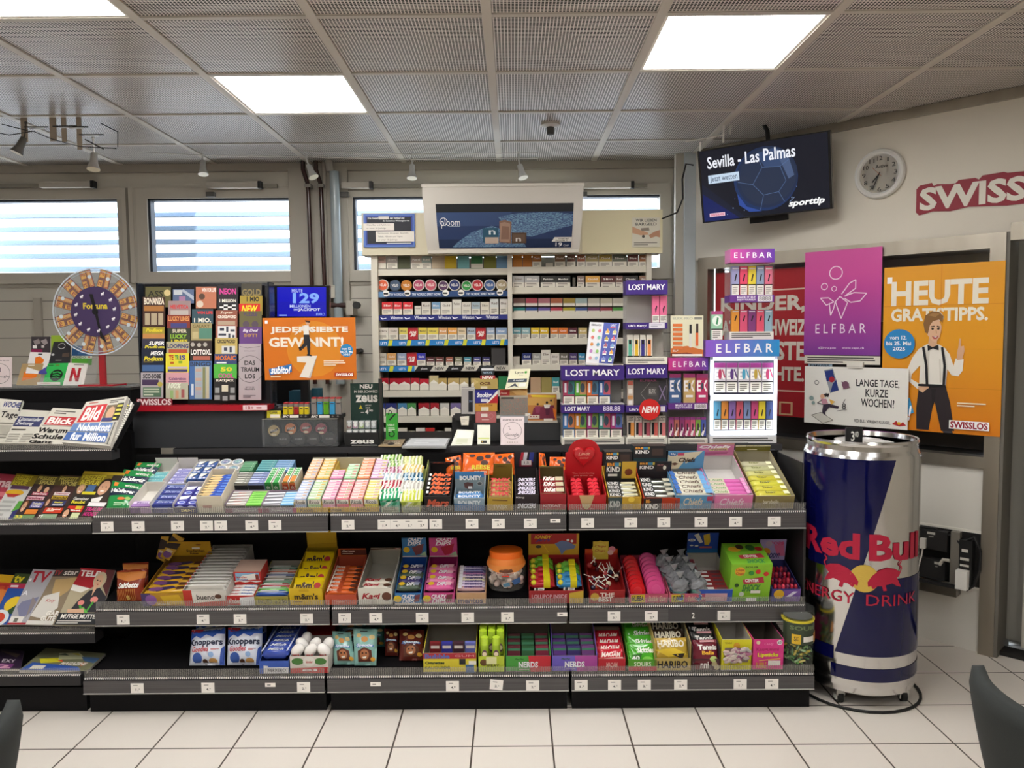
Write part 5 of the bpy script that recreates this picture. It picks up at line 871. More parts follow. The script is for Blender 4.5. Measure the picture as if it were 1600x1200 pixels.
for i, c in enumerate(('5a98b8', 'd88a3c', '8a6aa8', 'c8586a', '7a88b0', 'c04878', 'd8c030', '3a4878')):
    vapebox(1115.5+i*11.6, 1126+i*11.6, 627, 671, Y+.02, c, 'p 1c1a20 .35 .5 .55 .28 .7 .3 .5 .54;'+WARN, '%s slim vape box, %s on the lower tier of the glowing case' % (cname(c), ORD[i+1]), 'slim vape boxes on the lower tier of the glowing case')
# tall case on top
zg = zf(531)
vstand('tall_vape_case', 'tall clear vape case with pink to purple header, topmost at the wall side', 1140, 1208, 389, 530.5, Y+.02, .1, 'c4c4c4&', [(389, 410, 'vape_head_tall', 't .08 .26 .94 .66 f6f0f6* E L F B A R', 'd880b8'), (461, 472, '6a3a8c', 't .16 .15 .58 .45 f0e8f4* MAKE IT ELF;t .16 .52 .58 .85 f0e8f4* ENJOY YOURSELF!;r .63 .08 .96 .92 dcd6dc;t .66 .2 .93 .8 8a8488* 8888', None), (518, 530.5, 'dcd8cc', warn, None)])
for r, (ya, yb_, cs) in enumerate(((416, 461, '9a98c0 d84a68 d8c040 8a98b0 d87088'), (484, 518, 'd89038 c85070 7a3a70 d05068 8aa8b8'))):
    for i, c in enumerate(cs.split()):
        vapebox(1143+i*13, 1154.6+i*13, ya, yb_, Y+.05, c, 'p 1c1a20 .36 .5 .56 .26 .72 .28 .5 .54;r .1 .06 .9 .1 e8e4e8;'+(WARN if r == 0 else ''), '%s vape box, %s on the %s tier of the tall clear case' % (cname(c), ORD[i+1], ('upper', 'lower')[r]), 'vape boxes in the tall clear case')
vapebox(1111, 1129, 486, 530.5, Y+.02, '98c8a8', 'r 0 0 1 .12 a8487c;e .5 .34 .4 .18 e4ece4;p 3a8a5a .4 .45 .5 .22 .65 .24 .55 .48;'+WARN, 'pale green vape box standing alone on the glowing case', None)
rcard('vape_poster', 1048, 493, 1099, 557, Y+.01, .004, 'd8d4b8', 't .06 .04 .68 .1 b4b4a0** ELFX PRO;r .72 .04 .96 .1 8a8a80;p c87038 0 .8 .5 .74 1 .84 1 1 0 1;p 7a3018 0 .92 .5 .9 1 1 0 1;'+''.join('r .06 %f .36 %f d8743c;' % (.2+.11*i, .27+.11*i) for i in range(6))+'r .56 .42 .64 .78 d8d4cc;r .57 .22 .64 .44 2a2a2c;r .76 .4 .84 .74 d86a3c;r .77 .2 .84 .42 3a2a28;r .04 .94 .96 .99 e8e4dc;t .06 .84 .22 .88 f0ece4* ELF', 'pale poster card of two vape pens with orange buttons', 'card')
# ---------------------------------------------------------------- ledge of the magazine unit: gift cards and lucky wheel
LZ = Z(80, 605, 3.8); LY = 3.8
card('gift_card', (49, 526, 3.95), (78, 526, 3.95), (78, 560, 3.9), (49, 560, 3.9), .002, '3a3438', 'p 8a8080 .1 .2 .4 .1 .5 .3 .2 .4;p 9a9090 .5 .2 .8 .1 .9 .3 .7 .4;r .08 .4 .3 .54 e4e0dc;r .55 .4 .7 .52 c8c0bc;r 0 .6 .6 .95 8a1c4c', 'dark photo gift card standing at the back of the card rack', 'gift card', 'gift cards')
card('gift_card', (80, 524, 3.96), (110, 524, 3.96), (110, 560, 3.92), (80, 560, 3.92), .002, '9ab83a', '', 'lime green gift card behind the black card', 'gift card', 'gift cards')
card('gift_card', (84, 534, 3.93), (111, 534, 3.93), (109, 568, 3.86), (76, 568, 3.86), .002, '2c2c30', 'o .5 .2 .14 .03 d0d0d0;r .3 .18 .7 .24 2c2c30;c .12 .6 .05 c8c8c8;p 5a4a40 .6 .55 .95 .5 .95 .7 .6 .7;r .3 .84 .6 .88 8a8480', 'black gift card with ring emblem', 'gift card', 'gift cards')
card('gift_card', (113, 540, 3.93), (145, 541, 3.93), (144, 556, 3.9), (112, 556, 3.9), .002, '2a5888', 'x .3 .1 .9 .9 4a78a8 4', 'blue gift card under the wheel rim', 'gift card', 'gift cards')
card('gift_card', (112, 556, 3.9), (144, 556, 3.9), (143, 570, 3.86), (112, 569, 3.86), .002, '58a838', 'r 0 0 1 .3 d8e0d0;t .04 .04 .7 .28 3a5a30* ADIDO;c .86 .14 .1 c85a3a', 'green gift card with white strip under the wheel', 'gift card', 'gift cards')
card('gift_card', (47, 550, 3.9), (80, 551, 3.9), (73, 585, 3.83), (40, 583, 3.83), .002, 'eae6e4', 'p e87820 .3 .25 .5 .18 .75 .35 .7 .5 .35 .6;r .4 .06 .6 .12 3a3a38;p 4a4a98 .6 .9 1 .6 1 1 .6 1', 'white gift card with orange tag emblem', 'gift card', 'gift cards')
card('gift_card', (35, 568, 3.86), (68, 568, 3.86), (60, 602, 3.8), (25, 602, 3.8), .002, 'b09468', 'p e87820 .2 .4 .4 .3 .85 .45 .8 .65 .2 .8;r .3 .06 .6 .1 efe9dc', 'tan gift card with orange tag emblem', 'gift card', 'gift cards')
card('gift_card', (75, 568, 3.86), (107, 567, 3.86), (98, 602, 3.8), (66, 602, 3.8), .002, '34b858', 'c .56 .55 .26 16241a;l 34b858 .05 .36 .44 .6 .4 .78 .47;l 34b858 .04 .38 .56 .6 .52 .74 .58;l 34b858 .035 .4 .66 .6 .63 .7 .67;r .05 .08 .3 .11 2a3a2a;r .4 .07 .6 .11 8a6a2a', 'bright green gift card with black disc emblem', 'gift card', 'gift cards')
card('gift_card', (107, 567, 3.86), (138, 568, 3.86), (130, 602, 3.8), (98, 602, 3.8), .002, 'eae4de', 'p a8202c .24 .22 .38 .22 .38 .84 .24 .84;p c82838 .24 .22 .38 .22 .72 .84 .58 .84;p a8202c .58 .22 .72 .22 .72 .84 .58 .84;r .3 .06 .8 .09 5a5450', 'white gift card with red letter', 'gift card', 'gift cards')
card('shelf_strip', (58, 597, 3.79), (94, 597, 3.79), (94, 601, 3.785), (58, 601, 3.785), .002, 'eae6dc', 'x .15 .3 .9 .7 d08080 1', 'white strip label in front of the gift cards', 'label')
b = MB()
for x0, x1 in ((22, 62), (62, 98), (98, 128)):
    b.slab(px_quad((x0, 590, 3.785), (x1, 590, 3.785), (x1-2, 604, 3.78), (x0-2, 604, 3.78)), .002, 'd0d8dc&')
b.slab(px_quad((138, 560, 3.86), (152, 558, 3.86), (150, 599, 3.81), (131, 599, 3.81)), .003, 'c8d0d4&'); b.box(X(12, 3.8), X(206, 3.8), 3.77, 4.0, LZ, LZ+.004, 'a8b8c4&')
O('gift_card_rack', b, None, 'clear acrylic gift card rack on the black ledge', 'card rack')
rcard('review_sign', -16, 558, 18, 605, 3.79, .004, 'e4d4d4', 'o .45 .55 .34 .012 3a3034;t .2 .6 .9 .7 4a4248 Google;r .3 .35 .5 .5 6a5a60;t .1 .1 .9 .13 3a3034* BEWERTEN SIE UNS', 'pale pink review sign cut off by the left edge of the photo', 'sign', lean=.05)
wy = 3.78; wc = at(150, 487, wy); R = 68*wy/1215
t = E('lucky_wheel', (X(158, wy), wy, LZ), 'clear upright lucky wheel with tickets around a purple disc', 'wheel')
b = MB(); b.cyl((wc.x, wy+.012, wc.z), (wc.x, wy+.008, wc.z), R, R, 'c4ccd4&', 48, smooth=False); b.cyl((wc.x, wy+.004, wc.z), (wc.x, wy, wc.z), R, R, 'c4ccd4&', 48, smooth=False); O('wheel_disc', b, t)
b = MB(); b.face(wc.x-R, wc.x+R, wc.z-R, wc.z+R, wy-.001); b.art('o .5 .5 .5 .012 d4dce4;o .5 .5 .465 .006 b4bcc4')
for i in range(12): a = (i+.5)*math.pi/6+.13; b.art('c %f %f .022 d4dce0' % (.5+.4*math.sin(a), .5-.4*math.cos(a)))
O('wheel_rim', b, t)
for i in range(12):
    a = i*math.pi/6+.27
    u, v = V((math.sin(a), 0, math.cos(a))), V((math.cos(a), 0, -math.sin(a))); o = wc+V((0, .006, 0)); rr, r1, hw = R*.56, R*.97, R*.135
    b = MB(); b.slab([o+u*r1-v*hw, o+u*r1+v*hw, o+u*rr+v*hw, o+u*rr-v*hw], .0015, '6a3018', 'r .05 .04 .95 .96 f0b038;p 7a3a18 .08 .44 .5 .44 .5 .06 .62 .06 .62 .96 .42 .96 .42 .6 .08 .6;r .66 .05 .95 .95 c8502c;t .7 .1 .9 .9 f0c868** IIII;t .1 .08 .46 .32 a8481c** Fo;t .1 .66 .4 .9 a8481c** rt')
    O('fortune_ticket', b, None, 'orange ticket in the clear lucky wheel, at about half past %s on its face' % ['twelve', 'one', 'two', 'three', 'four', 'five', 'six', 'seven', 'eight', 'nine', 'ten', 'eleven'][i], 'ticket', 'tickets in the lucky wheel')
b = MB(); b.cyl((wc.x, wy-.001, wc.z), (wc.x, wy-.004, wc.z), R*.57, R*.57, '46365e', 40, smooth=False); b.face(wc.x-R, wc.x+R, wc.z-R, wc.z+R, wy-.004, 't .36 .4 .64 .47 e0c838** Fortuna')
for i, s in enumerate('dog bull shoe hat lion clover dice bell snake hare cat'.split()):
    a = .4+i*.52; u, v = .5+.22*math.sin(a), .5-.22*math.cos(a); b.art('e %f %f .018 .011 f2eef4;r %f %f %f %f f2eef4' % (u, v, u-.012, v, u-.004, v+.02)); b.art('r %f %f %f %f f2eef4;c %f %f .01 f2eef4' % (u+.006, v, u+.012, v+.02, u+.014, v-.012))
O('centre_disc', b, t)
b = MB(); b.face(wc.x-R, wc.x+R, wc.z-R, wc.z+R, wy-.008); b.art('p 17161a .44 .3 .48 .3 .52 .48 .56 .72 .62 .86 .55 .8 .49 .5;c .5 .5 .035 17161a'); b.cyl((wc.x, wy-.012, wc.z), (wc.x, wy-.004, wc.z), .012, .012, '17161a'); O('pointer', b, t)
b = MB(); b.box(X(155, wy), X(164, wy), wy+.014, wy+.03, LZ+.013, wc.z-R*.1, 'a81c2a^'); O('post', b, t)
b = MB(); b.slab([V((X(129, wy), wy+.06, LZ+.014)), V((X(190, wy), wy+.06, LZ+.014)), V((X(183, wy), wy-.03, LZ+.014)), V((X(129, wy), wy-.03, LZ+.014))], .008, 'a81c2a^'); O('foot', b, t)
# ================================================================ sweets gondolas
UX = [-1.777, -.778, .22, 1.222]
TI = {'t': (3.24, .80, math.radians(20), .37, .732, .795), 'm': (3.23, .402, math.radians(15), .37, .338, .396), 'b': (3.12, .155, math.radians(5), .46, .096, .147)}
UN = ('sweets gondola unit next to the magazine unit', 'middle sweets gondola unit between its two neighbours', 'sweets gondola unit next to the giant drinks can')
for i in range(3):
    x0, x1 = UX[i]+.004, UX[i+1]-.004
    t = E('gondola_unit', ((x0+x1)/2, 3.4, 0), 'black '+UN[i], 'gondola', 'sweets gondola units')
    b = MB(); b.box(x0+.006, x1-.006, 3.13, 3.6, 0, .092, 'black_steel'); O('plinth', b, t)
    b = MB(); b.box(x0, x1, 3.6, 3.625, .05, 1.0, 'black_steel'); O('back_panel', b, t)
    for tk, tn in zip('tmb', ('upper', 'middle', 'lower')):
        Y0, z0, sl, dp, r0, r1 = TI[tk]; f = FR(0, Y0, z0, rx=sl)
        b = MB(f); b.box(x0, x1, -.013, dp-.01, -.016, -.002, 'black_steel'); b2 = O('shelf', b, t)
        if tk != 'b':
            for xx in (x0, x1-.006): b = MB(); b.box(xx, xx+.006, Y0+.02, 3.6, z0-.075, z0-.02, 'black_steel'); O('bracket', b, b2)
        b = MB(); b.box(x0+.002, x1-.002, Y0-.029, Y0-.017, r0, r1, 'price_rail'); b.box(x0+.002, x1-.002, Y0-.033, Y0-.017, r0-.003, r0, 'b4b0ac'); O('price_rail', b, b2)
        b = MB(); b.box(x0+.001, x1-.001, Y0-.021, Y0-.019, z0-.003, z0+.037, 'clear_guard'); O('clear_guard', b, b2)
        b = MB(); b.box(x0+.001, x1-.001, Y0-.0225, Y0-.016, z0-.004, z0+.002, 'dotted_strip'); O('dotted_strip', b, b2)
b = MB(); b.box(1.23, 1.236, 3.3, 3.62, .3, .99, '2a292a'); b.box(1.222, 1.232, 3.25, 3.3, .42, .8, '2a292a'); O('end_bracket', b, None, 'dark end bracket on the gondola side next to the drinks can', 'bracket')
tags = {'t': (812.5, '173 221 282 327 349 397 433 546 602 622 641 660 682 738 779 828.5 867s 917 984 1035 1092.6 1146 1206'), 'm': (960.5, '198 321.6 379 482 541 589 661 731.5 793 878s 958 1015.6 1128'), 'b': (1069, '220 329.5 426s 477.5 589s 708 776 832 907 958.7 1004.8 1061 1153 1202')}
for tk, (py, lst) in tags.items():
    Y0, _, _, _, r0, r1 = TI[tk]; lst = lst.split()
    for i, s in enumerate(lst):
        sm = s.endswith('s'); px = float(s.rstrip('s')); x = X(px, Y0, py); zc = (r0+r1)/2-(.004 if not sm else -.006); hw, hh = (.021, .008) if sm else (.0265, .0205)
        b = MB(FR(x, Y0-.0315, zc)) if px != 776 else MB(FR(x, Y0-.0315, zc+.004) @ Matrix.Rotation(.1, 4, 'Y'))
        b.box(-hw, hw, 0, .0015, -hh, hh, 'ebe6e0'); b.face(-hw, hw, -hh, hh, 0, 'x .2 .25 .8 .75 5a5654 1' if sm else 'x .2 .14 .8 .3 8a8684 1;t .38 .52 .6 .76 2a2828* %d.;t .62 .52 .72 .62 2a2828* %s' % (1+(i*7) % 4, ('5', '9', '-')[i % 3]))
        O('price_tag', b, None, '%s white price tag from the left on the %s shelf rail' % (ORD[i+1] if i < 20 else 'twenty '+ORD[i-19], {'t': 'upper', 'm': 'middle', 'b': 'lower'}[tk]), 'price tag', 'price tags on the %s rail' % {'t': 'upper', 'm': 'middle', 'b': 'lower'}[tk])
b = MB(); x = X(1079, 3.23, 960); b.box(x-.1, x+.1, 3.1985, 3.2005, .342, .392, '3c3a3c^'); b.face(x-.1, x+.1, .342, .392, 3.1985, 't .49 .3 .55 .8 e8e6e2* 2'); O('electronic_tag', b, None, 'dark electronic price tag with a pale figure on the middle rail', 'price tag')
# ---------------------------------------------------------------- goods on the tiers
def slot(tk, px0, px1, s=.012):
    Y0, z0, sl, dp = TI[tk][:4]; py = {'t': 795, 'm': 942, 'b': 1048}[tk]
    xa, xb = X(px0, Y0+.01, py), X(px1, Y0+.01, py); return (xa+xb)/2, (xb-xa)
def tf(tk, xc, s=.012, n=.0005):
    Y0, z0, sl, dp = TI[tk][:4]; return FR(xc, Y0, z0, rx=sl) @ Matrix.Translation((0, s, n))
def hz(tk, px, py, s):      # height above the tier, at setback s, of what the photograph shows at px, py
    Y0, z0, sl, dp = TI[tk][:4]
    Yp, zp = Y0+s*math.cos(sl), z0+s*math.sin(sl); return (Z(px, py, Yp)-zp)/math.cos(sl)*(1+.06)
def disp(tk, name, label, px0, px1, L, hf, hb, out, inn, art='', head=None, bars=None, s0=.012, cat='display box', grp=None, hs=None):
    hf *= 1 if tk == 'b' else 1.25
    xc, w = slot(tk, px0, px1); w -= .004; f = tf(tk, xc, s0); h = w/2; e = .0025
    t = E(name, tuple(f @ V((0, L/2, 0))), label, cat, grp)
    b = MB(f); b.box(-h, h, 0, L, 0, e, inn)
    b.box(-h, h, 0, e, e, hf, inn, front=out); b.box(-h, h, L-e, L, e, hb, inn, front=inn)
    hs = hs or hf
    for sg in (-1, 1):
        xo = sg*h; xi = sg*(h-e); vs = [(xo, e, e), (xo, L-e, e), (xo, L-e, hb), (xo, L*.25, hs+(hb-hs)*.25), (xo, e, hs), (xi, e, e), (xi, L-e, e), (xi, L-e, hb), (xi, L*.25, hs+(hb-hs)*.25), (xi, e, hs)]
        F1 = [(0, 1, 2, 3, 4), (9, 8, 7, 6, 5), (0, 4, 9, 5), (4, 3, 8, 9), (3, 2, 7, 8), (2, 1, 6, 7)]
        b.add(vs, [q[::-1] for q in F1] if sg < 0 else F1, [out, inn, out, out, out, out])
    if art: b.face(-h, h, 0, hf, 0, art)
    O('carton', b, t)
    if head:
        py, col, hart, s = head[:4]; hh = hz(tk, (px0+px1)/2, py, s+s0); y = s if s < L-.006 else L-.004; zb = 0.004 if s < L-.02 else hb
        b = MB(f); b.box(-h+.002, h-.002, y, y+.002, zb, hh, col); b.face(-h+.002, h-.002, max(zb, hb*.9), hh, y, hart); O('header_card', b, t)
    if bars:
        n, y0, y1, bh, cols, bart, blab, bname, bcat = bars[:9]; cols = cols.split(); zb = bars[9] if len(bars) > 9 else hf*.35; shp = bars[10] if len(bars) > 10 else 'p'; tw = bars[11] if len(bars) > 11 else 0
        st = (y1-y0)/n; rg = random.Random(int(px0))
        for i in range(n):
            c = cols[i % len(cols)]; ff = f @ Matrix.Translation((0, y0+st*(i+.5), zb+bh/2+.0005)) @ Matrix.Rotation(rg.uniform(-1, 1)*tw, 4, 'Z'); b = MB(ff); hw = h-e-.003
            if shp == 'p': b.pillow(-hw, hw, -st*.47, st*.47, -bh/2, bh/2, c+'^' if c[-1] not in '~^' else c, bart)
            else: b.box(-hw, hw, -st*.48, st*.48, -bh/2, bh/2, c); b.topf(-hw, hw, -st*.48, st*.48, bh/2, bart)
            O(bname, b, None, '%s, %s from the front' % (blab, ORD[i+1]) if n > 1 else blab, bcat, blab+'s in one box')
    return t
def goods(tk, xa, xb, s0, s1, n, h, c, art, front, lab, name, cat, zb=.002, cols=None):
    """n flat packets lying one behind the other from setback s0 to s1"""
    st = (s1-s0)/n
    for i in range(n):
        f = tf(tk, (xa+xb)/2, s0+st*i, zb); w = (xb-xa)/2-.0015; b = MB(f); cc = cols.split()[i] if cols else c
        b.box(-w, w, .001, st-.001, 0, h, cc); b.topf(-w, w, .001, st-.001, h, art); b.face(-w, w, 0, h, .001, front)
        O(name, b, None, '%s, %s from the shelf front' % (lab, ORD[i+1]), cat, lab+'s')
def bagq(name, tl, tr, br, bl, bulge, c, art, label, cat='bag', grp=None, crimp=.07):
    q = px_quad(tl, tr, br, bl)
    for k in (2, 3):
        Y0, z0, sl = TI['t' if q[k].z > .72 else 'm' if q[k].z > .33 else 'b'][:3]; q[k].z = max(q[k].z, z0+(q[k].y-Y0)*math.tan(sl)+.006)
    b = MB(); b.bag(q, bulge, c, art, crimp, tl[0]); return O(name, b, None, label, cat, grp)
# --- upper tier
for i, (tl, tr, br, bl, lab) in enumerate((((214, 722, 3.57), (253, 724, 3.57), (231, 765, 3.45), (196, 762, 3.45), 'rearmost green herb sweet bag in the corner by the magazines'), ((194, 733, 3.47), (238, 738, 3.47), (216, 782, 3.35), (178, 778, 3.35), 'middle green herb sweet bag of three in the corner'), ((176, 751, 3.38), (222, 758, 3.38), (201, 797, 3.28), (166, 797, 3.28), 'front green herb sweet bag with dark name banner'))):
    bagq('sweet_bag', tl, tr, br, bl, .012, '2a8a48^', 'p 1c2a40 0 .3 1 .22 1 .5 0 .58;t .06 .3 .94 .5 f4f4ee** Halsfeger;r .1 .04 .24 .2 e88030;t .5 .08 .96 .2 e8eee0*/ wirkstark;e .55 .68 .16 .05 d8783c;e .8 .66 .1 .06 98c060;x .3 .8 .9 .94 a8d8a8 2', lab, 'sweet bag', 'green herb sweet bags')
XC = lambda px: X(px, 3.25, 795)
xA_, xB_, xC_, xD_, xE_ = XC(203), XC(237), XC(272), XC(309), XC(350)
def opentray(tk, xa, xb, s0, s1, h, c, label, art='', fc=None, hb=None):
    f = tf(tk, (xa+xb)/2, s0); w = (xb-xa)/2-.001; L = s1-s0-.002; b = MB(f); e = .002; hb = hb or h
    b.box(-w, w, 0, L, 0, e, c); b.box(-w, w, L-e, L, e, hb, c); b.box(-w, w, 0, e, e, h*.55, c, front=fc or c); b.box(-w, -w+e, e, L-e, e, h, c); b.box(w-e, w, e, L-e, e, h, c)
    if art: b.face(-w, w, 0, h*.55, 0, art)
    return O('tray', b, None, label, 'tray', 'small open cartons')
opentray('t', xA_, xB_, .012, .19, .05, 'd4d0c8', 'white open tray with one lilac packet left', 'r 0 0 1 1 6a4a80;r .5 0 1 1 a888b8'); opentray('t', xA_-.03, xB_-.02, .195, .37, .05, 'd0ccc4', 'white open tray of turquoise packets, behind the lilac one', hb=.07)
opentray('t', xB_, xC_, .012, .19, .04, 'c8c8d0', 'open tray of dark blue packets at the shelf edge', 'r 0 0 1 1 4a4c78'); opentray('t', xB_-.018, xC_-.02, .195, .37, .05, 'd0ccc4', 'white open tray of lilac blue packets', hb=.07)
opentray('t', xC_, xD_, .012, .19, .05, 'c8c4c8', 'open tray of violet mint boxes at the shelf edge', 'r 0 0 1 1 3c3c60;t .3 .3 .9 .8 d8c890* SMINT'); opentray('t', xC_-.018, xD_-.02, .195, .37, .05, 'd0ccc8', 'white tray of blue and white gum boxes', hb=.06)
wp = 't .1 .2 .9 .7 f2f2f4*/ Xtra;r 0 .85 1 1 e4e4e8'
goods('t', xA_+.004, xB_-.004, .016, .06, 1, .03, '9a78b0', 'r 0 .1 1 .5 d8c8e0;t .2 .2 .8 .5 7a5a98* Mint', 'r .1 .2 .9 .7 c8b0d8', 'lilac gum packet left in a white tray', 'gum_packet', 'gum packet')
goods('t', xA_-.026, xB_-.024, .2, .32, 4, .022, '6ab0b8', 'r 0 .05 1 .5 a8d8d8;t .2 .15 .8 .45 3a8a94* Fresh', 'r 0 .3 1 .7 3a8a94', 'turquoise gum packet in the rear white tray', 'gum_packet', 'gum packet')
goods('t', xB_-.012, xC_-.024, .2, .345, 5, .024, '8a88c0', 'r 0 .05 1 .45 d0d0ec;t .2 .12 .8 .45 5a58a0* Mint', 'r 0 .3 1 .7 5a58a0', 'lilac blue gum packet in the rear white tray', 'gum_packet', 'gum packet')
goods('t', xB_+.003, xC_-.003, .016, .18, 4, .034, '34408c', 'r .0 .7 1 1 28306c;t .12 .15 .9 .5 c8d0f0*/ Extra;r 0 0 1 .08 8aa0d0', 'r .1 .3 .9 .6 6a78b8', 'dark blue gum packet at the shelf edge', 'gum_packet', 'gum packet')
def grid2(tk, xa, xb, s0, s1, nr, h, c, art, front, lab, name, cat, zb=.003):
    xm = (xa+xb)/2
    goods(tk, xa, xm, s0, s1, nr, h, c, art, front, lab+' in the magazine side file', name, cat, zb); goods(tk, xm, xb, s0, s1, nr, h, c, art, front, lab+' in the can side file', name, cat, zb)
grid2('t', xC_+.003, xD_-.003, .016, .17, 2, .034, '3a3a90', 'p e8e8f4 0 .1 1 0 .8 .35 .1 .45;e .5 .75 .36 .16 d0d8f4;e .55 .75 .26 .1 5a68c0', 'e .5 .5 .4 .4 c8d0f0', 'violet oval mint box', 'mint_box', 'mint box')
grid2('t', xC_-.014, xD_-.024, .2, .365, 3, .05, '3c5a98', 'p ece8dc .05 .05 .8 .02 .4 .55 .1 .6;p 1c2434 .8 .02 1 .0 .5 .6 .4 .55;e .3 .8 .18 .1 d8e0f0;e .7 .78 .16 .09 e8e0f0;r 0 .9 1 1 6a8ac0', 'r 0 .1 1 .9 3a5a98;r .1 .4 .9 .6 6a8ac0', 'blue and white gum box', 'gum_box', 'gum box')
# round tubs
for i, (px, py) in enumerate(((328, 742), (347, 742), (334, 733), (354.5, 732), (353, 726), (372, 725))):
    px, py = ((340-1.5, 745), (358, 746), (346, 737), (365, 736), (353, 727.5), (372, 726.5))[i]
    s = .2+.06*(i//2); Y0, z0, sl = TI['t'][:3]; Yp = Y0+s*math.cos(sl); xx = X(px, Yp, py); f = tf('t', xx, s+.02, .003); H_ = .06
    t = E('gum_tub', tuple(f @ V((0, 0, 0))), 'round white gum tub with coloured lid, %s row, %s side' % (('front', 'middle', 'back')[i//2], ('magazine', 'can')[i % 2]), 'tub', 'round white gum tubs')
    b = MB(f); b.lathe(0, 0, [(.026, 0), (.029, .01), (.029, H_-.014), (.0265, H_-.012), (.0265, H_)], 'e6e2dc^', 24); O('tub', b, t)
    b = MB(f); b.cyl((0, 0, H_), (0, 0, H_+.001), .021, .021, '8a98a8', 20, smooth=False); b.topf(-.02, .02, -.02, .02, H_+.001, 'p %s .1 .5 .5 .15 .9 .5 .5 .85;t .2 .42 .8 .58 f0f0f0* V6' % ('7a78a0', '4a98a0', '6a70a0', '5a9098', '6a6a98', '6a9a98')[i]); O('lid', b, t)
# cream and blue stick carton
t = disp('t', 'gum_carton', 'cream carton of cream and blue gum sticks jutting at the shelf edge', 310, 351, .2, .065, .1, 'd8d0bc', 'cfc9ba', 'x .2 .5 .8 .8 c09a90 1', None, (8, .012, .19, .03, 'd8c090', 'p 2a50b0 .55 .0 1 0 1 1 .45 1;p e0c088 0 .2 .6 .1 .5 .6 0 .7;r .7 .35 .95 .6 7aa0e0', 'cream and blue gum stick', 'gum_stick', 'gum stick', .045))
# flat gum stacks
XX = lambda px, s: X(px, 3.25+s*.94, 795-s*250)
for (pa, pb, s0, s1, n, c, art, lab) in ((355, 386, .014, .125, 5, 'b8b0aa', 'p e8e4e0 0 .2 1 .0 1 .3 0 .55;p 3a3434 0 .75 1 .5 1 .6 0 .95;t .3 .5 .7 .8 b04038* Gum', 'grey striped gum pack at the shelf edge'), (386, 412, .014, .125, 6, '78c850', 'p a8e078 0 .2 1 0 1 .3 0 .5;t .2 .45 .7 .8 3a8a2c* Gum', 'lime green gum pack at the shelf edge'),
        (412, 440, .014, .115, 4, 'b4b4bc', 'p e4e6ea 0 .2 1 0 1 .35 0 .5;p 20242c 0 .7 1 .5 1 .7 0 .95', 'silver striped gum pack at the shelf edge'), (440, 464, .014, .12, 5, '78b0d8', 'p d0e4f0 0 .2 1 0 1 .35 0 .5', 'sky blue gum pack at the shelf edge'),
        (367, 390, .16, .26, 5, '9a9a90', 'p d8d8d0 0 .1 .7 0 .6 .4 0 .5;c .8 .4 .1 f0f0f0;r 0 .85 1 1 2a2a2a', 'grey gum pack in the middle rank'), (390, 415, .16, .26, 5, '8a98c8', 'p d0d8f0 0 .1 .7 0 .6 .4 0 .5;c .8 .4 .1 f0f0f0;r 0 .85 1 1 2a2e40', 'blue grey gum pack in the middle rank'),
        (376, 397, .27, .36, 6, '4a8a60', 'r 0 0 1 .3 98c8a8;c .8 .5 .12 e8e8e0;r 0 .9 1 1 2a3a2a', 'green gum pack in the rear rank'), (402, 428, .27, .37, 6, '4a98a0', 'r 0 0 1 .3 98d0d0;c .8 .5 .12 e8e8e0;r 0 .9 1 1 2a3a3a', 'teal gum pack in the rear rank'), (428, 456, .27, .37, 6, '6a98c8', 'r 0 0 1 .3 b8d0e8;c .8 .5 .12 e8e8e0;r 0 .9 1 1 2a3a4a', 'blue gum pack in the rear rank')):
    goods('t', XX(pa, s0), XX(pb, s0), s0, s1, n, .028 if s0 < .1 else .045, c, art, 'r 0 .2 1 .7 2a2a2c', lab, 'gum_pack', 'gum pack', .008)
for (pa, pb, c, lab) in ((417, 427, '3a9a48', 'upright green mint box, first of four'), (429, 439, '3a9a48', 'upright green mint box, second of four'), (444, 453, 'd8783c', 'orange based mint box, third of four'), (455, 464, 'd8783c', 'orange based mint box, last of four')):
    f = tf('t', (XX(pa, .17)+XX(pb, .17))/2, .165); w = (XX(pb, .17)-XX(pa, .17))/2; b = MB(f); b.box(-w, w, 0, .13, 0, .055, c, side='dcd8cc', top='3a9a48'); b.topf(-w, w, 0, .13, .055, 'r 0 0 .12 1 e8e6e0;r .88 0 1 1 e8e6e0;'+''.join('r .25 %f .45 %f d8f0d8;r .6 %f .8 %f d8f0d8;' % (v, v+.06, v, v+.06) for v in (.05, .2, .35, .5, .65))+('r .12 .62 .88 1 e8843c' if c != '3a9a48' else '')); b.face(-w, w, 0, .055, 0, 'r .1 .2 .9 .8 %s;t .2 .3 .8 .6 e8f0e0* tic' % ('2a7a38' if c == '3a9a48' else 'a83a20')); O('mint_box', b, None, lab, 'mint box', 'upright mint boxes')
for a, bb, lab in ((352, 410, 'flat gum carton with striped lip under grey and lime packs'), (410, 464, 'flat gum carton with striped lip under silver and sky blue packs')):
    opentray('t', XC(a), XC(bb), .01, .128, .04, '9a8a98', lab, 'r 0 0 .2 1 8a6070;t .25 .25 .85 .75 d0d4cc*/ Stimorol;r .9 0 1 1 b04868')
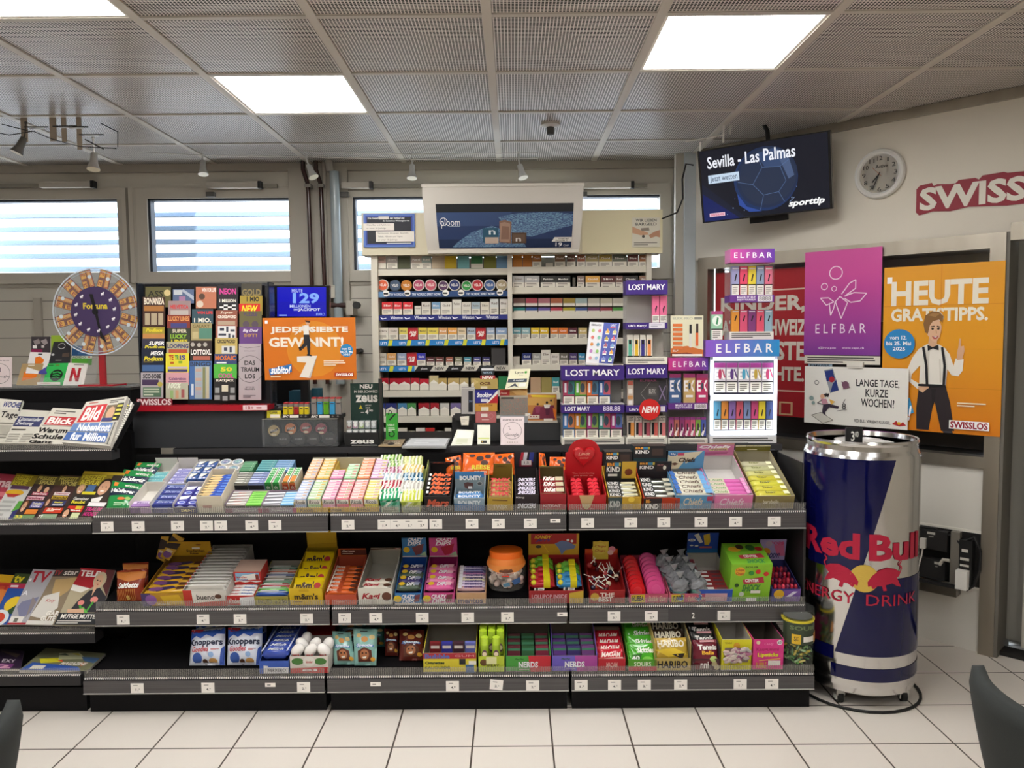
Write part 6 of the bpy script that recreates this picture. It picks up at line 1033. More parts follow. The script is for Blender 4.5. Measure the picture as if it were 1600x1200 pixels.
# herb drop boxes: six columns
rcol = [('a8b8d8', 'd8a878', 'light blue'), ('a8c898', 'e0b048', 'pale green'), ('d8a0b8', 'd080a8', 'rose'), ('e07888', '98cc98', 'raspberry'), ('e8a0a0', 'e8905c', 'salmon'), ('d8cc58', 'c898c0', 'yellow')]
rx = [460, 481, 503.6, 525.6, 547, 569, 592.5]
for i in range(3):
    xa, xb = XC(rx[2*i]), XC(rx[2*i+2]); f = tf('t', (xa+xb)/2, .01); w = (xb-xa)/2-.0005; b = MB(f)
    b.box(-w, w, 0, .365, 0, .002, 'c8a850'); b.box(-w, w, 0, .002, .002, .022, 'd0a83c'); b.box(-w, -w+.0015, .002, .365, .002, .045, 'c8b058'); b.box(w-.0015, w, .002, .365, .002, .045, 'c8b058'); b.box(-w, w, .363, .365, .002, .062, 'bcb8a4')
    b.face(-w, w, 0, .022, 0, 't .2 .2 .7 .85 5a4a28*/ Ricola'); O('carton', b, None, 'yellow lipped herb drop carton, %s of three' % ORD[i+1], 'carton', 'herb drop cartons')
for i in range(6):
    xa, xb = XC(rx[i])+.002, XC(rx[i+1])-.002; c1, c2, nm = rcol[i]
    goods('t', xa, xb, .014, .17, 7, .058, c1, 'r 0 .0 1 .2 f0ece4;r .1 .4 .5 .6 f4f0e8;r .6 .45 .9 .75 %s;r .55 .3 .6 .8 f0e8e0' % c2, 'r .0 .05 1 .45 e8e4dc;t .08 .1 .9 .42 4a4440*/ Ricola;r 0 .62 1 .9 %s' % c1, '%s herb drop box in the front half' % nm, 'drop_box', 'herb drop box', .004)
    n2 = (7, 7, 3, 5, 7, 7)[i]
    goods('t', xa, xb, .18, .18+.18*n2/7, n2, .06, c2, 'r 0 .0 1 .22 f0ece4;r .1 .45 .5 .65 f4f0e8;r .6 .45 .9 .75 %s' % c1, 'r .0 .05 1 .45 e8e4dc', '%s herb drop box in the rear half, %s column' % (cname(c2), ORD[i+1]), 'drop_box', 'herb drop box', .004)
# small candy bags in slanted ranks
bc = [('6a9a3a', 'c8d8a0', 'leaf green'), ('b8c078', 'e0d8a8', 'straw yellow'), ('9a4a68', 'e0b8c8', 'plum'), ('d8b868', 'e8dcb8', 'honey'), ('a8c0c8', 'd8e0e4', 'ice blue'), ('34607a', 'b0c8d8', 'dark blue'), ('a82c3c', 'e8c8c8', 'cherry'), ('b8b4ac', 'e0dcd4', 'grey'), ('28a068', 'd0e0d4', 'mint green'), ('c8d048', 'dce0b0', 'lime yellow')]
for sd in (0, 1):
    for k in range(11):
        c, c2, nm = bc[min(9, (2*(4-k//2) if k < 10 else 0)+sd)]; s = .02+.032*k; xa = XX(597 if sd == 0 else 629, s); xb = XX(628 if sd == 0 else 660, s); rg = random.Random(k*2+sd)
        f = tf('t', (xa+xb)/2, s, .03+.012*rg.random()) @ Matrix.Rotation(rg.uniform(-.16, .16), 4, 'Z') @ Matrix.Rotation(rg.uniform(.1, .5), 4, 'X'); h = (xb-xa)/2+.004; b = MB(f)
        b.pillow(-h, h, 0, .05, 0, .018, c+'^'); b.topf(-h, h, 0, .05, .0185); b.k = 2
        for z in range(6): u = z/6+rg.uniform(0, .05); b.art('p %s %f .1 %f .1 %f .9 %f .9' % (c2 if z % 2 else 'd2d2ca', u, u+.09, u+.02, u-.05))
        b.face(-h*.9, h*.9, .002, .016, -.0005, 'p %s .1 0 .3 0 .2 1 .02 1;p e8e6de .5 0 .62 0 .5 1 .4 1;p %s .8 0 .94 0 .84 1 .7 1' % (c2, c2))
        O('candy_packet', b, None, '%s small candy packet, %s from the front in the %s file' % (nm, ORD[k+1], ('drop box side', 'black bar carton side')[sd]), 'candy packet', 'small candy packets in two files')
for sd, c, c2 in ((0, '6ab098', '2a8a60'), (1, 'b8c070', '8a9a30')):
    f = tf('t', (XC(595 if sd == 0 else 627)+XC(626 if sd == 0 else 659))/2, .006); h = .04; b = MB(f); b.box(-h, h, 0, .36, 0, .002, c); b.box(-h, h, 0, .002, .002, .05, c); b.box(-h, -h+.002, .002, .36, .002, .05, c); b.box(h-.002, h, .002, .36, .002, .05, c)
    b.face(-h, h, 0, .05, 0, 'p %s 0 0 .3 0 .1 .5 0 .6;p d8dcd0 .4 0 .6 0 .2 .6 .1 .6;p %s .7 0 .9 0 .6 .7 .5 .6;r .05 .45 .95 1 b0b8a0;t .25 .5 .75 .66 3a3430* Drops;x .1 .74 .9 .95 6a7a60 2' % (c2, c2)); O('carton', b, None, '%s candy packet carton with striped lip' % ('mint green' if sd == 0 else 'lime yellow'), 'carton', 'candy packet cartons')
# chocolate bars
disp('t', 'bar_carton', 'black bar carton with red script lettering', 663, 706, .26, .058, .085, '1c1818', '2a2626', 't .08 .2 .92 .7 c85a40**/ Mars', (722, '1e1a1a', 't .1 .12 .9 .55 8a4034**/ Mars', .25),
     (5, .02, .2, .03, '241c1a', 't .14 .05 .98 .95 e8683c**/ Mars;r .0 .2 .1 .8 e4e0d8', 'black bar with red script', 'chocolate_bar', 'chocolate bar', .04))
disp('t', 'bar_carton', 'pale blue coconut bar carton with bar picture', 709, 758, .22, .05, .06, '8aa0b0', 'b8bcb8', 't .14 .2 .88 .6 dfe6ea** BOUNTY;p 3a6a98 0 .4 1 .55 1 1 0 1', (737, '7a8a90', 'p 3a78b0 0 0 1 0 1 .3 0 .36;t .16 .2 .9 .44 f0f2f2** BOUNTY;p 5a3c38 .3 .6 .42 .54 .62 .6 .6 .86 .46 .94 .32 .82;r .44 .76 .58 .9 e0dcd8;e .84 .62 .1 .12 9aa0a0;e .84 .62 .07 .08 4a5050', .075),
     (2, .008, .07, .03, '5a90c8', 't .1 .1 .9 .7 f2f4f6** BOUNTY', 'blue and white coconut bar', 'chocolate_bar', 'chocolate bar', .025))
disp('t', 'bar_carton', 'golden carton of red lettered twin bars', 761, 802, .24, .05, .075, 'b8983c', '8a7030', 't .2 .55 .8 .85 d8c890* TWIX;l 5a3a28 .08 .2 .15 .8 .2', (725, '8a7434', 't .3 .3 .7 .5 5a4a20* TWIX;p 6a5428 .2 .9 .5 .55 .8 .9', .235),
     (4, .01, .16, .03, 'b89858', 't .06 .05 .96 .9 c83040**/ TWIX;l 6a3020 .06 0 .95 1 .9', 'gold twin bar with red lettering', 'chocolate_bar', 'chocolate bar', .035))
disp('t', 'bar_carton', 'dark brown bar carton with red, white and blue header', 804, 842, .24, .062, .07, '2c2226', '3a3434', 't .1 .55 .9 .86 dcdce8**/ SNICKERS;t .05 .12 .4 .24 d8d0d0* King', (707, '2a2830', 'p b83040 .3 0 .42 0 .34 .6 .2 .6;p dcdce4 .42 0 .6 0 .52 .6 .36 .6;p 3848a0 .7 0 .9 0 .84 .6 .64 .6;r .2 .5 .8 .9 7a1c34;r .3 .5 .76 .8 e8e4e4;t .42 .56 .64 .72 3a3634* 1.5', .235),
     (4, .012, .15, .03, '2e2428', 't .08 .05 .94 .95 d8d0e4**/ SNICKERS', 'dark brown bar with white lettering', 'chocolate_bar', 'chocolate bar', .04))
disp('t', 'bar_carton', 'red wafer bar carton with plain brown back', 843.5, 885, .2, .066, .1, '9a2028', '6a5c38', 't .1 .65 .8 .8 d8a0a0* KITKAT', (731, '6c5c3a', 'r .49 0 .51 1 5a4c30', .19),
     (3, .012, .15, .03, '8a1c24', 't .1 .15 .62 .9 f0e4dc**/ KitKat;r .64 .2 .98 .9 c8b898', 'red wafer bar with white lettering', 'wafer_bar', 'wafer bar', .05))
t = disp('t', 'heart_display', 'red heart chocolate display with embossed heart header', 885.5, 947, .22, .058, .07, 'b81c24', 'a8181e', 'p c8a878 .3 0 .7 0 .6 .8 .5 1 .4 .8;t .36 .88 .7 .96 e8c0b0 Lindt', None)
xc, w = slot('t', 885.5, 947); f = tf('t', xc, .19); h = w/2-.003; hh = hz('t', 916, 685, .2)
pts = [(-h, 0), (h, 0), (h, hh*.72), (h*.86, hh*.74)]+[(h*.86*math.cos(a), hh*.74+hh*.26*math.sin(a)) for a in [math.pi*k/12 for k in range(1, 12)]]+[(-h*.86, hh*.74), (-h, hh*.72)]
b = MB(f); n = len(pts); b.add([(x, 0, z) for x, z in pts]+[(x, .003, z) for x, z in pts], [tuple(range(n)), tuple(range(2*n-1, n-1, -1))]+[(i, n+i, n+(i+1) % n, (i+1) % n) for i in range(n)], 'c01e26'); b.face(-h, h, 0, hh, 0, 't .2 .68 .8 .71 f0c8b8 The most loving;t .24 .73 .76 .76 f0c8b8 gift from us'); O('header_card', b, t)
def heart(cx_, cz_, r): return [(cx_+r*.062*16*math.sin(a)**3, cz_+r*.068*(13*math.cos(a)-5*math.cos(2*a)-2*math.cos(3*a)-math.cos(4*a))) for a in [2*math.pi*k/36 for k in range(36)]]
b = MB(f)
hr = h*.62; P1, P2 = heart(0, hh*.68, hr), heart(0, hh*.68, hr*.86)
b.add([(x, -.004, z) for x, z in P1]+[(x, -.012, z) for x, z in P2]+[(x, 0, z) for x, z in P1], [(i, 36+i, 36+(i+1) % 36, (i+1) % 36) for i in range(36)]+[tuple(range(36, 72))[::-1]]+[(72+i, i, (i+1) % 36, 72+(i+1) % 36) for i in range(36)], 'c82028^'); b.face(-h, h, 0, hh, -.012, 't .34 .24 .66 .3 e8a890*/ Lindt;t .38 .34 .62 .37 e8a890 CHOCOLAT'); O('embossed_heart', b, t)
for sd in (-1, 1):
    for i in range(5):
        P1 = heart(0, 0, .029); ff = tf('t', xc+sd*.036, .022+.03*i, .034) @ Matrix.Rotation(math.radians(-35), 4, 'X'); b = MB(ff)
        b.add([(x, 0, z+.02) for x, z in P1]+[(x*.8, -.008, z*.8+.02) for x, z in P1]+[(x*.9, .02, z*.9+.02) for x, z in P1], [(i2, 36+i2, 36+(i2+1) % 36, (i2+1) % 36) for i2 in range(36)]+[tuple(range(36, 72))[::-1], tuple(range(72, 108))]+[(72+i2, i2, (i2+1) % 36, 72+(i2+1) % 36) for i2 in range(36)], 'd03440~'); b.face(-.014, .014, .01, .03, -.008, 't .1 .3 .9 .7 f0b0a8*/ Lindt')
        O('chocolate_heart', b, None, 'red foil chocolate heart, %s from the front in the %s file' % (ORD[i+1], 'wafer bar side' if sd < 0 else 'nut bar side'), 'chocolate heart', 'red foil chocolate hearts')
KIND = 't .06 .08 .46 .26 e8a040** BE-;r .3 .06 .44 .28 4a90b8;r .44 .06 .5 .28 c8b040;t .06 .34 .48 .62 f4f2ee** KIND;'
disp('t', 'bar_carton', 'yellow nut bar carton with black and yellow header', 949, 1002, .26, .05, .065, 'c8a030', 'b89030', 'r 0 0 .42 1 3a4a4c;t .05 .3 .36 .8 c8ccc8** KIND;e .7 .2 .1 .2 e8c848', (721, '2a2a2c', KIND.replace('.06 .34', '.05 .3')+'r .54 0 1 1 d0a83c;c .76 .62 .2 7a3a24;r .1 .72 .4 .86 e8e4dc', .16),
     (4, .015, .14, .024, '9a9a90~', 'r 0 0 .45 1 2c2c2e;t .04 .15 .4 .9 e4e4e0* KIND;r .5 .2 .95 .8 c8c4a0', 'silver nut bar in the yellow carton', 'nut_bar', 'nut bar', .03))
disp('t', 'bar_carton', 'orange red nut bar carton with black header', 1004, 1062, .24, .045, .065, 'b83c1c', 'a83a1c', KIND.replace('.06 .34', '.04 .45').replace('.48 .62', '.45 .95')+'p 2c2426 0 0 .5 0 .5 1 0 1;t .05 .5 .42 .95 f2f0ec** KIND;t .06 .1 .2 .4 e8a040** BE-', (721, '28262a', KIND+'r .56 .2 .9 .8 3a2c2c;e .8 .5 .05 .18 e0d8c8;t .58 .2 .76 .34 c88a8a DARK CHOC', .2),
     (4, .015, .17, .024, '8a8c84~', 'r 0 0 .35 1 2c2c2e;t .04 .15 .32 .9 e8e8e4* KIND;r .7 .2 .98 .8 b8b4a0', 'silver nut bar in the orange red carton', 'nut_bar', 'nut bar', .03))
for pa, pb, yt, lab in ((945, 988, 706, 'brown black nut bar box at the back beside the heart display'), (990, 1041, 697, 'teal black nut bar box at the back, standing higher')):
    y = 3.5; xa, xb = X(pa, y, 720), X(pb, y, 720); z1 = Z((pa+pb)/2, yt, y); b = MB(); z0 = TI['t'][1]+(y-3.24)*math.tan(TI['t'][2])+.002
    b.box(xa, xb, y, y+.08, z0+.03, z1, '2a2426' if pa < 960 else '1f3a40', top='3a3430'); b.face(xa, xb, z1-.055, z1, y, 'r 0 0 1 1 2a2829;'+KIND+'r .56 .2 .9 .8 4a3a34'); O('bar_carton', b, None, lab, 'display box')
disp('t', 'bar_carton', 'light blue protein bar carton with cream and blue header', 1054, 1116, .24, .055, .07, '5a90b8', 'b0b8b8', 't .2 .2 .7 .7 d8c8a8*/ Chiefs;r .8 .1 .95 .4 b84060', (705, '5a94c0', 'p dcd0b4 0 .2 .6 .2 .3 1 0 1;p dcd0b4 .4 .1 .95 0 .7 .5 .5 .7;r .04 .06 .22 .26 3a6aa8;t .06 .1 .2 .22 f0f0f0* 20g;r .26 .1 .44 .24 c84868;t .3 .36 .76 .62 3a2c2a**/ Chiefs;p 6a4a3a .1 .7 .2 .62 .3 .7 .2 .8', .22),
     (5, .012, .2, .03, 'd8d4c0', 'r .8 0 1 1 6aa0d0;t .2 .15 .75 .85 5a4438*/ Chiefs;p 3a6ab0 0 0 .1 0 .15 1 0 1', 'cream and blue protein bar', 'protein_bar', 'protein bar', .04))
disp('t', 'bar_carton', 'pink protein bar carton, half empty, with pink header', 1110, 1175, .33, .055, .08, 'd87aa8', 'c8c4c0', 't .2 .25 .8 .75 e8c8d8*/ Chiefs', (693, 'd07aa4', 'r 0 0 1 .1 b8907a;t .06 .14 .9 .4 f4ecf0**/ Chiefs;p d8c090 .3 .42 .8 .36 .84 .56 .34 .62;t .36 .42 .8 .56 8a5a70* Vanilla;x .1 .7 .9 .95 a84a78 3', .32),
     (4, .012, .14, .032, 'd86ab0', 'r 0 0 .45 1 d0c8b0;t .05 .2 .42 .8 6a8a5a*/ Chiefs;r .9 0 1 1 e898c8', 'pink protein bar', 'protein_bar', 'protein bar', .035))
disp('t', 'bar_carton', 'olive protein bar carton with olive header at the shelf end', 1178, 1240, .36, .05, .085, '8a7c50', 'a8a08a', 't .2 .3 .6 .6 d8d0b8* barebells', (696, '6c6428', 'r 0 0 1 .16 d8d0b8;t .3 .04 .7 .12 4a442c* Barebells;t .16 .4 .84 .5 8a8448 COCO CHOCO;r .34 .66 .62 .78 e4dcc4', .35),
     (7, .015, .31, .028, 'c8c040 c8c040 d0cc48 c8c040 c8c47a b8b88a c4c0a0', 't .3 .3 .6 .7 6a6a28* bar;r .8 .2 .95 .8 e8e8c0', 'lime yellow protein bar', 'protein_bar', 'protein bar', .03, 'p', .04))
for i, (tl, tr, br, bl) in enumerate((((696, 716, 3.5), (720, 711, 3.5), (724, 740, 3.46), (698, 742, 3.46)), ((724, 708, 3.47), (773, 707, 3.47), (770, 742, 3.42), (722, 742, 3.42)), ((772, 710, 3.52), (803, 708, 3.52), (804, 742, 3.48), (772, 742, 3.48)), ((842, 707, 3.52), (851, 709, 3.52), (856, 742, 3.48), (842, 742, 3.48)), ((859, 714, 3.5), (886, 714, 3.5), (886, 742, 3.47), (858, 742, 3.47)))):
    bagq('candy_bag', tl, tr, br, bl, .014, 'e8641c^', 'e .55 .3 .12 .12 3a2420;e .8 .2 .1 .1 3a2420;e .3 .16 .1 .08 3a2420;e .7 .5 .12 .12 4a2c24;t .3 .6 .9 .8 e8d038** REESE;t .4 .86 .8 .94 f4ece0* PIECES', 'orange candy bag behind the bar cartons, %s from the black carton' % ORD[i+1], 'candy bag', 'orange candy bags')
# --- middle tier
for tl, tr, br, bl, lab in (((192, 880, 3.42), (232, 878, 3.42), (232, 925, 3.38), (194, 926, 3.38), 'rear bag of pretzel sticks, mostly hidden'), ((183, 892, 3.32), (230, 888, 3.32), (221, 944, 3.27), (183, 944, 3.27), 'front brown and orange bag of pretzel sticks')):
    bagq('pretzel_bag', tl, tr, br, bl, .02, '8a3420^', 'p c87a38 0 .05 1 .1 1 .3 .5 .4 0 .24;t .1 .42 .86 .6 f4f0e8**/ Saltletts;t .4 .64 .7 .7 c88a40 Sticks;'+''.join('l b8702c .025 %f .98 %f .64;' % (.1+.07*i, .04+.07*i) for i in range(11))+'c .5 .9 .07 d8b060', lab, 'snack bag', 'pretzel stick bags')
disp('m', 'bar_carton', 'yellow nut mix bar carton with bars stuck in its tilted header', 222, 297, .3, .05, .07, 'b8882c', '8a6424', 'r 0 0 .2 1 4a3a6a;e .2 .5 .12 .4 8a5aa0;p d8b030 .4 .2 .8 .1 .9 .8 .5 .9;t .3 .7 .6 .9 d8c8a0* Snack', (846, 'c89a24', 'e .14 .2 .1 .12 6a4a80;t .42 .55 .84 .72 4a2c18** Studenten;t .5 .76 .7 .9 4a2c18** Futter;r .56 .4 .74 .52 ece4d4;e .72 .22 .07 .05 7a3a20', .29),
     (6, .012, .25, .03, 'd8a830', 'p 3a2c50 .1 .3 .6 0 .7 .4 .3 1;e .25 .5 .16 .4 7a4a80;p 5a3424 .7 .2 .95 .1 .9 .7 .7 .8', 'yellow and purple nut mix bar', 'nut_bar', 'nut bar', .035, 'p', .16))
for k, (tl, tr, br, bl) in enumerate((((252, 838, 3.5), (264, 838, 3.5), (256, 878, 3.49), (244, 872, 3.49)), ((271, 833, 3.49), (288, 842, 3.49), (264, 876, 3.48), (250, 870, 3.48)))):
    b = MB(); b.slab(px_quad(tl, tr, br, bl), .008, 'd8a838', 'p 3a2c28 0 .1 1 .2 1 .5 0 .6;e .5 .8 .4 .14 8a5aa0;r .2 .6 .8 .7 e8d8b0'); O('nut_bar', b, None, 'display nut bar stuck upright in the yellow header, %s of two' % ORD[k+1], 'nut bar', 'upright display nut bars')
disp('m', 'bar_carton', 'white carton of many white wafer bars with red corner', 288, 357, .36, .062, .085, 'd8d4cc', 'c4c0b8', 'r 0 0 .2 1 c03428;r .2 .1 .8 .95 e4e0d8;t .3 .28 .72 .6 2a2624* bueno;e .8 .4 .08 .14 5a3a2a;p c03c30 .2 .8 1 .65 1 1 .2 1', None,
     (13, .012, .33, .05, 'd4d0c8', 'r .0 .7 1 .95 f0eee8;r .0 .0 1 .18 8a8680;p c84038 0 .3 .04 .3 .04 .8 0 .8', 'white wafer bar in the long carton', 'wafer_bar', 'wafer bar', .04))
disp('m', 'bar_carton', 'red and white milk chocolate stick carton', 353, 399, .22, .04, .05, 'c03430', 'd0ccc4', 't .1 .3 .5 .8 e8e4e0* Kinder;p e4e4e8 .5 .2 1 .1 1 1 .5 1', None, (4, .01, .1, .02, 'e4e2e0', 't .08 .2 .4 .8 c83828* kinder;t .5 .2 .9 .8 3a6ab0* Riegel', 'white and blue milk chocolate stick', 'chocolate_stick', 'chocolate stick', .025))
xc, w = slot('m', 358, 401); f = tf('m', xc, .1, .048); b = MB(f); h = w/2; b.box(-h, h, 0, .1, 0, .062, 'c83028', top='c8a898'); b.face(-h, h, 0, .062, 0, 'p 8ab8d8 .06 .08 .94 .08 .94 .6 .06 .7;p f0eee8 .3 .3 .8 .14 .94 .6 .1 .7;t .1 .34 .5 .5 c83828* kinder;t .14 .54 .5 .7 3a6ab0* Riegel;r .8 .2 .92 .6 8a3a2c;p f0eee8 0 .82 .2 .74 .4 .84 .6 .74 .8 .84 1 .76 1 .7 0 .72'); O('chocolate_box', b, None, 'red and blue chocolate stick box lying on the milk carton', 'box')
disp('m', 'bar_carton', 'carton of mixed coloured chocolate sticks', 398, 452, .26, .035, .06, 'a8a048', '8a867c', 't .1 .3 .5 .8 3a3a28* RIGOLETTO;t .6 .3 .95 .8 3a3a28* a 2.50', None, (8, .01, .23, .024, '3458a8 68b848 b03038 5a8a6a 8a8478 3a4a7a b86848 2a5a48', 'r 0 .6 1 .8 d8d8d4;r .1 .2 .7 .5 e4e4e0', 'coloured foil chocolate stick', 'chocolate_stick', 'chocolate stick', .03))
disp('m', 'bag_carton', 'yellow carton of peanut sweet bags with plain yellow header', 453, 506, .33, .066, .09, 'd8b420', 'a88a18', 't .14 .3 .86 .66 3a2a20** m&m\'s;x .1 .75 .6 .85 8a6a18 1;r .3 .05 .6 .2 c8a018', (829, 'c8a424', 'p b8941c 0 .8 1 .7 1 1 0 1;e .75 .1 .1 .03 d8b838', .32))
xc, w = slot('m', 453, 506)
for i in range(4):
    f = tf('m', xc, .02+.065*i, .03+.01*(i == 3)); h = w/2-.008; q = [f @ V(p) for p in ((-h, .075, .055), (h, .075, .055), (h, 0, .01), (-h, 0, .01))]
    b = MB(); b.bag(q, .014, 'e0c018^', 't .1 .3 .8 .75 3a2418** m&m\'s;e .82 .5 .1 .16 b83030;e .6 .86 .3 .1 f0e8a0', .06, i); O('sweet_bag', b, None, 'yellow peanut sweet bag, %s from the front of its carton' % ORD[i+1], 'sweet bag', 'yellow peanut sweet bags')
disp('m', 'bar_carton', 'orange carton of orange and brown praline bars', 508, 558, .28, .04, .075, 'c8583c', 'a84a34', 't .36 .6 .6 .8 e8a080* Ragusa', (857, 'c05a28', 'p 4a2018 .1 .1 1 .1 1 .9 .1 .9;t .16 .2 .6 .46 f0e8e0**/ Ragusa;x .16 .6 .8 .74 e0c8b8 1', .27), (7, .012, .22, .026, 'd8642c', 'r .36 0 .5 1 b84a24;r 0 0 .05 1 f0e0d0;t .06 .15 .34 .9 f0e4d8**/ Ragusa;e .85 .5 .1 .4 5a2c1c;e .97 .5 .06 .4 5a2c1c', 'orange praline bar', 'praline_bar', 'praline bar', .03))
disp('m', 'wafer_carton', 'nearly empty white wafer carton with red lettering', 560, 614, .32, .065, .08, 'dcd8cc', 'a8a498', 't .1 .3 .66 .75 a8202c**/ Kagi;e .84 .5 .14 .26 6a4030', (856, 'c8bca8', 'p 5a3828 0 .1 .8 0 .8 .5 0 .9;r .8 .1 .98 .6 b02c34;r .84 .2 .94 .5 f0ece4', .31), (2, .02, .1, .04, 'dcd4c4', 't .08 .15 .6 .9 a8202c**/ Kagi;e .85 .5 .12 .3 5a3828', 'white wafer pack with red lettering', 'wafer_pack', 'wafer pack', .03))
for pa, pb, c, c2, lab, l2 in ((617, 660, '3a78b0', '1c4a9a', 'blue dipping lolly carton with foot picture header', 'blue'), (662, 711, 'c84a88', '8a1c54', 'pink dipping lolly carton with foot picture header', 'pink')):
    disp('m', 'lolly_carton', lab, pa, pb, .26, .045, .08, c, c2, 't .25 .15 .75 .5 f2f0f4**/ CRAZY;t .25 .5 .75 .95 f2f0f4**/ DIPS;c .1 .5 .3 e0c030;p 7a4048 .75 .2 .95 .1 .9 .7 .7 .8;r 0 .85 1 1 e8e4dc', (840, c, 't .25 .0 .88 .16 f4f2f6**/ CRAZY;t .22 .18 .8 .4 f4f2f6**/ DIPS;c .18 .62 .15 e0b828;p %s .4 .5 .7 .36 .9 .3 .86 .5 .8 .8 .55 .92;p a8c8a0 .7 .9 .95 .7 1 .95;r 0 .95 1 1 e8d8d0' % ('7a4448' if c2 == '1c4a9a' else 'b02840'), .25),
         (4, .015, .2, .03, ('4a5a4a 3a3468' if c2 == '1c4a9a' else 'd85a98 e080a8'), 'c .2 .4 .3 e0b828;t .4 .2 .8 .8 f2f0f4**/ DIPS;p %s .75 .2 .95 .3 .9 .8 .7 .7' % ('8a90a8' if c2 == '1c4a9a' else 'e8b0c0'), '%s dipping lolly sachet' % l2, 'lolly_sachet', 'lolly sachet', .045, 'p', .12))
disp('m', 'roll_carton', 'carton of mixed chewy sweet rolls with dark lettering', 713, 760, .2, .045, .06, 'c8a078', 'a890a0', 't .05 .5 .9 .95 3a2c5a** mentos', None, (8, .01, .19, .02, 'c8a0a0 d0c0d8 c8b8d0 d0c8a8 d4c0cc a06a90 8a88b0 b0a8c0', 't .25 .1 .9 .9 4a3a78** mentos;r .0 0 .14 1 e8e4ec', 'pastel sweet roll', 'sweet_roll', 'sweet roll', .05))
# sweets tub with orange lid
Y0 = 3.33; xj = X(791, Y0, 900); zj = TI['m'][1]+(Y0-3.23)*math.tan(TI['m'][2])+.02; zt_ = Z(791, 858, Y0); R = 31*3.35/1215
t = E('sweet_tub', (xj, Y0, zj), 'round clear tub of marbled sweets with orange screw lid', 'tub')
hj = zt_-zj
b = MB(); b.lathe(xj, Y0, [(R*.86, zj+.004), (R*.95, zj+.02), (R, zj+hj*.3), (R, zj+hj*.66), (R*.9, zj+hj*.8), (R*.8, zj+hj*.86)], ['d8d4d0&', 'd8d4d0&', 'd8d4d0&', 'd87a30', 'd87a30'], 36); b.cv = .12; b.S = lambda u, v, o: V((xj+(R+.001+o)*math.sin((u-.5)*2.6), Y0-(R+.001+o)*math.cos((u-.5)*2.6), zj+hj*(.95-v))); b.k = 1
b.art('p d8843c 0 .25 1 .25 1 .3 .7 .42 .3 .42 0 .3;e .5 .38 .14 .05 5a3424;p 6a3c28 .4 .36 .62 .32 .6 .4 .44 .42;r .3 .42 .68 .47 e8e0d4;t .32 .43 .66 .46 a84430* MARSHMALLOW;r .42 .49 .56 .52 c8442c;p 34588c .6 .62 .78 .56 .8 .7 .66 .74;p 4a7088 .44 .7 .56 .66 .58 .76 .46 .78'); O('jar', b, t)
b = MB(); b.lathe(xj, Y0, [(R*.84, zj+hj*.84), (R*.84, zj+hj*.97), (R*.8, zj+hj), (R*.3, zj+hj*1.004), (.001, zj+hj*1.004)], 'e86a18', 36); O('lid', b, t)
rg = random.Random(3); n_ = 0
b = MB()
for k in range(90):
    a = rg.uniform(0, 6.28); rr = R*.8*math.sqrt(rg.random()); b.ball((xj+rr*math.cos(a), Y0+rr*math.sin(a), zj+.02+rg.random()*hj*.58), .0125, rg.choice(['d8c8bc', 'e0d4c8', 'd0b8b0', 'c8b0a4']), 8, 6)
O('marbled_sweets', b, None, 'pale marbled sweets filling the clear tub with orange lid', 'sweets', None, 'stuff')
# lolly cars
disp('m', 'toy_carton', 'red and yellow toy car lolly display with aeroplane header', 826, 912, .24, .05, .08, '9a2428', '8a1c20', 't .05 .3 .7 .6 d8b0b8* LOLLIPOP INSIDE;p c8a838 .74 .2 1 0 1 1 .74 1', (833, 'c89c2c', 'r .05 -.0 .95 .42 a82428;t .12 .06 .46 .2 e0c030**/ ICANDY;t .14 .22 .44 .34 3a3480**/ JETS;p 6a7aa8 .52 .4 .66 .28 .8 .34 .94 .5 .9 .62 .74 .66 .66 .86 .6 .6;c .78 .26 .05 e8e8e8;c .86 .3 .05 e8e8e8;e .2 .52 .06 .06 3a3430;r 0 .85 1 1 a02428;l e0c030 .02 .3 .45 .4 .75', .23))
xc, w = slot('m', 826, 912)
for sd, cs, tx in ((-1, 'b82430 b82430 b82430 6ab02c 6ab02c', 'red file'), (1, '3a8ac0 3a8ac0 58a838 68b03a', 'blue file')):
    for i, c in enumerate(cs.split()):
        f = tf('m', xc+sd*w*.245, .045+.038*i, .045+.003*i); h = w*.225
        t = E('toy_car', tuple(f @ V((0, 0, 0))), '%s toy car lolly with yellow bonnet, %s from the front in the %s' % (cname(c), ORD[i+1], tx), 'toy car', 'toy car lollies')
        b = MB(f); b.pillow(-h, h, 0, .042, 0, .034, c+'^'); b.pillow(-h*.4, h*.6, .006, .036, .026, .044, c+'^'); O('body', b, t)
        b = MB(f); b.box(h*.1, h*.62, -.003, .04, .012, .047, 'e0d020'); O('bonnet', b, t)
        b = MB(f); b.ball((-h*.7, .01, .03), .012, 'd8cc30', 8, 6); O('wheel', b, t)
for k, (a, bb, c_, d) in enumerate(((834, 918, 851, 931), (880, 917, 899, 927))):
    b = MB(); b.slab(px_quad((a+1, bb-3, 3.262), (c_, bb, 3.26), (c_-3, d, 3.252), (a, d-2, 3.254)), .001, 'e4e0d8', 'r .15 .2 .4 .7 3a3a3a;x .5 .2 .9 .8 8a8684 3'); O('price_slip', b, None, 'crooked paper slip tucked in the toy car display, %s of two' % ORD[k+1], 'paper slip', 'crooked paper slips')
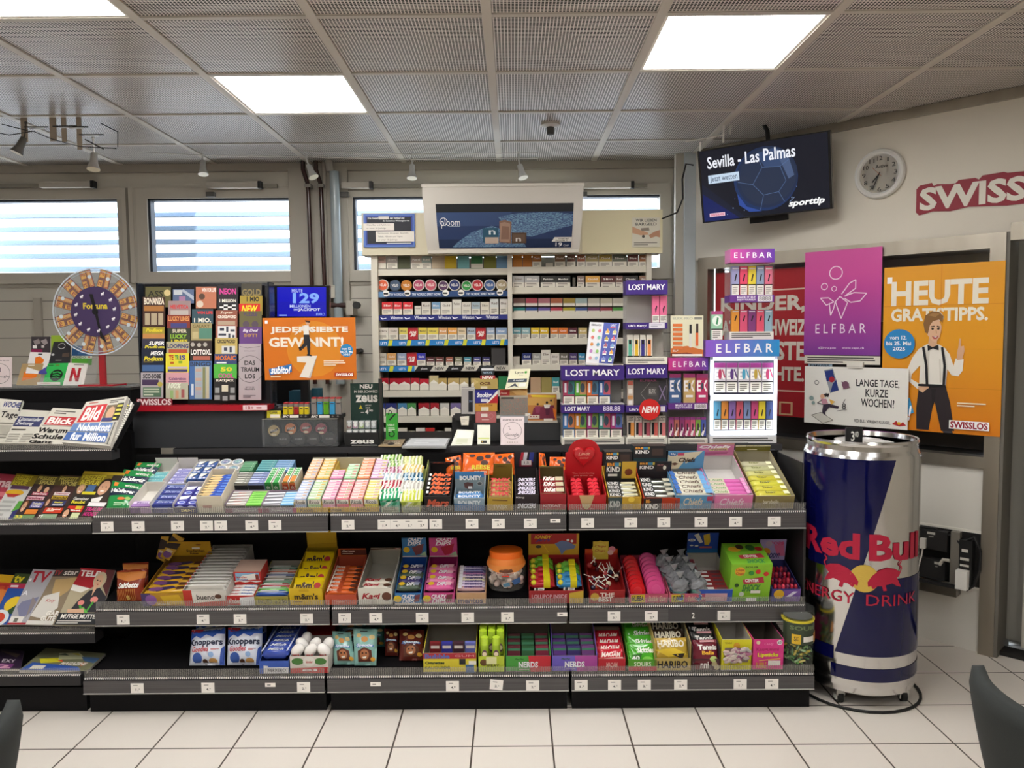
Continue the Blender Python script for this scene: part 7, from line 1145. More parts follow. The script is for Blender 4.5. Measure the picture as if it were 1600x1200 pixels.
# lollipops
disp('m', 'lollipop_carton', 'red lollipop carton with yellow flower badge header', 920, 977, .26, .05, .085, '9a2020', 'a82424', 't .3 .2 .7 .5 e8d8d0* THE;t .25 .5 .66 .9 e8d8d0** BEST;e .15 .5 .12 .3 d0a848', (857, 'c03c20', 'r 0 .1 .3 .7 d05828;r .8 .1 1 .7 d05828;t .3 .35 .66 .55 c8b8d0* THE;t .36 .7 .7 .95 f0e8e4** BEST', .25))
xc, w = slot('m', 920, 977); f = tf('m', xc, .255); b = MB(f); hh = hz('m', 948, 845, .26)
b.face(-w/2, w/2, hh-.1, hh+.01, 0); 
for k in range(8): b.art('c %f %f .17 d8c048' % (.46+.12*math.cos(k*.785), .4+.2*math.sin(k*.785)))
b.art('c .46 .4 .26 e0cc58;t .3 .22 .62 .36 b03c28*/ Chupa;t .3 .42 .62 .56 b03c28*/ Chups;c .8 .42 .14 d88a98;c .76 .56 .12 e0b8b0'); b.box(-w*.25, w*.2, .001, .003, hh-.09, hh, 'd8c048'); O('flower_badge', b, None, 'yellow flower badge on the red lollipop carton', 'badge')
rg = random.Random(9)
for k in range(22):
    x_, y_ = rg.uniform(-.4, .4)*w, .03+.2*k/22; f = tf('m', xc+x_, y_, .045+.02*rg.random()); d = V((rg.uniform(-1, 1), rg.uniform(-.3, .6), rg.uniform(.2, .9))).normalized()*.045; p = V((0, 0, 0)); c = ['3a1c1c', '7a2028', '2c2c44', 'a8402c', 'd8c8b0', '5a2430', 'b84848'][k % 7]
    t = E('lollipop', tuple(f @ p), 'small %s wrapped lollipop in the red carton' % cname(c), 'lollipop', 'wrapped lollipops in the red carton, %s' % cname(c))
    b = MB(f); b.ball(p, .0115, c+'^', 10, 7); O('sweet', b, t)
    b = MB(f); b.tube([p, p+d], .002, 'e8e4dc', 6); O('stick', b, t)
# tape rolls
disp('m', 'roll_carton', 'pink lipped carton of red and pink round gum tape rolls', 982, 1044, .3, .034, .05, 'c86078', 'a83c50', 'p d8c030 .05 .1 .4 .05 .4 .95 .05 .95;t .08 .2 .38 .8 3a3028** HUBBA;t .5 .2 .95 .8 e8b8a0*/ Bubble Gum', None)
for pa, pb, c, n, nm in ((984, 1009, 'd01c24', 8, 'red'), (1011, 1040, 'd8508c', 8, 'pink')):
    xa, xb = X(pa, 3.26, 935), X(pb, 3.26, 935); r = (xb-xa)/2
    for i in range(n):
        f = tf('m', (xa+xb)/2, .03+.032*i, .006) @ Matrix.Rotation(math.radians(-28), 4, 'X') ; b = MB(f); b.cyl((0, -.004, r), (0, 0, r), r*.9, r, c+'^', 26, True); b.cyl((0, 0, r), (0, .022, r), r, r, c+'^', 26); b.cyl((0, -.006, r), (0, -.004, r), r*.5, r*.52, c, 20)
        O('gum_roll', b, None, '%s round gum tape roll, %s from the front' % (nm, ORD[i+1]), 'gum roll', '%s gum tape rolls' % nm)
# film wrapped cups
disp('m', 'cup_carton', 'pink lipped carton of film wrapped sweet cups', 1045, 1104, .26, .034, .05, 'c86078', 'a8505c', 'p d8c030 .05 .1 .4 .05 .4 .95 .05 .95;t .08 .2 .38 .8 3a3028** YUMMY;t .5 .2 .95 .8 e8b8a0*/ Bubble Gum', None)
for i in range(8):
    r, sd = i//2, i % 2; xx = (X(1062, 3.26, 935), X(1090, 3.26, 935))[sd]-.012*r; f = tf('m', xx, .045+.06*r, .004); rg = random.Random(i)
    t = E('sweet_cup', tuple(f @ V((0, 0, 0))), 'film wrapped sweet cup, %s file from the roll carton, %s from the front' % (ORD[sd+1], ORD[r+1]), 'sweet cup', 'film wrapped sweet cups')
    b = MB(f); b.lathe(0, 0, [(.024, 0), (.033, .045), (.034, .05)], '7ab0a8', 20); b.S = lambda u, v, o, f=f: f @ V((.033*math.sin((u-.5)*2.4), -.0345*math.cos((u-.5)*2.4)-o*4, .045*(1-v))); b.k = 1; b.art('e .4 .5 .3 .36 d0e8f0;p 3a58a0 .5 .2 .9 .1 .8 .6 .55 .8;p 48a070 .6 .5 .9 .3 .85 .9;t .2 .35 .55 .7 3a68a8** Ice'); O('cup', b, t)
    b = MB(f); vs = []; nn, mm = 12, 7
    for j in range(mm+1):
        for k in range(nn):
            a = 2*math.pi*k/nn; th = math.pi*.55*j/mm; rr = (.036+rg.uniform(-.006, .008))*math.sin(math.pi*.55-th+.001) if j < mm else .012*rg.uniform(.5, 1.6); vs.append((rr*math.cos(a), rr*math.sin(a), .046+.05*math.sin(th)+rg.uniform(-.005, .007)))
    fs = [(j*nn+k, j*nn+(k+1) % nn, (j+1)*nn+(k+1) % nn, (j+1)*nn+k) for j in range(mm) for k in range(nn)]
    b.add(vs, fs, '7c7e82^'); z = .1
    b.add([(0, 0, .09), (.02, .01, .125), (.004, -.012, .13), (-.02, .006, .12)], [(0, 1, 2), (0, 2, 3), (0, 3, 1)], '9a9c9e^'); O('film_wrap', b, t)
disp('m', 'sticker_carton', 'blue carton with tall blue header and white side', 1090, 1144, .27, .05, .085, '2850a8', 'b0aca4', 'r .2 .3 .85 .9 c8a0a8', (832, '2448a0', 'e .14 .36 .12 .07 e8e8ec;t .07 .33 .2 .39 3a3a4a* FUN;p d8b83c .5 .1 .7 .02 .74 .4 .7 .6 .56 .6;p e0dcd4 .2 .1 .34 0 .5 .46 .4 .52;r .4 .68 .8 .76 c86058;e .14 .62 .06 .04 d8d8d0;e .3 .64 .06 .05 d8d8d0;r 0 .8 1 1 1c6098', .26),
     (5, .015, .17, .018, '8a2c30', 'r .1 .2 .5 .7 e8e4e4;r .6 .3 .9 .7 5a4048', 'dark red picture packet', 'picture_packet', 'picture packet', .03, 'b'))
# green box
xc, w = slot('m', 1139, 1202); f = tf('m', xc, .02) ; h = w/2; hh = hz('m', 1170, 880, .02); b = MB(f)
b.box(-h, h, 0, .17, 0, hh, '7ab82c', front='88c030', top='7ab830'); b.face(-h, h, 0, hh, 0, 'c .22 .2 .12 e0a830;t .12 .12 .32 .2 b0402c*/ Chupa;t .12 .22 .32 .3 b0402c*/ Chups;t .34 .06 .66 .1 2a3a18* SOUR;p b03040 .3 .42 .8 .34 .84 .5 .34 .54;t .36 .39 .7 .48 f0ece8** CENTER;t .3 .54 .76 .74 3a7a3c**/ SHOCK;c .5 .24 .06 3a8a3a;c .66 .2 .06 c8302c;c .86 .26 .06 c8302c;r .52 .7 .76 .78 e8e4d8;c .3 .8 .06 d0d8c8;c .16 .56 .05 2a4a1c;r .0 .9 1 1 5a9a24;r .42 .9 .68 .99 e8ece0')
b.topf(-h, h, 0, .17, hh, 'e .24 .3 .16 .12 e0a830;p b03040 .25 .6 .85 .5 .9 .7 .3 .76;t .38 .58 .72 .7 f0ece8** CENTER;t .4 .78 .86 .96 3a8a4c**/ SHOCK;e .4 .2 .1 .12 3a2a1c;e .66 .24 .12 .14 2c5a24;e .86 .3 .1 .1 c03030'); O('gum_dispenser', b, None, 'bright green cube shaped gum box with sour lettering', 'box')
disp('m', 'lollipop_carton', 'blue and pink whistle lolly carton at the shelf end', 1204, 1250, .22, .05, .075, '3a3c80', '34346c', 'c .25 .4 .35 e0b030;p 7a58a8 .4 .1 1 .0 1 1 .5 1;t .5 .2 .9 .6 e0d8ec*/ 1', (842, 'a898c8', 'p d06a90 .55 .3 .9 .1 1 .8 .7 .8;c .25 .6 .2 e0a030;t .1 .66 .8 .9 2a3068**/ MELODY!;t .4 .1 .9 .24 d03870* POPS;c .34 .2 .14 b8a0b8', .21))
xc, w = slot('m', 1204, 1250); rg = random.Random(5)
for k in range(24):
    f = tf('m', xc+((k % 6)-2.5)*w*.14, .02+.045*(k//6), .045); t = E('whistle_lolly', tuple(f @ V((0, 0, .01))), 'red whistle lolly in the blue and pink carton', 'lollipop', 'red whistle lollies in the blue and pink carton')
    b = MB(f); b.pillow(-.006, .006, 0, .02, .0, .03, ['c02840', 'a82038', 'd03a50', '7a2848'][k % 4]+'^'); O('sweet', b, t)
    b = MB(f); b.tube([(0, .01, .0), (0, .005, -.03)], .0025, '3a5a80', 6); O('stick', b, t)
# --- lower tier
for i, (tl, tr, br, bl, lab) in enumerate((((306, 973, 3.42), (352, 970, 3.42), (352, 1040, 3.38), (308, 1040, 3.38), 'rear nut sweet bag behind the first pouch'), ((362, 973, 3.42), (417, 970, 3.42), (417, 1036, 3.38), (364, 1038, 3.38), 'rear nut sweet bag behind the second pouch'), ((300, 984, 3.27), (352, 979, 3.27), (352, 1047, 3.19), (296, 1049, 3.19), 'front blue and white nut sweet bag by the empty shelf'), ((357, 980, 3.27), (411, 978, 3.27), (408, 1047, 3.19), (355, 1048, 3.19), 'front blue and white nut sweet bag beside the blue bar tray'))):
    bagq('nut_bag', tl, tr, br, bl, .03, 'd4d8e4^', 'p 3058b0 0 .06 1 .02 1 .2 .8 .2 .7 .28 .5 .2 .35 .3 .2 .22 0 .34;p d03838 0 .02 .4 .02 .34 .12 0 .14;t .02 .32 .96 .54 1c2440** Knoppers;t .1 .52 .6 .66 c02c34*/ Goodies;c .26 .82 .14 38569c;c .48 .92 .07 4a2c20;e .7 .9 .12 .07 b88a50;c .66 .74 .07 8aa8d0;x .66 .58 .9 .64 c86a6a 2;p 34509c .92 .6 1 .5 1 1 .86 1', lab, 'nut sweet bag', 'blue and white nut sweet bags', .06)
disp('b', 'bar_carton', 'blue tray of blue and white milk wafer bars', 405, 452, .3, .055, .13, '4060b8', '3a54a0', 'p e4e4e4 0 .3 .3 .4 .2 1 0 1;r .2 .5 1 1 dcdce0;t .3 .6 .9 .85 3a3440* FERRERO;r .0 .3 .14 1 4060b8', None, (7, .015, .28, .04, '3a50a8', 't .2 .2 .8 .8 e8ecf4*/ Milch;r .0 .0 .06 1 c8d0e8;r .94 0 1 1 c8d0e8', 'blue milk wafer bar', 'wafer_bar', 'wafer bar', .05))
disp('b', 'egg_carton', 'white and red egg tray with picture lip', 453, 514, .2, .075, .068, 'd8d0c8', 'b8b0a8', 'p c03838 0 .7 1 .64 1 1 0 1;e .2 .3 .16 .2 4a7a3c;e .8 .3 .16 .2 4a7a3c;e .5 .3 .16 .3 e4e0d8;t .42 .24 .6 .4 c03030* kinder;t .3 .72 .7 .86 e8d8d8* ei', None)
xc, w = slot('b', 453, 514); rg = random.Random(2)
for k in range(7):
    f = tf('b', xc+(-.055, .0, .055)[k % 3]+.006*(k//3), .045+.05*(k//3), .085); b = MB(f @ Matrix.Rotation(rg.uniform(-.8, .8), 4, 'Y')); b.ball((0, 0, 0), .024, 'ece8e4^', 14, 10, (1, 1, 1.35)); b.S = lambda u, v, o, f=f: f @ V((.046*(u-.5), -.0245-o, .05*(.5-v))); b.k = 1; b.art('t .2 .6 .8 .74 d05050* ei;r .3 .76 .6 .8 58a048'); O('chocolate_egg', b, None, 'white foil chocolate egg, number %s in the picture lipped tray' % ORD[k+1], 'chocolate egg', 'white foil chocolate eggs')
b = MB(); q = px_quad((470, 968, 3.42), (523, 968, 3.42), (524, 1000, 3.42), (471, 1002, 3.42)); b.slab([q[0], q[1], q[2]+V((0, 0, -.05)), q[3]+V((0, 0, -.05))], .06, '9a1c1c', 'r .18 .1 .42 .18 c87a78'); O('backing_box', b, None, 'plain red upright box behind the chocolate eggs', 'box')
def pist(tl, tr, br, bl, c, lab, grp):
    bagq('nut_pouch', tl, tr, br, bl, .026, c, 'r .3 .05 .6 .09 1c1a1a;e .5 .3 .14 .08 c88a48;e .26 .2 .1 .06 d8b878;e .8 .24 .12 .07 d8c088;t .1 .42 .88 .54 3a6ab8**/ Speotie;t .16 .42 .84 .52 dce8f0**/ Speotie;p 5a2c1c .2 .62 .5 .52 .8 .6 .84 .9 .2 .9;e .5 .72 .2 .14 a86a44;e .42 .68 .04 .025 2a1810;e .58 .68 .04 .025 2a1810;p e8e0d4 .4 .78 .6 .76 .56 .82 .44 .82;e .86 .84 .1 .06 c8902c', lab, 'nut pouch', grp, .05)
for tl, tr, br, bl, c, lab in (((529, 973, 3.45), (571, 971, 3.45), (570, 1035, 3.4), (530, 1036, 3.4), '7aa8a0^', 'rear pale teal nut pouch behind the others'), ((566, 980, 3.38), (602, 977, 3.38), (602, 1038, 3.34), (568, 1040, 3.34), '4a8078^', 'darker teal nut pouch beside the brown pouches'), ((519, 986, 3.26), (548, 988, 3.26), (556, 1047, 3.19), (522, 1047, 3.19), '8ab8b0^', 'front pale teal nut pouch by the red box'), ((552, 982, 3.25), (590, 983, 3.25), (588, 1047, 3.18), (554, 1047, 3.18), '8ab8b0^', 'front pale teal nut pouch standing second'), ((600, 982, 3.33), (624, 983, 3.33), (622, 1045, 3.26), (602, 1045, 3.26), '5a2420^', 'narrow visible dark brown nut pouch'), ((624, 983, 3.3), (663, 984, 3.3), (661, 1045, 3.22), (624, 1045, 3.22), '642822^', 'broad dark brown nut pouch beside the yellow carton')):
    pist(tl, tr, br, bl, c, lab, 'nut pouches with picture')
disp('b', 'gum_carton', 'yellow bubble gum carton with red and yellow front', 661, 745, .22, .085, .12, 'd8c838', '8a8478', 'r 0 0 1 .3 a82c38;t .03 .05 .5 .28 5a68b0** Bubble;t .6 .1 .96 .2 d8a0a0 GUM;t .03 .42 .4 .62 3a4a30** Cigarettes;t .03 .66 .5 .82 8a8a30* KAUGUMMI;r .68 .3 .8 .6 2a2a2c;r .8 .6 .96 1 4a70a0;r .86 .4 1 .6 e8e4dc', (997, '8a8478', '', .21))
xc, w = slot('b', 661, 745)
for i, c in enumerate(('7a2428', '3a3a98', '4a2c38', '6a70b8')):
    f = tf('b', xc+(i-1.5)*w*.22+.01, .05, .004); b = MB(f); b.box(-w*.1, w*.1, 0, .02, 0, .105, c); b.face(-w*.1, w*.1, 0, .105, 0, 'r .1 .1 .9 .22 e0d8d0'); O('gum_pack', b, None, '%s upright gum pack in the yellow bubble gum carton, %s of four' % (cname(c), ORD[i+1]), 'gum pack', 'upright gum packs')
disp('b', 'tube_carton', 'lime green spray candy carton with lime header', 747, 789, .2, .07, .1, 'b8c83c', '8a9a28', 'e .2 .4 .14 .2 6a4a2c;t .3 .5 .8 .7 5a5a28* SPRAY;p d8d8a0 .3 .05 .7 .05 .7 .5 .3 .5', (966, 'a8c028', 'e .66 .5 .26 .4 7a5038;c .66 .5 .2 c8a040;l 5a3020 .05 .4 .3 .9 .6;l 5a3020 .05 .45 .6 .95 .3;p 9aa0a0 .2 0 .34 0 .3 .1 .2 .1', .19))
xc, w = slot('b', 747, 789)
for k in range(8):
    if k < 2: xx, s, zz_ = xc+(-.028, .02)[k], .03, .0
    else: xx, s, zz_ = xc+(-.036, 0, .036)[(k-2) % 3], .075+.045*((k-2)//3), .02
    f = tf('b', xx, s, .005); t = E('spray_tube', tuple(f @ V((0, 0, 0))), 'lime green candy spray tube, %s of eight from the front' % ORD[k+1], 'spray tube', 'lime green candy spray tubes')
    hh = .14+zz_*.4; b = MB(f); b.cyl((0, 0, 0), (0, 0, hh-.03), .0165, .0165, '9ab82c', 16); b.face(-.014, .014, .02, hh-.03, -.017, 'e .5 .4 .4 .2 6a4a5a;c .5 .4 .1 e0d0b0;r .1 .7 .9 .9 5a7a24'); O('bottle', b, t)
    b = MB(f); b.cyl((0, 0, hh-.03), (0, 0, hh), .0165, .0155, 'b8d838^', 16); O('cap', b, t)
for pa, pb, c1, c2, inn, nm, n1 in ((790, 861, '4a9a40', 'c02c38', '6a3a3a', 'green and red', 'NERDS'), (862, 934, '6a5ab8', 'a84898', '4a3460', 'purple and pink', 'NERDS')):
    disp('b', 'candy_carton', '%s small candy box carton with grey card back' % nm, pa, pb, .22, .07, .14, c1, '6e6860', 'p %s .5 0 1 0 1 1 .55 1;t .28 .36 .72 .74 f0f0f4** %s;t .2 .15 .4 .25 2a5a24/ ~~;x .3 .8 .7 .88 e8c8d0 1' % (c2, n1), (991 if pa < 800 else 987, '6e665c', '', .21), hs=.07)
    xc, w = slot('b', pa, pb)
    for r in range(3):
        for i in range(3):
            f = tf('b', xc+(i-1)*w*.31, .03+.055*r, .004+.0) @ Matrix.Rotation(math.radians(-20), 4, 'X'); b = MB(f); cc = (('5a1c28', '2a5a34', '7a2038') if pa < 800 else ('5a3080', '3a2a68', '6a3a78'))[i]; b.box(-w*.14, w*.14, 0, .02, 0, .09, cc); b.face(-w*.14, w*.14, 0, .09, 0, 'r 0 .1 1 .2 3a7a58;t .1 .55 .9 .85 e4e0f0** nerds;r 0 .9 1 1 b02c3c'); O('candy_box', b, None, '%s candy box, %s in the %s row of the %s carton' % (cname(cc), ORD[i+1], ('front', 'middle', 'back')[r], nm), 'candy box', 'small candy boxes, %s' % nm)
disp('b', 'bag_carton', 'short red carton of red sweet bags', 934, 978, .2, .055, .1, 'b82430', '8a7a68', 't .3 .3 .7 .7 e0b0a8* MAOAM', (1000, '7a6a5a', '', .19))
disp('b', 'bag_carton', 'tall carton of green sour bags with red header', 981, 1027, .24, .05, .13, '5aa030', '3a8a2c', 'r 0 .6 1 1 c04048;t .2 .2 .8 .6 e8f0d8* SOURS', (966, '8a1c24', 't .2 .3 .86 .62 c8a8a4** Skittles;r .5 .72 .7 .9 d8a030', .23))
disp('b', 'bag_carton', 'tan liquorice bag carton with large letters on its lip', 1022, 1080, .34, .055, .19, 'b8a058', '8a8468', 't .08 .2 .92 .8 2a2620** HARIBO', None, hs=.12)
disp('b', 'bag_carton', 'dark carton of tennis ball gum bags', 1081, 1125, .3, .05, .17, '4a2a30', '2a2628', 'r .1 .1 .6 .9 6a2c34;t .3 .2 .6 .8 e8e0dc** nni;e .8 .4 .1 .24 b8a880;e .9 .7 .1 .24 b8a880', None, hs=.1)
def bags(pa, pb, n, s0, ds, c, art, lab, grp, hh=.075, zb=.02, lean=.06, bul=.012, rise=0, k0=0):
    xc, w = slot('b', pa, pb)
    for i in range(n):
        f = tf('b', xc, s0+ds*i, zb+rise*i); h = w/2-.007; q = [f @ V(p) for p in ((-h, lean, hh), (h, lean+.004, hh), (h, 0, 0), (-h, 0, 0))]
        b = MB(); b.bag(q, bul, c if isinstance(c, str) else c[i % len(c)], art, .06, i+pa); O('sweet_bag', b, None, '%s, %s from the front' % (lab, ORD[i+1]), 'sweet bag', grp)
bags(934, 978, 4, .015, .04, 'c02030^', 't .1 .2 .9 .5 f0d8d0**/ MAOAM;p e8b8b0 0 .6 1 .5 1 .7 0 .8', 'red sweet bag in the short red carton', 'red sweet bags', .05, .02, .05, .01, .008)
bags(981, 1027, 4, .015, .05, '48a828^', 't .3 .2 .98 .46 f0f4e8**/ Skittles;p 2a6a1c .1 .55 .5 .5 .4 .8;t .1 .6 .4 .8 e8e8e0** 40;e .7 .75 .2 .12 7ac848', 'green sour sweet bag in the tall carton', 'green sour sweet bags', .07, .025, .05, .012, .012)
bags(1022, 1080, 4, .03, .06, ('b89838^', '3a2c20^', '2a2622^', '1e1c1a^'), 't .1 .1 .9 .4 e8e0c8** HARIBO;p d8b830 0 .5 .6 .45 1 .7 .4 .8;p 2a2018 .5 .7 .9 .65 .8 .9', 'dark and gold liquorice bag in the tan carton', 'liquorice bags', .08, .03, .05, .014, .01)
bags(1081, 1125, 4, .012, .055, ('6a1c2c^', '2a2a2a^', '242424^', '2a2c2a^'), 't .2 .2 .96 .42 f0ece8** Tennis;t .34 .46 .84 .62 e8b038** Balls;e .8 .8 .16 .12 b8c878;r .3 .02 .9 .1 d8a0a8', 'dark tennis ball gum bag', 'dark tennis ball gum bags', .085, .03, .04, .012, .012)
t = disp('b', 'window_carton', 'yellow carton with a window showing wrapped pink sweets', 1126, 1174, .22, .135, .15, 'd8d028', 'b8b4ac', 'c .5 .2 .1 d8a030;t .1 .08 .34 .14 8a7a20* TINGO;r .1 .26 .9 .74 8a7a70;t .25 .8 .75 .94 b8a830* Tingo', None)
xc, w = slot('b', 1126, 1174); rg = random.Random(8)
b = MB()
for k in range(60):
    f = tf('b', xc+rg.uniform(-.38, .38)*w, .012-.0125+rg.random()*.004, .045+.055*rg.random()) @ Matrix.Rotation(rg.uniform(-.7, .7), 4, 'Y'); b.fr = f; b.pillow(-.014, .014, -.004, .003, -.006, .006, rg.choice(['a86a88', 'b8a0a0', '8a5a78', 'c8b8b0', 'a8a4a0'])+'^')
b.fr = None; O('wrapped_sweets', b, None, 'wrapped pink and grey sweets behind the yellow carton window', 'sweets', None, 'stuff')
disp('b', 'gum_carton', 'hot pink gum lipstick carton with yellow black lettering', 1175, 1224, .24, .135, .13, 'd83c88', '6e665c', 'c .16 .1 .06 d8c8a0;c .86 .1 .08 f0e8ec;t .8 .06 .92 .14 3a2a34* 60;t .36 .1 .66 .2 e880b0*/ Candy;t .1 .26 .84 .4 b82868** Kaugummi;t .14 .42 .84 .6 3a2a18** Lipsticks;t .15 .43 .83 .59 e8d040** Lipsticks;l e8d040 .02 .2 .68 .9 .62;r .5 .68 .9 .84 e8e0dc;t .1 .74 .44 .92 d8a040* BUBBLE', (986, '6e665c', '', .23))
# clear tub with green sweets
Yp = 3.17; xj = X(1246, Yp, 1000); R = 24.5*3.2/1215; z0 = .168; zt_ = Z(1246, 955, Yp)
t = E('sweet_tub', (xj, Yp, z0), 'clear screw lid tub of green sweets at the lower shelf end', 'tub'); hj = zt_-z0
b = MB(); b.lathe(xj, Yp, [(R*.95, z0), (R*.98, z0+hj*.4), (R, z0+hj*.55), (R, z0+hj*.86)], 'b8c4b0&', 32); b.cv = .12; b.S = lambda u, v, o: V((xj+(R+.001+o)*math.sin((u-.5)*2.8), Yp-(R+.001+o)*math.cos((u-.5)*2.8), z0+hj*(.86-.4*v))); b.k = 1
b.art('r 0 0 1 1 3a4434;r .25 .5 .45 .95 d8b030;t .3 .6 .4 .8 3a3a2a* SE;r .5 .6 .78 .85 e8e4dc;p d89030 .78 .5 .9 .4 .95 .9 .8 .95;t .2 .1 .8 .3 6a7a54** SOUR', 8, 2); O('jar', b, t)
b = MB(); b.lathe(xj, Yp, [(R*1.0, z0+hj*.86), (R*1.02, z0+hj*.88), (R*1.02, z0+hj*.9)], 'd8c838', 32); b.lathe(xj, Yp, [(R*1.0, z0+hj*.9), (R*1.02, z0+hj*1.08), (R*.98, z0+hj*1.1), (R*.9, z0+hj*1.06)], '8a8c88&', 32); b.cyl((xj, Yp, z0+hj*.93), (xj, Yp, z0+hj*.935), R*.9, R*.9, '5a5c58', 28); O('lid', b, t)
rg = random.Random(6); b = MB()
for k in range(110):
    a = rg.uniform(0, 6.28); rr = R*.85*math.sqrt(rg.random()); b.fr = Matrix.Translation((xj+rr*math.cos(a), Yp+rr*math.sin(a), z0+.015+rg.random()*hj*.5)) @ Matrix.Rotation(rg.uniform(0, 3), 4, 'Y') @ Matrix.Rotation(rg.uniform(0, 3), 4, 'Z'); b.pillow(-.014, .014, -.005, .005, -.004, .004, rg.choice(['4a7a3c', '6a9a54', '3a5a34', '8aa878', 'b8a848'])+'^')
b.fr = None; O('green_sweets', b, None, 'green wrapped sweets filling the clear screw lid tub', 'sweets', None, 'stuff')
# ================================================================ magazine unit
mx0, mx1 = -2.79, UX[0]-.01
t = E('magazine_unit', ((mx0+mx1)/2, 3.5, 0), 'black magazine and newspaper unit cut off by the left edge', 'magazine unit')
b = MB(); b.box(mx0, mx1, 3.14, 3.7, 0, .1, 'black_steel'); O('plinth', b, t)
bxr = X(207, 3.75, 700)
b = MB(); b.box(mx0, bxr, 3.75, 4.05, .0, LZ-.001, 'black_steel'); b.box(mx0, mx1-.03, 3.66, 3.75, .1, 1.1, 'black_steel'); O('back_panel', b, t)
b = MB(); b.box(mx0, bxr+.004, 3.745, 4.08, LZ-.012, LZ-.0005, '2c2e33^'); O('ledge', b, t)
MZ = [(3.34, Z(80, 701, 3.34), .3, 42), (3.25, Z(80, 815, 3.25), .28, 40), (3.24, Z(80, 985, 3.24), .28, 40), (3.12, Z(80, 1050, 3.12), .36, 12)]
for k, (Y0, z0, dp, ang) in enumerate(MZ):
    (pa_, Ya_), (pb_, Yb_) = (((693, 3.34), (636, 3.53)), ((812, 3.27), (739, 3.465)), ((976, 3.26), (889, 3.445)), ((1048, 3.14), (1014, 3.36)))[k]; za_, zb_ = Z(80, pa_, Ya_), Z(80, pb_, Yb_)
    f = FR(0, Ya_, za_, rx=math.atan2(zb_-za_, Yb_-Ya_)) @ Matrix.Translation((0, 0, -.02)); xe = mx1+(.05 if k == 0 else 0)
    b = MB(f); b.box(mx0, xe, 0, dp, -.02, -.008, 'black_steel'); b.box(mx0, xe, -.012, 0, -.03, -.002, 'black_steel'); sh = O('tray', b, t)
    b = MB(); b.box(mx0, xe, Y0-.016, Y0-.012, z0-.005, z0+.022, 'clear_guard'); O('clear_guard', b, sh)
    b = MB(); b.box(mx0, xe, Y0-.018, Y0-.01, z0-.009, z0-.004, 'dotted_strip'); b.box(mx0, xe, Y0-.018, Y0+.05, z0-.05, z0-.009, '262527'); O('front_lip', b, sh)
MK = [0, 0]
def mag(name, q, Ys, c, art, lab, cat, th=.006, grp=None):       # each further one in a row lies partly on the one before
    MK[0] = MK[0]+1 if abs(MK[1]-Ys[1]) < .05 and MK[1] else 0; MK[1] = Ys[1]; Ys = [y-.006*MK[0] for y in Ys]
    b = MB(); b.slab(px_quad(*[(q[i][0], q[i][1], Ys[0] if i < 2 else Ys[1]) for i in range(4)]), th, c, art, 'b8b4ac'); return O(name, b, None, lab, cat, grp)
NP = 'c8c4b8'
mag('newspaper', ((-8, 622), (36, 626), (14, 693), (-60, 693)), (3.52, 3.36), NP, 'r 0 0 1 .22 d4d0c6;t .4 .05 .96 .18 2a3474** WOCHE;r .96 0 1 .25 2a2a2a;t .5 .28 1 .46 2a2828* Tage;x .3 .52 1 .96 8a867c 7;r .6 .6 .98 .8 a8a498', 'newspaper with blue word and black script title at the left edge', 'newspaper', .012, 'newspapers')
mag('newspaper', ((33, 640), (78, 642), (48, 693), (4, 693)), (3.5, 3.345), NP, 'r .02 .2 .95 .5 3c3f66;t .1 .22 .9 .34 dcdcd8*/ Limmattaler;t .06 .36 .7 .48 dcdcd8*/ Zeitung;x .05 .56 .95 .64 5a5650 1;x .05 .7 .5 .98 9a968c 4;x .55 .7 .95 .98 9a968c 4', 'newspaper with slate blue title block', 'newspaper', .01, 'newspapers')
mag('newspaper', ((83, 637), (130, 640), (98, 694), (42, 693)), (3.5, 3.34), 'ccc8bc', 'x .15 .06 .9 .18 5a5650 2;r .08 .24 .98 .48 b83438;t .14 .27 .92 .45 f0e8e4** Blick;r .06 .5 .96 .51 2a2828;t .04 .56 .92 .7 1c1a1a** Warum;t .02 .73 .9 .87 1c1a1a** Schule;t .02 .9 .7 .99 1c1a1a** Ganz', 'newspaper with red title block and black headline', 'newspaper', .01, 'newspapers')
mag('newspaper', ((135, 628), (199, 619), (172, 697), (97, 691)), (3.52, 3.335), 'd0ccc2', 'x .1 .03 .5 .08 b05048 1;r .06 .12 .58 .52 c83c40;t .12 .16 .5 .48 f0e8e4** Bild;x .62 .04 .98 .12 5a5650 2;r .6 .16 .84 .52 7a6a58;e .74 .34 .09 .14 d0a888;p 4a4a78 .6 .44 .84 .44 .84 .52 .6 .52;r .84 .14 .99 .5 2c2a28;x .85 .16 .98 .5 d8d060 4;r .02 .55 .9 .74 6a86b8;t .16 .56 .88 .73 f0f0ee** Nebenkost;r .0 .76 .88 .95 4a6aa8;t .12 .77 .86 .94 f0f0ee** fur Million;r .9 .54 1 .98 b8b4a8;r .93 .54 .95 .98 3a3a3a', 'newspaper with tall red title block and blue headlines', 'newspaper', .022, 'newspapers')
b = MB()
for k in range(4): b.slab(px_quad((198+k*2.2, 620+k*3, 3.53), (203+k*2.2, 623+k*3, 3.54), (176+k*1.6, 699-k*3, 3.345), (171+k*1.6, 700-k*3, 3.34)), .004, ('c8c4b8', '4a4844', 'd0ccc0', '8a867c')[k], 'x .1 .1 .9 .9 %s 14' % ('5a5650', 'd8d060', '3a3836', 'd0ccc2')[k])
O('newspaper', b, None, 'folded newspaper edges fanned behind the red titled paper', 'newspaper')
SK = 'd0a080'
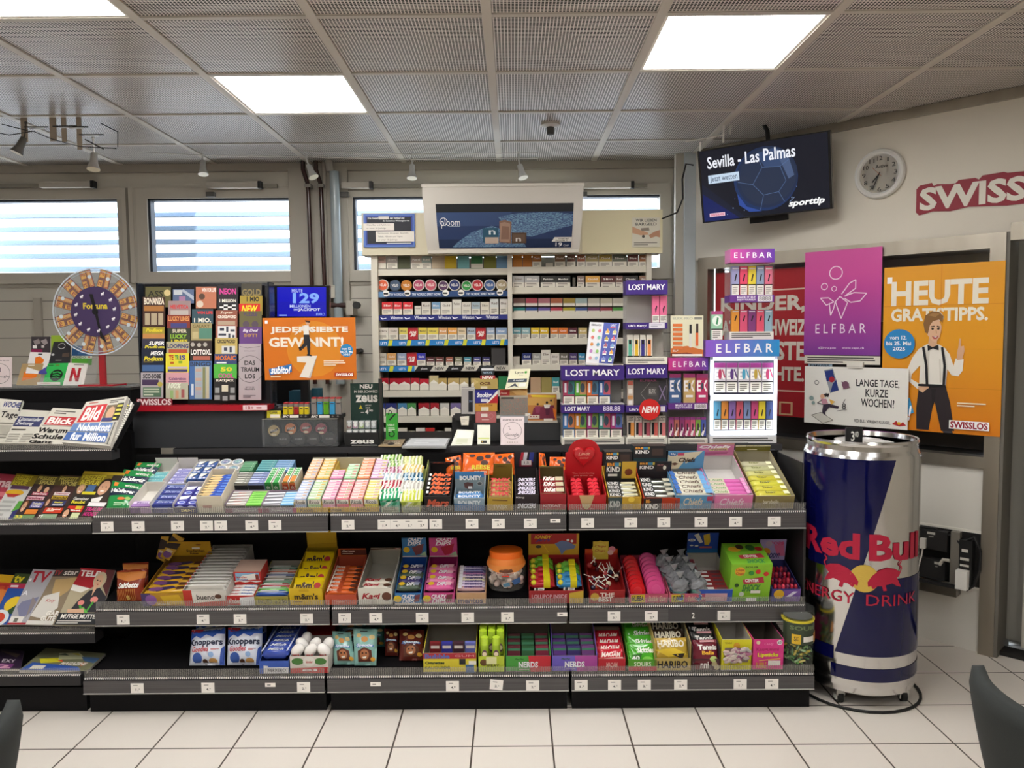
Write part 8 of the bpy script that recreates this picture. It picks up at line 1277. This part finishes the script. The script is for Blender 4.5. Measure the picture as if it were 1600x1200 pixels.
def face_(u, v, r, hair='2c1c14'): return 'e %f %f %f %f %s;e %f %f %f %f %s;e %f %f %f %f 2a1a14;e %f %f %f %f 2a1a14;e %f %f %f %f f0e4dc;' % (u, v-r*.3, r*.95, r*.9, hair, u, v, r*.75, r*.9, SK, u-r*.28, v-r*.1, r*.1, r*.07, u+r*.28, v-r*.1, r*.1, r*.07, u, v+r*.42, r*.3, r*.1)
Ys = (3.46, 3.27)
mag('magazine', ((-24, 738), (26, 742), (-10, 812), (-66, 812)), Ys, 'a83a4c', 't .5 .1 1 .3 e8c8c8** ina;r .3 .4 1 .5 c87078;x .5 .55 .96 .9 d8a8a0 4', 'red magazine at the left edge of the upper magazine row', 'magazine', .006, 'magazines')
mag('magazine', ((26, 740), (61, 743), (20, 812), (-16, 812)), Ys, 'c8c8c4', 'r 0 0 1 .26 8a7820;t .05 .03 .8 .14 c8b838** FREIZEIT;t .05 .15 .7 .25 c8b838** REVUE;r .1 .26 .9 .34 5a3a58;e .4 .42 .4 .07 d8a828;p b03830 .1 .45 .7 .45 .5 .52 .2 .52;x .1 .58 .7 .95 a8a8a4 4;p 58a040 .8 .6 1 .6 1 .8 .75 .85;p 34346c .8 .82 1 .78 1 1 .8 1', 'puzzle magazine with gold title and white page', 'magazine', .006, 'magazines')
mag('magazine', ((62, 741), (95, 744), (56, 812), (19, 812)), Ys, '3a2c2c', 'r 0 .02 1 .22 5a5028;t .05 .04 .9 .12 b8a850** FREIZEIT;t .2 .13 .9 .22 c8b868** SPASS;'+face_(.4, .34, .1, '8a6a40')+'r .2 .4 .9 .47 b03050;t .24 .41 .86 .46 f4e8e8** Liebes-Drama;r .1 .5 .85 .58 e0b8c0;t .12 .51 .8 .57 8a1c40** Herzschmerz;e .75 .35 .1 .07 d0a080;'+face_(.2, .74, .12, '7a5030')+'r .45 .62 .98 .76 58589a;t .5 .64 .9 .69 e8e4b8** Geheim;t .5 .7 .9 .75 e8e4e8** Tochter;t .44 .82 .86 .88 f8f0e0** Angst;r .4 .8 .9 .9 d88030;r .05 .92 .9 1 6a8a5a;t .1 .93 .4 .99 e8d040** 33', 'dark gossip magazine with pink lines', 'magazine', .006, 'magazines')
mag('magazine', ((95, 742), (128, 744), (91, 812), (55, 812)), Ys, '4a302c', 'r 0 .02 1 .24 5a5028;t .05 .04 .9 .13 b8a850** FREIZEIT;t .2 .14 .95 .24 c8b868** WOCHE;'+face_(.55, .33, .1, '4a2c1c')+'r .2 .4 .9 .47 e0d0d0;t .24 .41 .86 .46 a02030** Trennung;r .2 .485 .9 .56 c0a030;t .24 .5 .86 .55 2a2018** Skandal;'+face_(.15, .64, .09)+'r .35 .6 .95 .72 38406c;t .45 .62 .85 .66 e8d840** Baby;t .42 .67 .9 .71 f0ece4** Sensation;r .2 .76 1 .88 c83c20;t .3 .77 .9 .81 f8e8d8** 40 Raetsel;x .3 .8 .9 .86 e8c8b0 1;r .2 .9 .9 1 8aa080;t .1 .92 .3 .99 e8e4dc** 77', 'dark gossip magazine with orange red band', 'magazine', .006, 'magazines')
mag('magazine', ((132, 736), (196, 739), (152, 813), (91, 812)), (3.47, 3.27), '3a3028', 'r 0 0 1 .06 b8a030;r 0 .06 .75 .3 8a7820;t .03 .08 .6 .18 c8b838** FREIZEIT;t .06 .19 .55 .29 d8c848** REVUE;'+face_(.7, .34, .17, '2a1c14')+'p e8e4e0 .55 .58 .8 .52 .78 .64 .58 .64;'+face_(.16, .4, .1, 'b89a6a')+'r .3 .3 .5 .44 4a6a98;r .25 .44 .58 .5 d8cc30;r .1 .54 .55 .7 2a2828;t .12 .56 .5 .62 e8e4dc* Gemeiner;t .12 .63 .46 .69 e8d838** Raubt;r .1 .74 .5 .86 c82c20;r .3 .74 .45 .8 d8c030;t .14 .81 .46 .85 f4e8e0** Diaet;r .56 .66 1 .74 e8e0e0;t .58 .76 .98 .84 c8287c**/ TRAUM;t .58 .86 .98 .94 c8287c**/ HOCHZEIT;'+face_(.14, .9, .09)+'r .3 .88 .5 1 c8d0a0', 'large gossip magazine with smiling man and gold title', 'magazine', .008, 'magazines')
Ys = (3.44, 3.26)
mag('magazine', ((-18, 896), (24, 899), (-14, 976), (-60, 976)), Ys, 'c04a28', 'r .4 0 1 .16 d8a820;t .5 .2 1 .36 b02828** TT;c .8 .5 .2 d8803c;c .9 .86 .14 d8d0c8', 'orange and yellow guide at the left edge of the middle row', 'magazine', .006, 'magazines')
mag('magazine', ((24, 896), (50, 897), (14, 976), (-16, 976)), Ys, '28509a', 'r 0 0 1 .2 3a4a28;t .1 .03 .7 .18 d8c828** tv;r 0 .2 1 .3 b83050;x .1 .22 .9 .3 e8d0d8 1;c .8 .62 .16 e0c030;p 2a4a2c .4 .8 1 .6 1 .8;c .3 .88 .16 d8e0e4;c .3 .88 .1 c8442c', 'blue television guide with yellow title', 'magazine', .006, 'magazines')
mag('magazine', ((52, 889), (87, 891), (41, 976), (11, 976)), Ys, 'a8a6ac', 't .1 .03 .9 .24 a82430** TV;e .1 .2 .06 .03 e8e4e4;p 7a7c98 .2 .6 .9 .5 .9 .8 .5 .9 .1 .7;p 8a8080 .6 .5 .9 .6 .8 .9;t .05 .4 .3 .48 e4e4e8* A;r .04 .86 .7 .99 e0ded8;r .25 .89 .45 .96 6a6a60;r .0 .97 1 1 a82430', 'grey television guide with big red letters', 'magazine', .006, 'magazines')
mag('magazine', ((88, 889), (127, 889), (87, 977), (40, 976)), Ys, '8a7a64', 'r 0 0 1 .14 3a302c;t .02 .03 .3 .12 b03038** TV;t .4 .03 .95 .12 d8d4cc* star;p b89a68 .2 .2 1 .16 .9 .4 .5 .6 .3 .4;p d8d4cc .1 .5 .6 .42 .8 .7 .5 .9 0 .85;t .25 .55 .6 .62 c07070*/ Katy;t .5 .76 .95 .84 f0ece4** GAR;t .4 .85 .9 .93 f0ece4** GUTE;r .0 .93 .9 1 d8d4cc', 'television guide with long blonde hair on its cover', 'magazine', .006, 'magazines')
mag('magazine', ((126, 887), (180, 891), (152, 977), (85, 977)), (3.45, 3.26), 'b0a488', 'p a81c28 0 0 1 0 .9 .12 .5 .36 0 .3;t .06 .04 .62 .15 ece4e0** TELE;p 5a2c2c .75 0 1 0 1 .5 .8 .3;p e8e4dc 0 .3 .5 .36 .3 .44 0 .4;p 2c2a30 .3 .6 .5 .4 .75 .34 1 .5 1 .78 .2 .78;e .68 .2 .17 .15 c8b898;e .66 .22 .11 .12 d8ac8c;e .62 .21 .02 .012 3a2a20;e .7 .22 .02 .012 3a2a20;p b04a48 .62 .27 .7 .28 .66 .3;p d8ac8c .58 .32 .68 .34 .62 .5;c .42 .62 .045 e08880;c .72 .56 .055 e08880;l 4a9a3c .03 .42 .66 .55 .84;l 4a9a3c .03 .72 .6 .6 .84;l 6ab84c .03 .5 .7 .66 .8;p d8ac8c .16 .74 .55 .72 .6 .82 .2 .84;r 0 .8 1 1 24262a;t .08 .82 .98 .9 f0ece4** MUTIGE MUTTER;x .04 .92 .9 .99 c8c4bc 2', 'red titled television guide of a person with tulips', 'magazine', .008, 'magazines')
Ys = (3.36, 3.14)
mag('magazine', ((-6, 1013), (38, 1017), (32, 1046), (-26, 1046)), Ys, '34243c', 'p 6a5a50 .2 .1 .9 .2 .8 .4;t .4 .5 .8 .66 d8d0d8* EXY;p 7a3a78 .2 .7 .8 .75 .7 1 0 1;t .3 .78 .7 .95 d8a0b8** 2', 'dark purple magazine in the lowest row', 'magazine', .006, 'magazines')
mag('magazine', ((72, 1012), (165, 1021), (136, 1048), (30, 1047)), Ys, '7a7a5c', 'p 3458a8 .06 .66 .8 .8 .9 1 0 1;r .12 .78 .32 .96 e4e0d4;p d8d030 .1 .5 .4 .4 .5 .6 .2 .7;p c8c8a0 .3 .2 .6 .1 .8 .4 .4 .5;p d8483c .4 .55 .46 .5 .5 .6;p 4a6a94 .7 .3 1 .3 .98 .6 .8 .5;p c87848 .75 .6 .9 .6 .85 .8;t .5 .6 .9 .75 f0ece0**/ MAGAZINE;p 4a5a4a .3 .3 .4 .2 .5 .3;p d8c838 .5 .2 .6 .16 .66 .26', 'colourful puzzle magazine wrapped in film, lowest row', 'magazine', .012, 'magazines')
# ================================================================ giant drinks can
cx0, cy0, R = X(1343.5, 3.3, 880), 3.31, .231
zT, zB = Z(1343, 720, cy0-R), Z(1343, 1067, cy0-R); zR = Z(1343, 697, cy0-R)
t = E('drinks_can_cooler', (cx0, cy0, 0), 'giant blue and silver drinks can cooler on castors', 'can cooler')
b = MB(); b.lathe(cx0, cy0, [(R*.9, .055), (R*.97, .065), (R*.985, .09), (R*.97, zB-.005), (R, zB), (R, zT), (R*.985, zT+.012), (R*.95, zT+.03), (R*.945, zR-.01), (R*.965, zR), (R*.95, zR+.01), (R*.92, zR+.008), (R*.9, zR-.012)], 'can_silver', 180); O('body', b, t)
ph = math.atan2(-cx0, cy0)
def canS(u, v, o):
    a = (u-.5)*math.pi + math.atan2(cx0, cy0)*-1
    d = V((math.sin(a), -math.cos(a), 0)); return V((cx0, cy0, zT+(zB-zT)*v))+d*(R+.001+o)
def cstrip(b, c, v0, v1, ul, ur, nu=64, nv=8):
    o = b.k*b.lay; b.k += 1; vs = []
    for j in range(nv+1):
        v = v0+(v1-v0)*j/nv; a, e_ = ul(v), ur(v)
        for i in range(nu+1): vs.append(b.S(a+(e_-a)*i/nu, v, o))
    b.add(vs, [(j*(nu+1)+i+nu+1, j*(nu+1)+i+nu+2, j*(nu+1)+i+1, j*(nu+1)+i) for j in range(nv) for i in range(nu)], c, True, raw=True)
b = MB(); b.S = canS; b.k = 1; b.cv = .04; nav = 'can_blue'
sl = lambda v: .686+(.38-.686)*v/.89
cstrip(b, nav, 0, .5, lambda v: -.3, sl); cstrip(b, nav, .53, .885, sl, lambda v: 1.25); cstrip(b, nav, .94, 1.0, lambda v: .36, lambda v: 1.25); cstrip(b, nav, .86, .92, lambda v: -.3, lambda v: .375)
cstrip(b, nav, 0, .5, lambda v: 1.3, lambda v: 1.62)
red = 'ac1838'
b.art('t .15 .33 .504 .45 %s** Red;t .55 .33 .889 .45 %s** Bull' % (red, red))
b.poly([(.53+.075*math.cos(k*.314), .53+.062*math.sin(k*.314)) for k in range(20)], 'c8a848')
for sg, u0_ in ((1, .31), (-1, .735)):
    m_ = lambda pts: [(u0_+sg*u*.19, v) for u, v in pts]
    b.poly(m_([(.04, .5), (.2, .485), (.45, .478), (.7, .49), (.88, .515), (1.0, .545), (.98, .565), (.9, .56), (.85, .575), (.72, .56), (.6, .56), (.56, .582), (.46, .58), (.5, .555), (.3, .548), (.16, .56), (.02, .566), (.1, .54), (.16, .525), (.08, .515)]), red)
    b.line(.008, m_([(.08, .505), (.0, .48), (.1, .465), (.02, .45)]), red, 1.2)
b.art('t .13 .6 .48 .65 %s ENERGY;t .54 .6 .86 .65 %s DRINK' % (red, red)); O('printed_wrap', b, t)
b = MB(); b.cyl((cx0, cy0, zR-.014), (cx0, cy0, zR-.012), R*.9, R*.9, 'b9b8b6^', 60, smooth=False); b.box(cx0-.09, cx0+.09, cy0-.1, cy0-.05, zR-.012, zR-.004, 'd8d6d2^'); b.cyl((cx0, cy0+.02, zR-.012), (cx0, cy0+.02, zR-.009), .1, .1, 'c6c4c1^', 40, smooth=False); O('lid', b, t)
for k in range(4):
    a = ph+math.pi*.5*k-.35; p = V((cx0+R*.82*math.sin(a)*1, cy0-R*.82*math.cos(a), 0)); cst = MB(); cst.box(p.x-.018, p.x+.018, p.y-.018, p.y+.018, .035, .062, 'c4c2be~'); cst.box(p.x-.018, p.x-.012, p.y-.012, p.y+.012, .015, .045, 'd0cec8'); cst.box(p.x+.012, p.x+.018, p.y-.012, p.y+.012, .015, .045, 'd0cec8')
    o = O('caster', cst, t); b = MB(); b.cyl((p.x-.011, p.y, .0255), (p.x+.011, p.y, .0255), .025, .025, '1a1a1a', 20); O('wheel', b, o)
b = MB(); b.cyl((cx0, cy0, .05), (cx0, cy0, .056), R*.86, R*.86, '1c1b1b', 48, smooth=False); O('base', b, t)
b = MB(); q = px_quad((1322, 668, cy0-.17), (1348, 668, cy0-.17), (1348, 679, cy0-.17), (1322, 679, cy0-.17)); q = [q[0], q[1], V((q[2].x, q[2].y, zR-.012)), V((q[3].x, q[3].y, zR-.012))]; b.slab(q, .008, '1c1c1e', 't .3 .2 .52 .7 e8e8e4* 3;t .55 .2 .75 .5 e8e8e4* 00'); O('price_display', b, None, 'small dark price tag on top of the giant can', 'price tag')
b = MB(); b.tube([(cx0+.255*math.sin(k*.2-2), cy0-.255*math.cos(k*.2-2)+.01, .0062) for k in range(21)], .006, '161616', 8); O('floor_ring', b, None, 'black power cord lying on the tiles around the can', 'cord')  # dark tube bent into an open ring on the floor around the can
# ================================================================ chairs at the front corners
def chair(cx_, cy_, sg, lab):
    """upholstered shell chair; sg = direction (+x or -x) its seat faces, back towards the middle of the room"""
    t = E('shell_chair', (cx_+sg*.22, cy_, 0), lab, 'chair', 'dark grey upholstered chairs')
    col = '2b2e2d%'; vs, fs = [], []; nu, nv = 16, 12; W_ = .24
    def pt(u, v, off):           # u across (-1..1), v up (0..1)
        top = .845-.09*abs(u)**7; z = .44+(top-.44)*v; x = cx_+sg*(.1*(1-v)**1.3+.1*u*u)+sg*off; y = cy_+u*W_*(1-.06*v*v)
        return V((x, y, z))
    for off in (0, .045):
        for j in range(nv+1):
            for i in range(nu+1):
                u, v = -1+2*i/nu, j/nv; e_ = off*(1 if abs(u) < .9 and v < .95 else .75); q = pt(u, v, e_ if off else .008*(abs(u) > .9 or v > .95)); vs.append(q)
    L = (nu+1)*(nv+1); g = lambda j, i, k=0: k*L+j*(nu+1)+i
    for j in range(nv):
        for i in range(nu):
            fs += [(g(j, i), g(j, i+1), g(j+1, i+1), g(j+1, i)), (g(j, i, 1), g(j+1, i, 1), g(j+1, i+1, 1), g(j, i+1, 1))]
    for i in range(nu): fs += [(g(nv, i), g(nv, i+1), g(nv, i+1, 1), g(nv, i, 1)), (g(0, i), g(0, i, 1), g(0, i+1, 1), g(0, i+1))]
    for j in range(nv): fs += [(g(j, 0), g(j+1, 0), g(j+1, 0, 1), g(j, 0, 1)), (g(j, nu), g(j, nu, 1), g(j+1, nu, 1), g(j+1, nu))]
    if sg < 0: fs = [q[::-1] for q in fs]
    b = MB(); b.add(vs, fs, col, True); O('backrest', b, t)
    b = MB(); n = 28
    P = [(cx_+sg*(.29+.22*math.copysign(abs(math.cos(a))**.7, math.cos(a))), cy_+.23*math.copysign(abs(math.sin(a))**.7, math.sin(a))) for a in [2*math.pi*k/n for k in range(n)]]
    b.add([(x, y, .41) for x, y in P]+[(x, y, .45) for x, y in P]+[(cx_+sg*.29+(x-cx_-sg*.29)*.9, cy_+(y-cy_)*.9, .47) for x, y in P], [(i, (i+1) % n, n+(i+1) % n, n+i) for i in range(n)]+[(n+i, n+(i+1) % n, 2*n+(i+1) % n, 2*n+i) for i in range(n)]+[tuple(range(2*n, 3*n)), tuple(range(n))[::-1]], col, True); O('seat', b, t)
    for a_ in (.12, .46):
        for c_ in (-.17, .17):
            b = MB(); b.cyl((cx_+sg*a_+sg*(.03 if a_ > .3 else -.03), cy_+c_*1.15, 0), (cx_+sg*a_, cy_+c_, .41), .011, .014, '2a2a2a^', 12); O('leg', b, t)
pc = at(1521, 1040, 1.62); chair(pc.x-.062, 1.46, 1, 'dark grey upholstered chair at the bottom right corner of the photo')
pc = at(22, 1096, 1.55); chair(pc.x+.11, 1.33, -1, 'dark grey upholstered chair at the bottom left corner of the photo')
for k, v in LABELS.items():
    if len(v) > 1 and (len({g for _, g in v}) > 1 or v[0][1] is None): print('SAME LABEL', k, v[:3])
    if not 4 <= len(k.split()) <= 16: print('LABEL LENGTH', k)
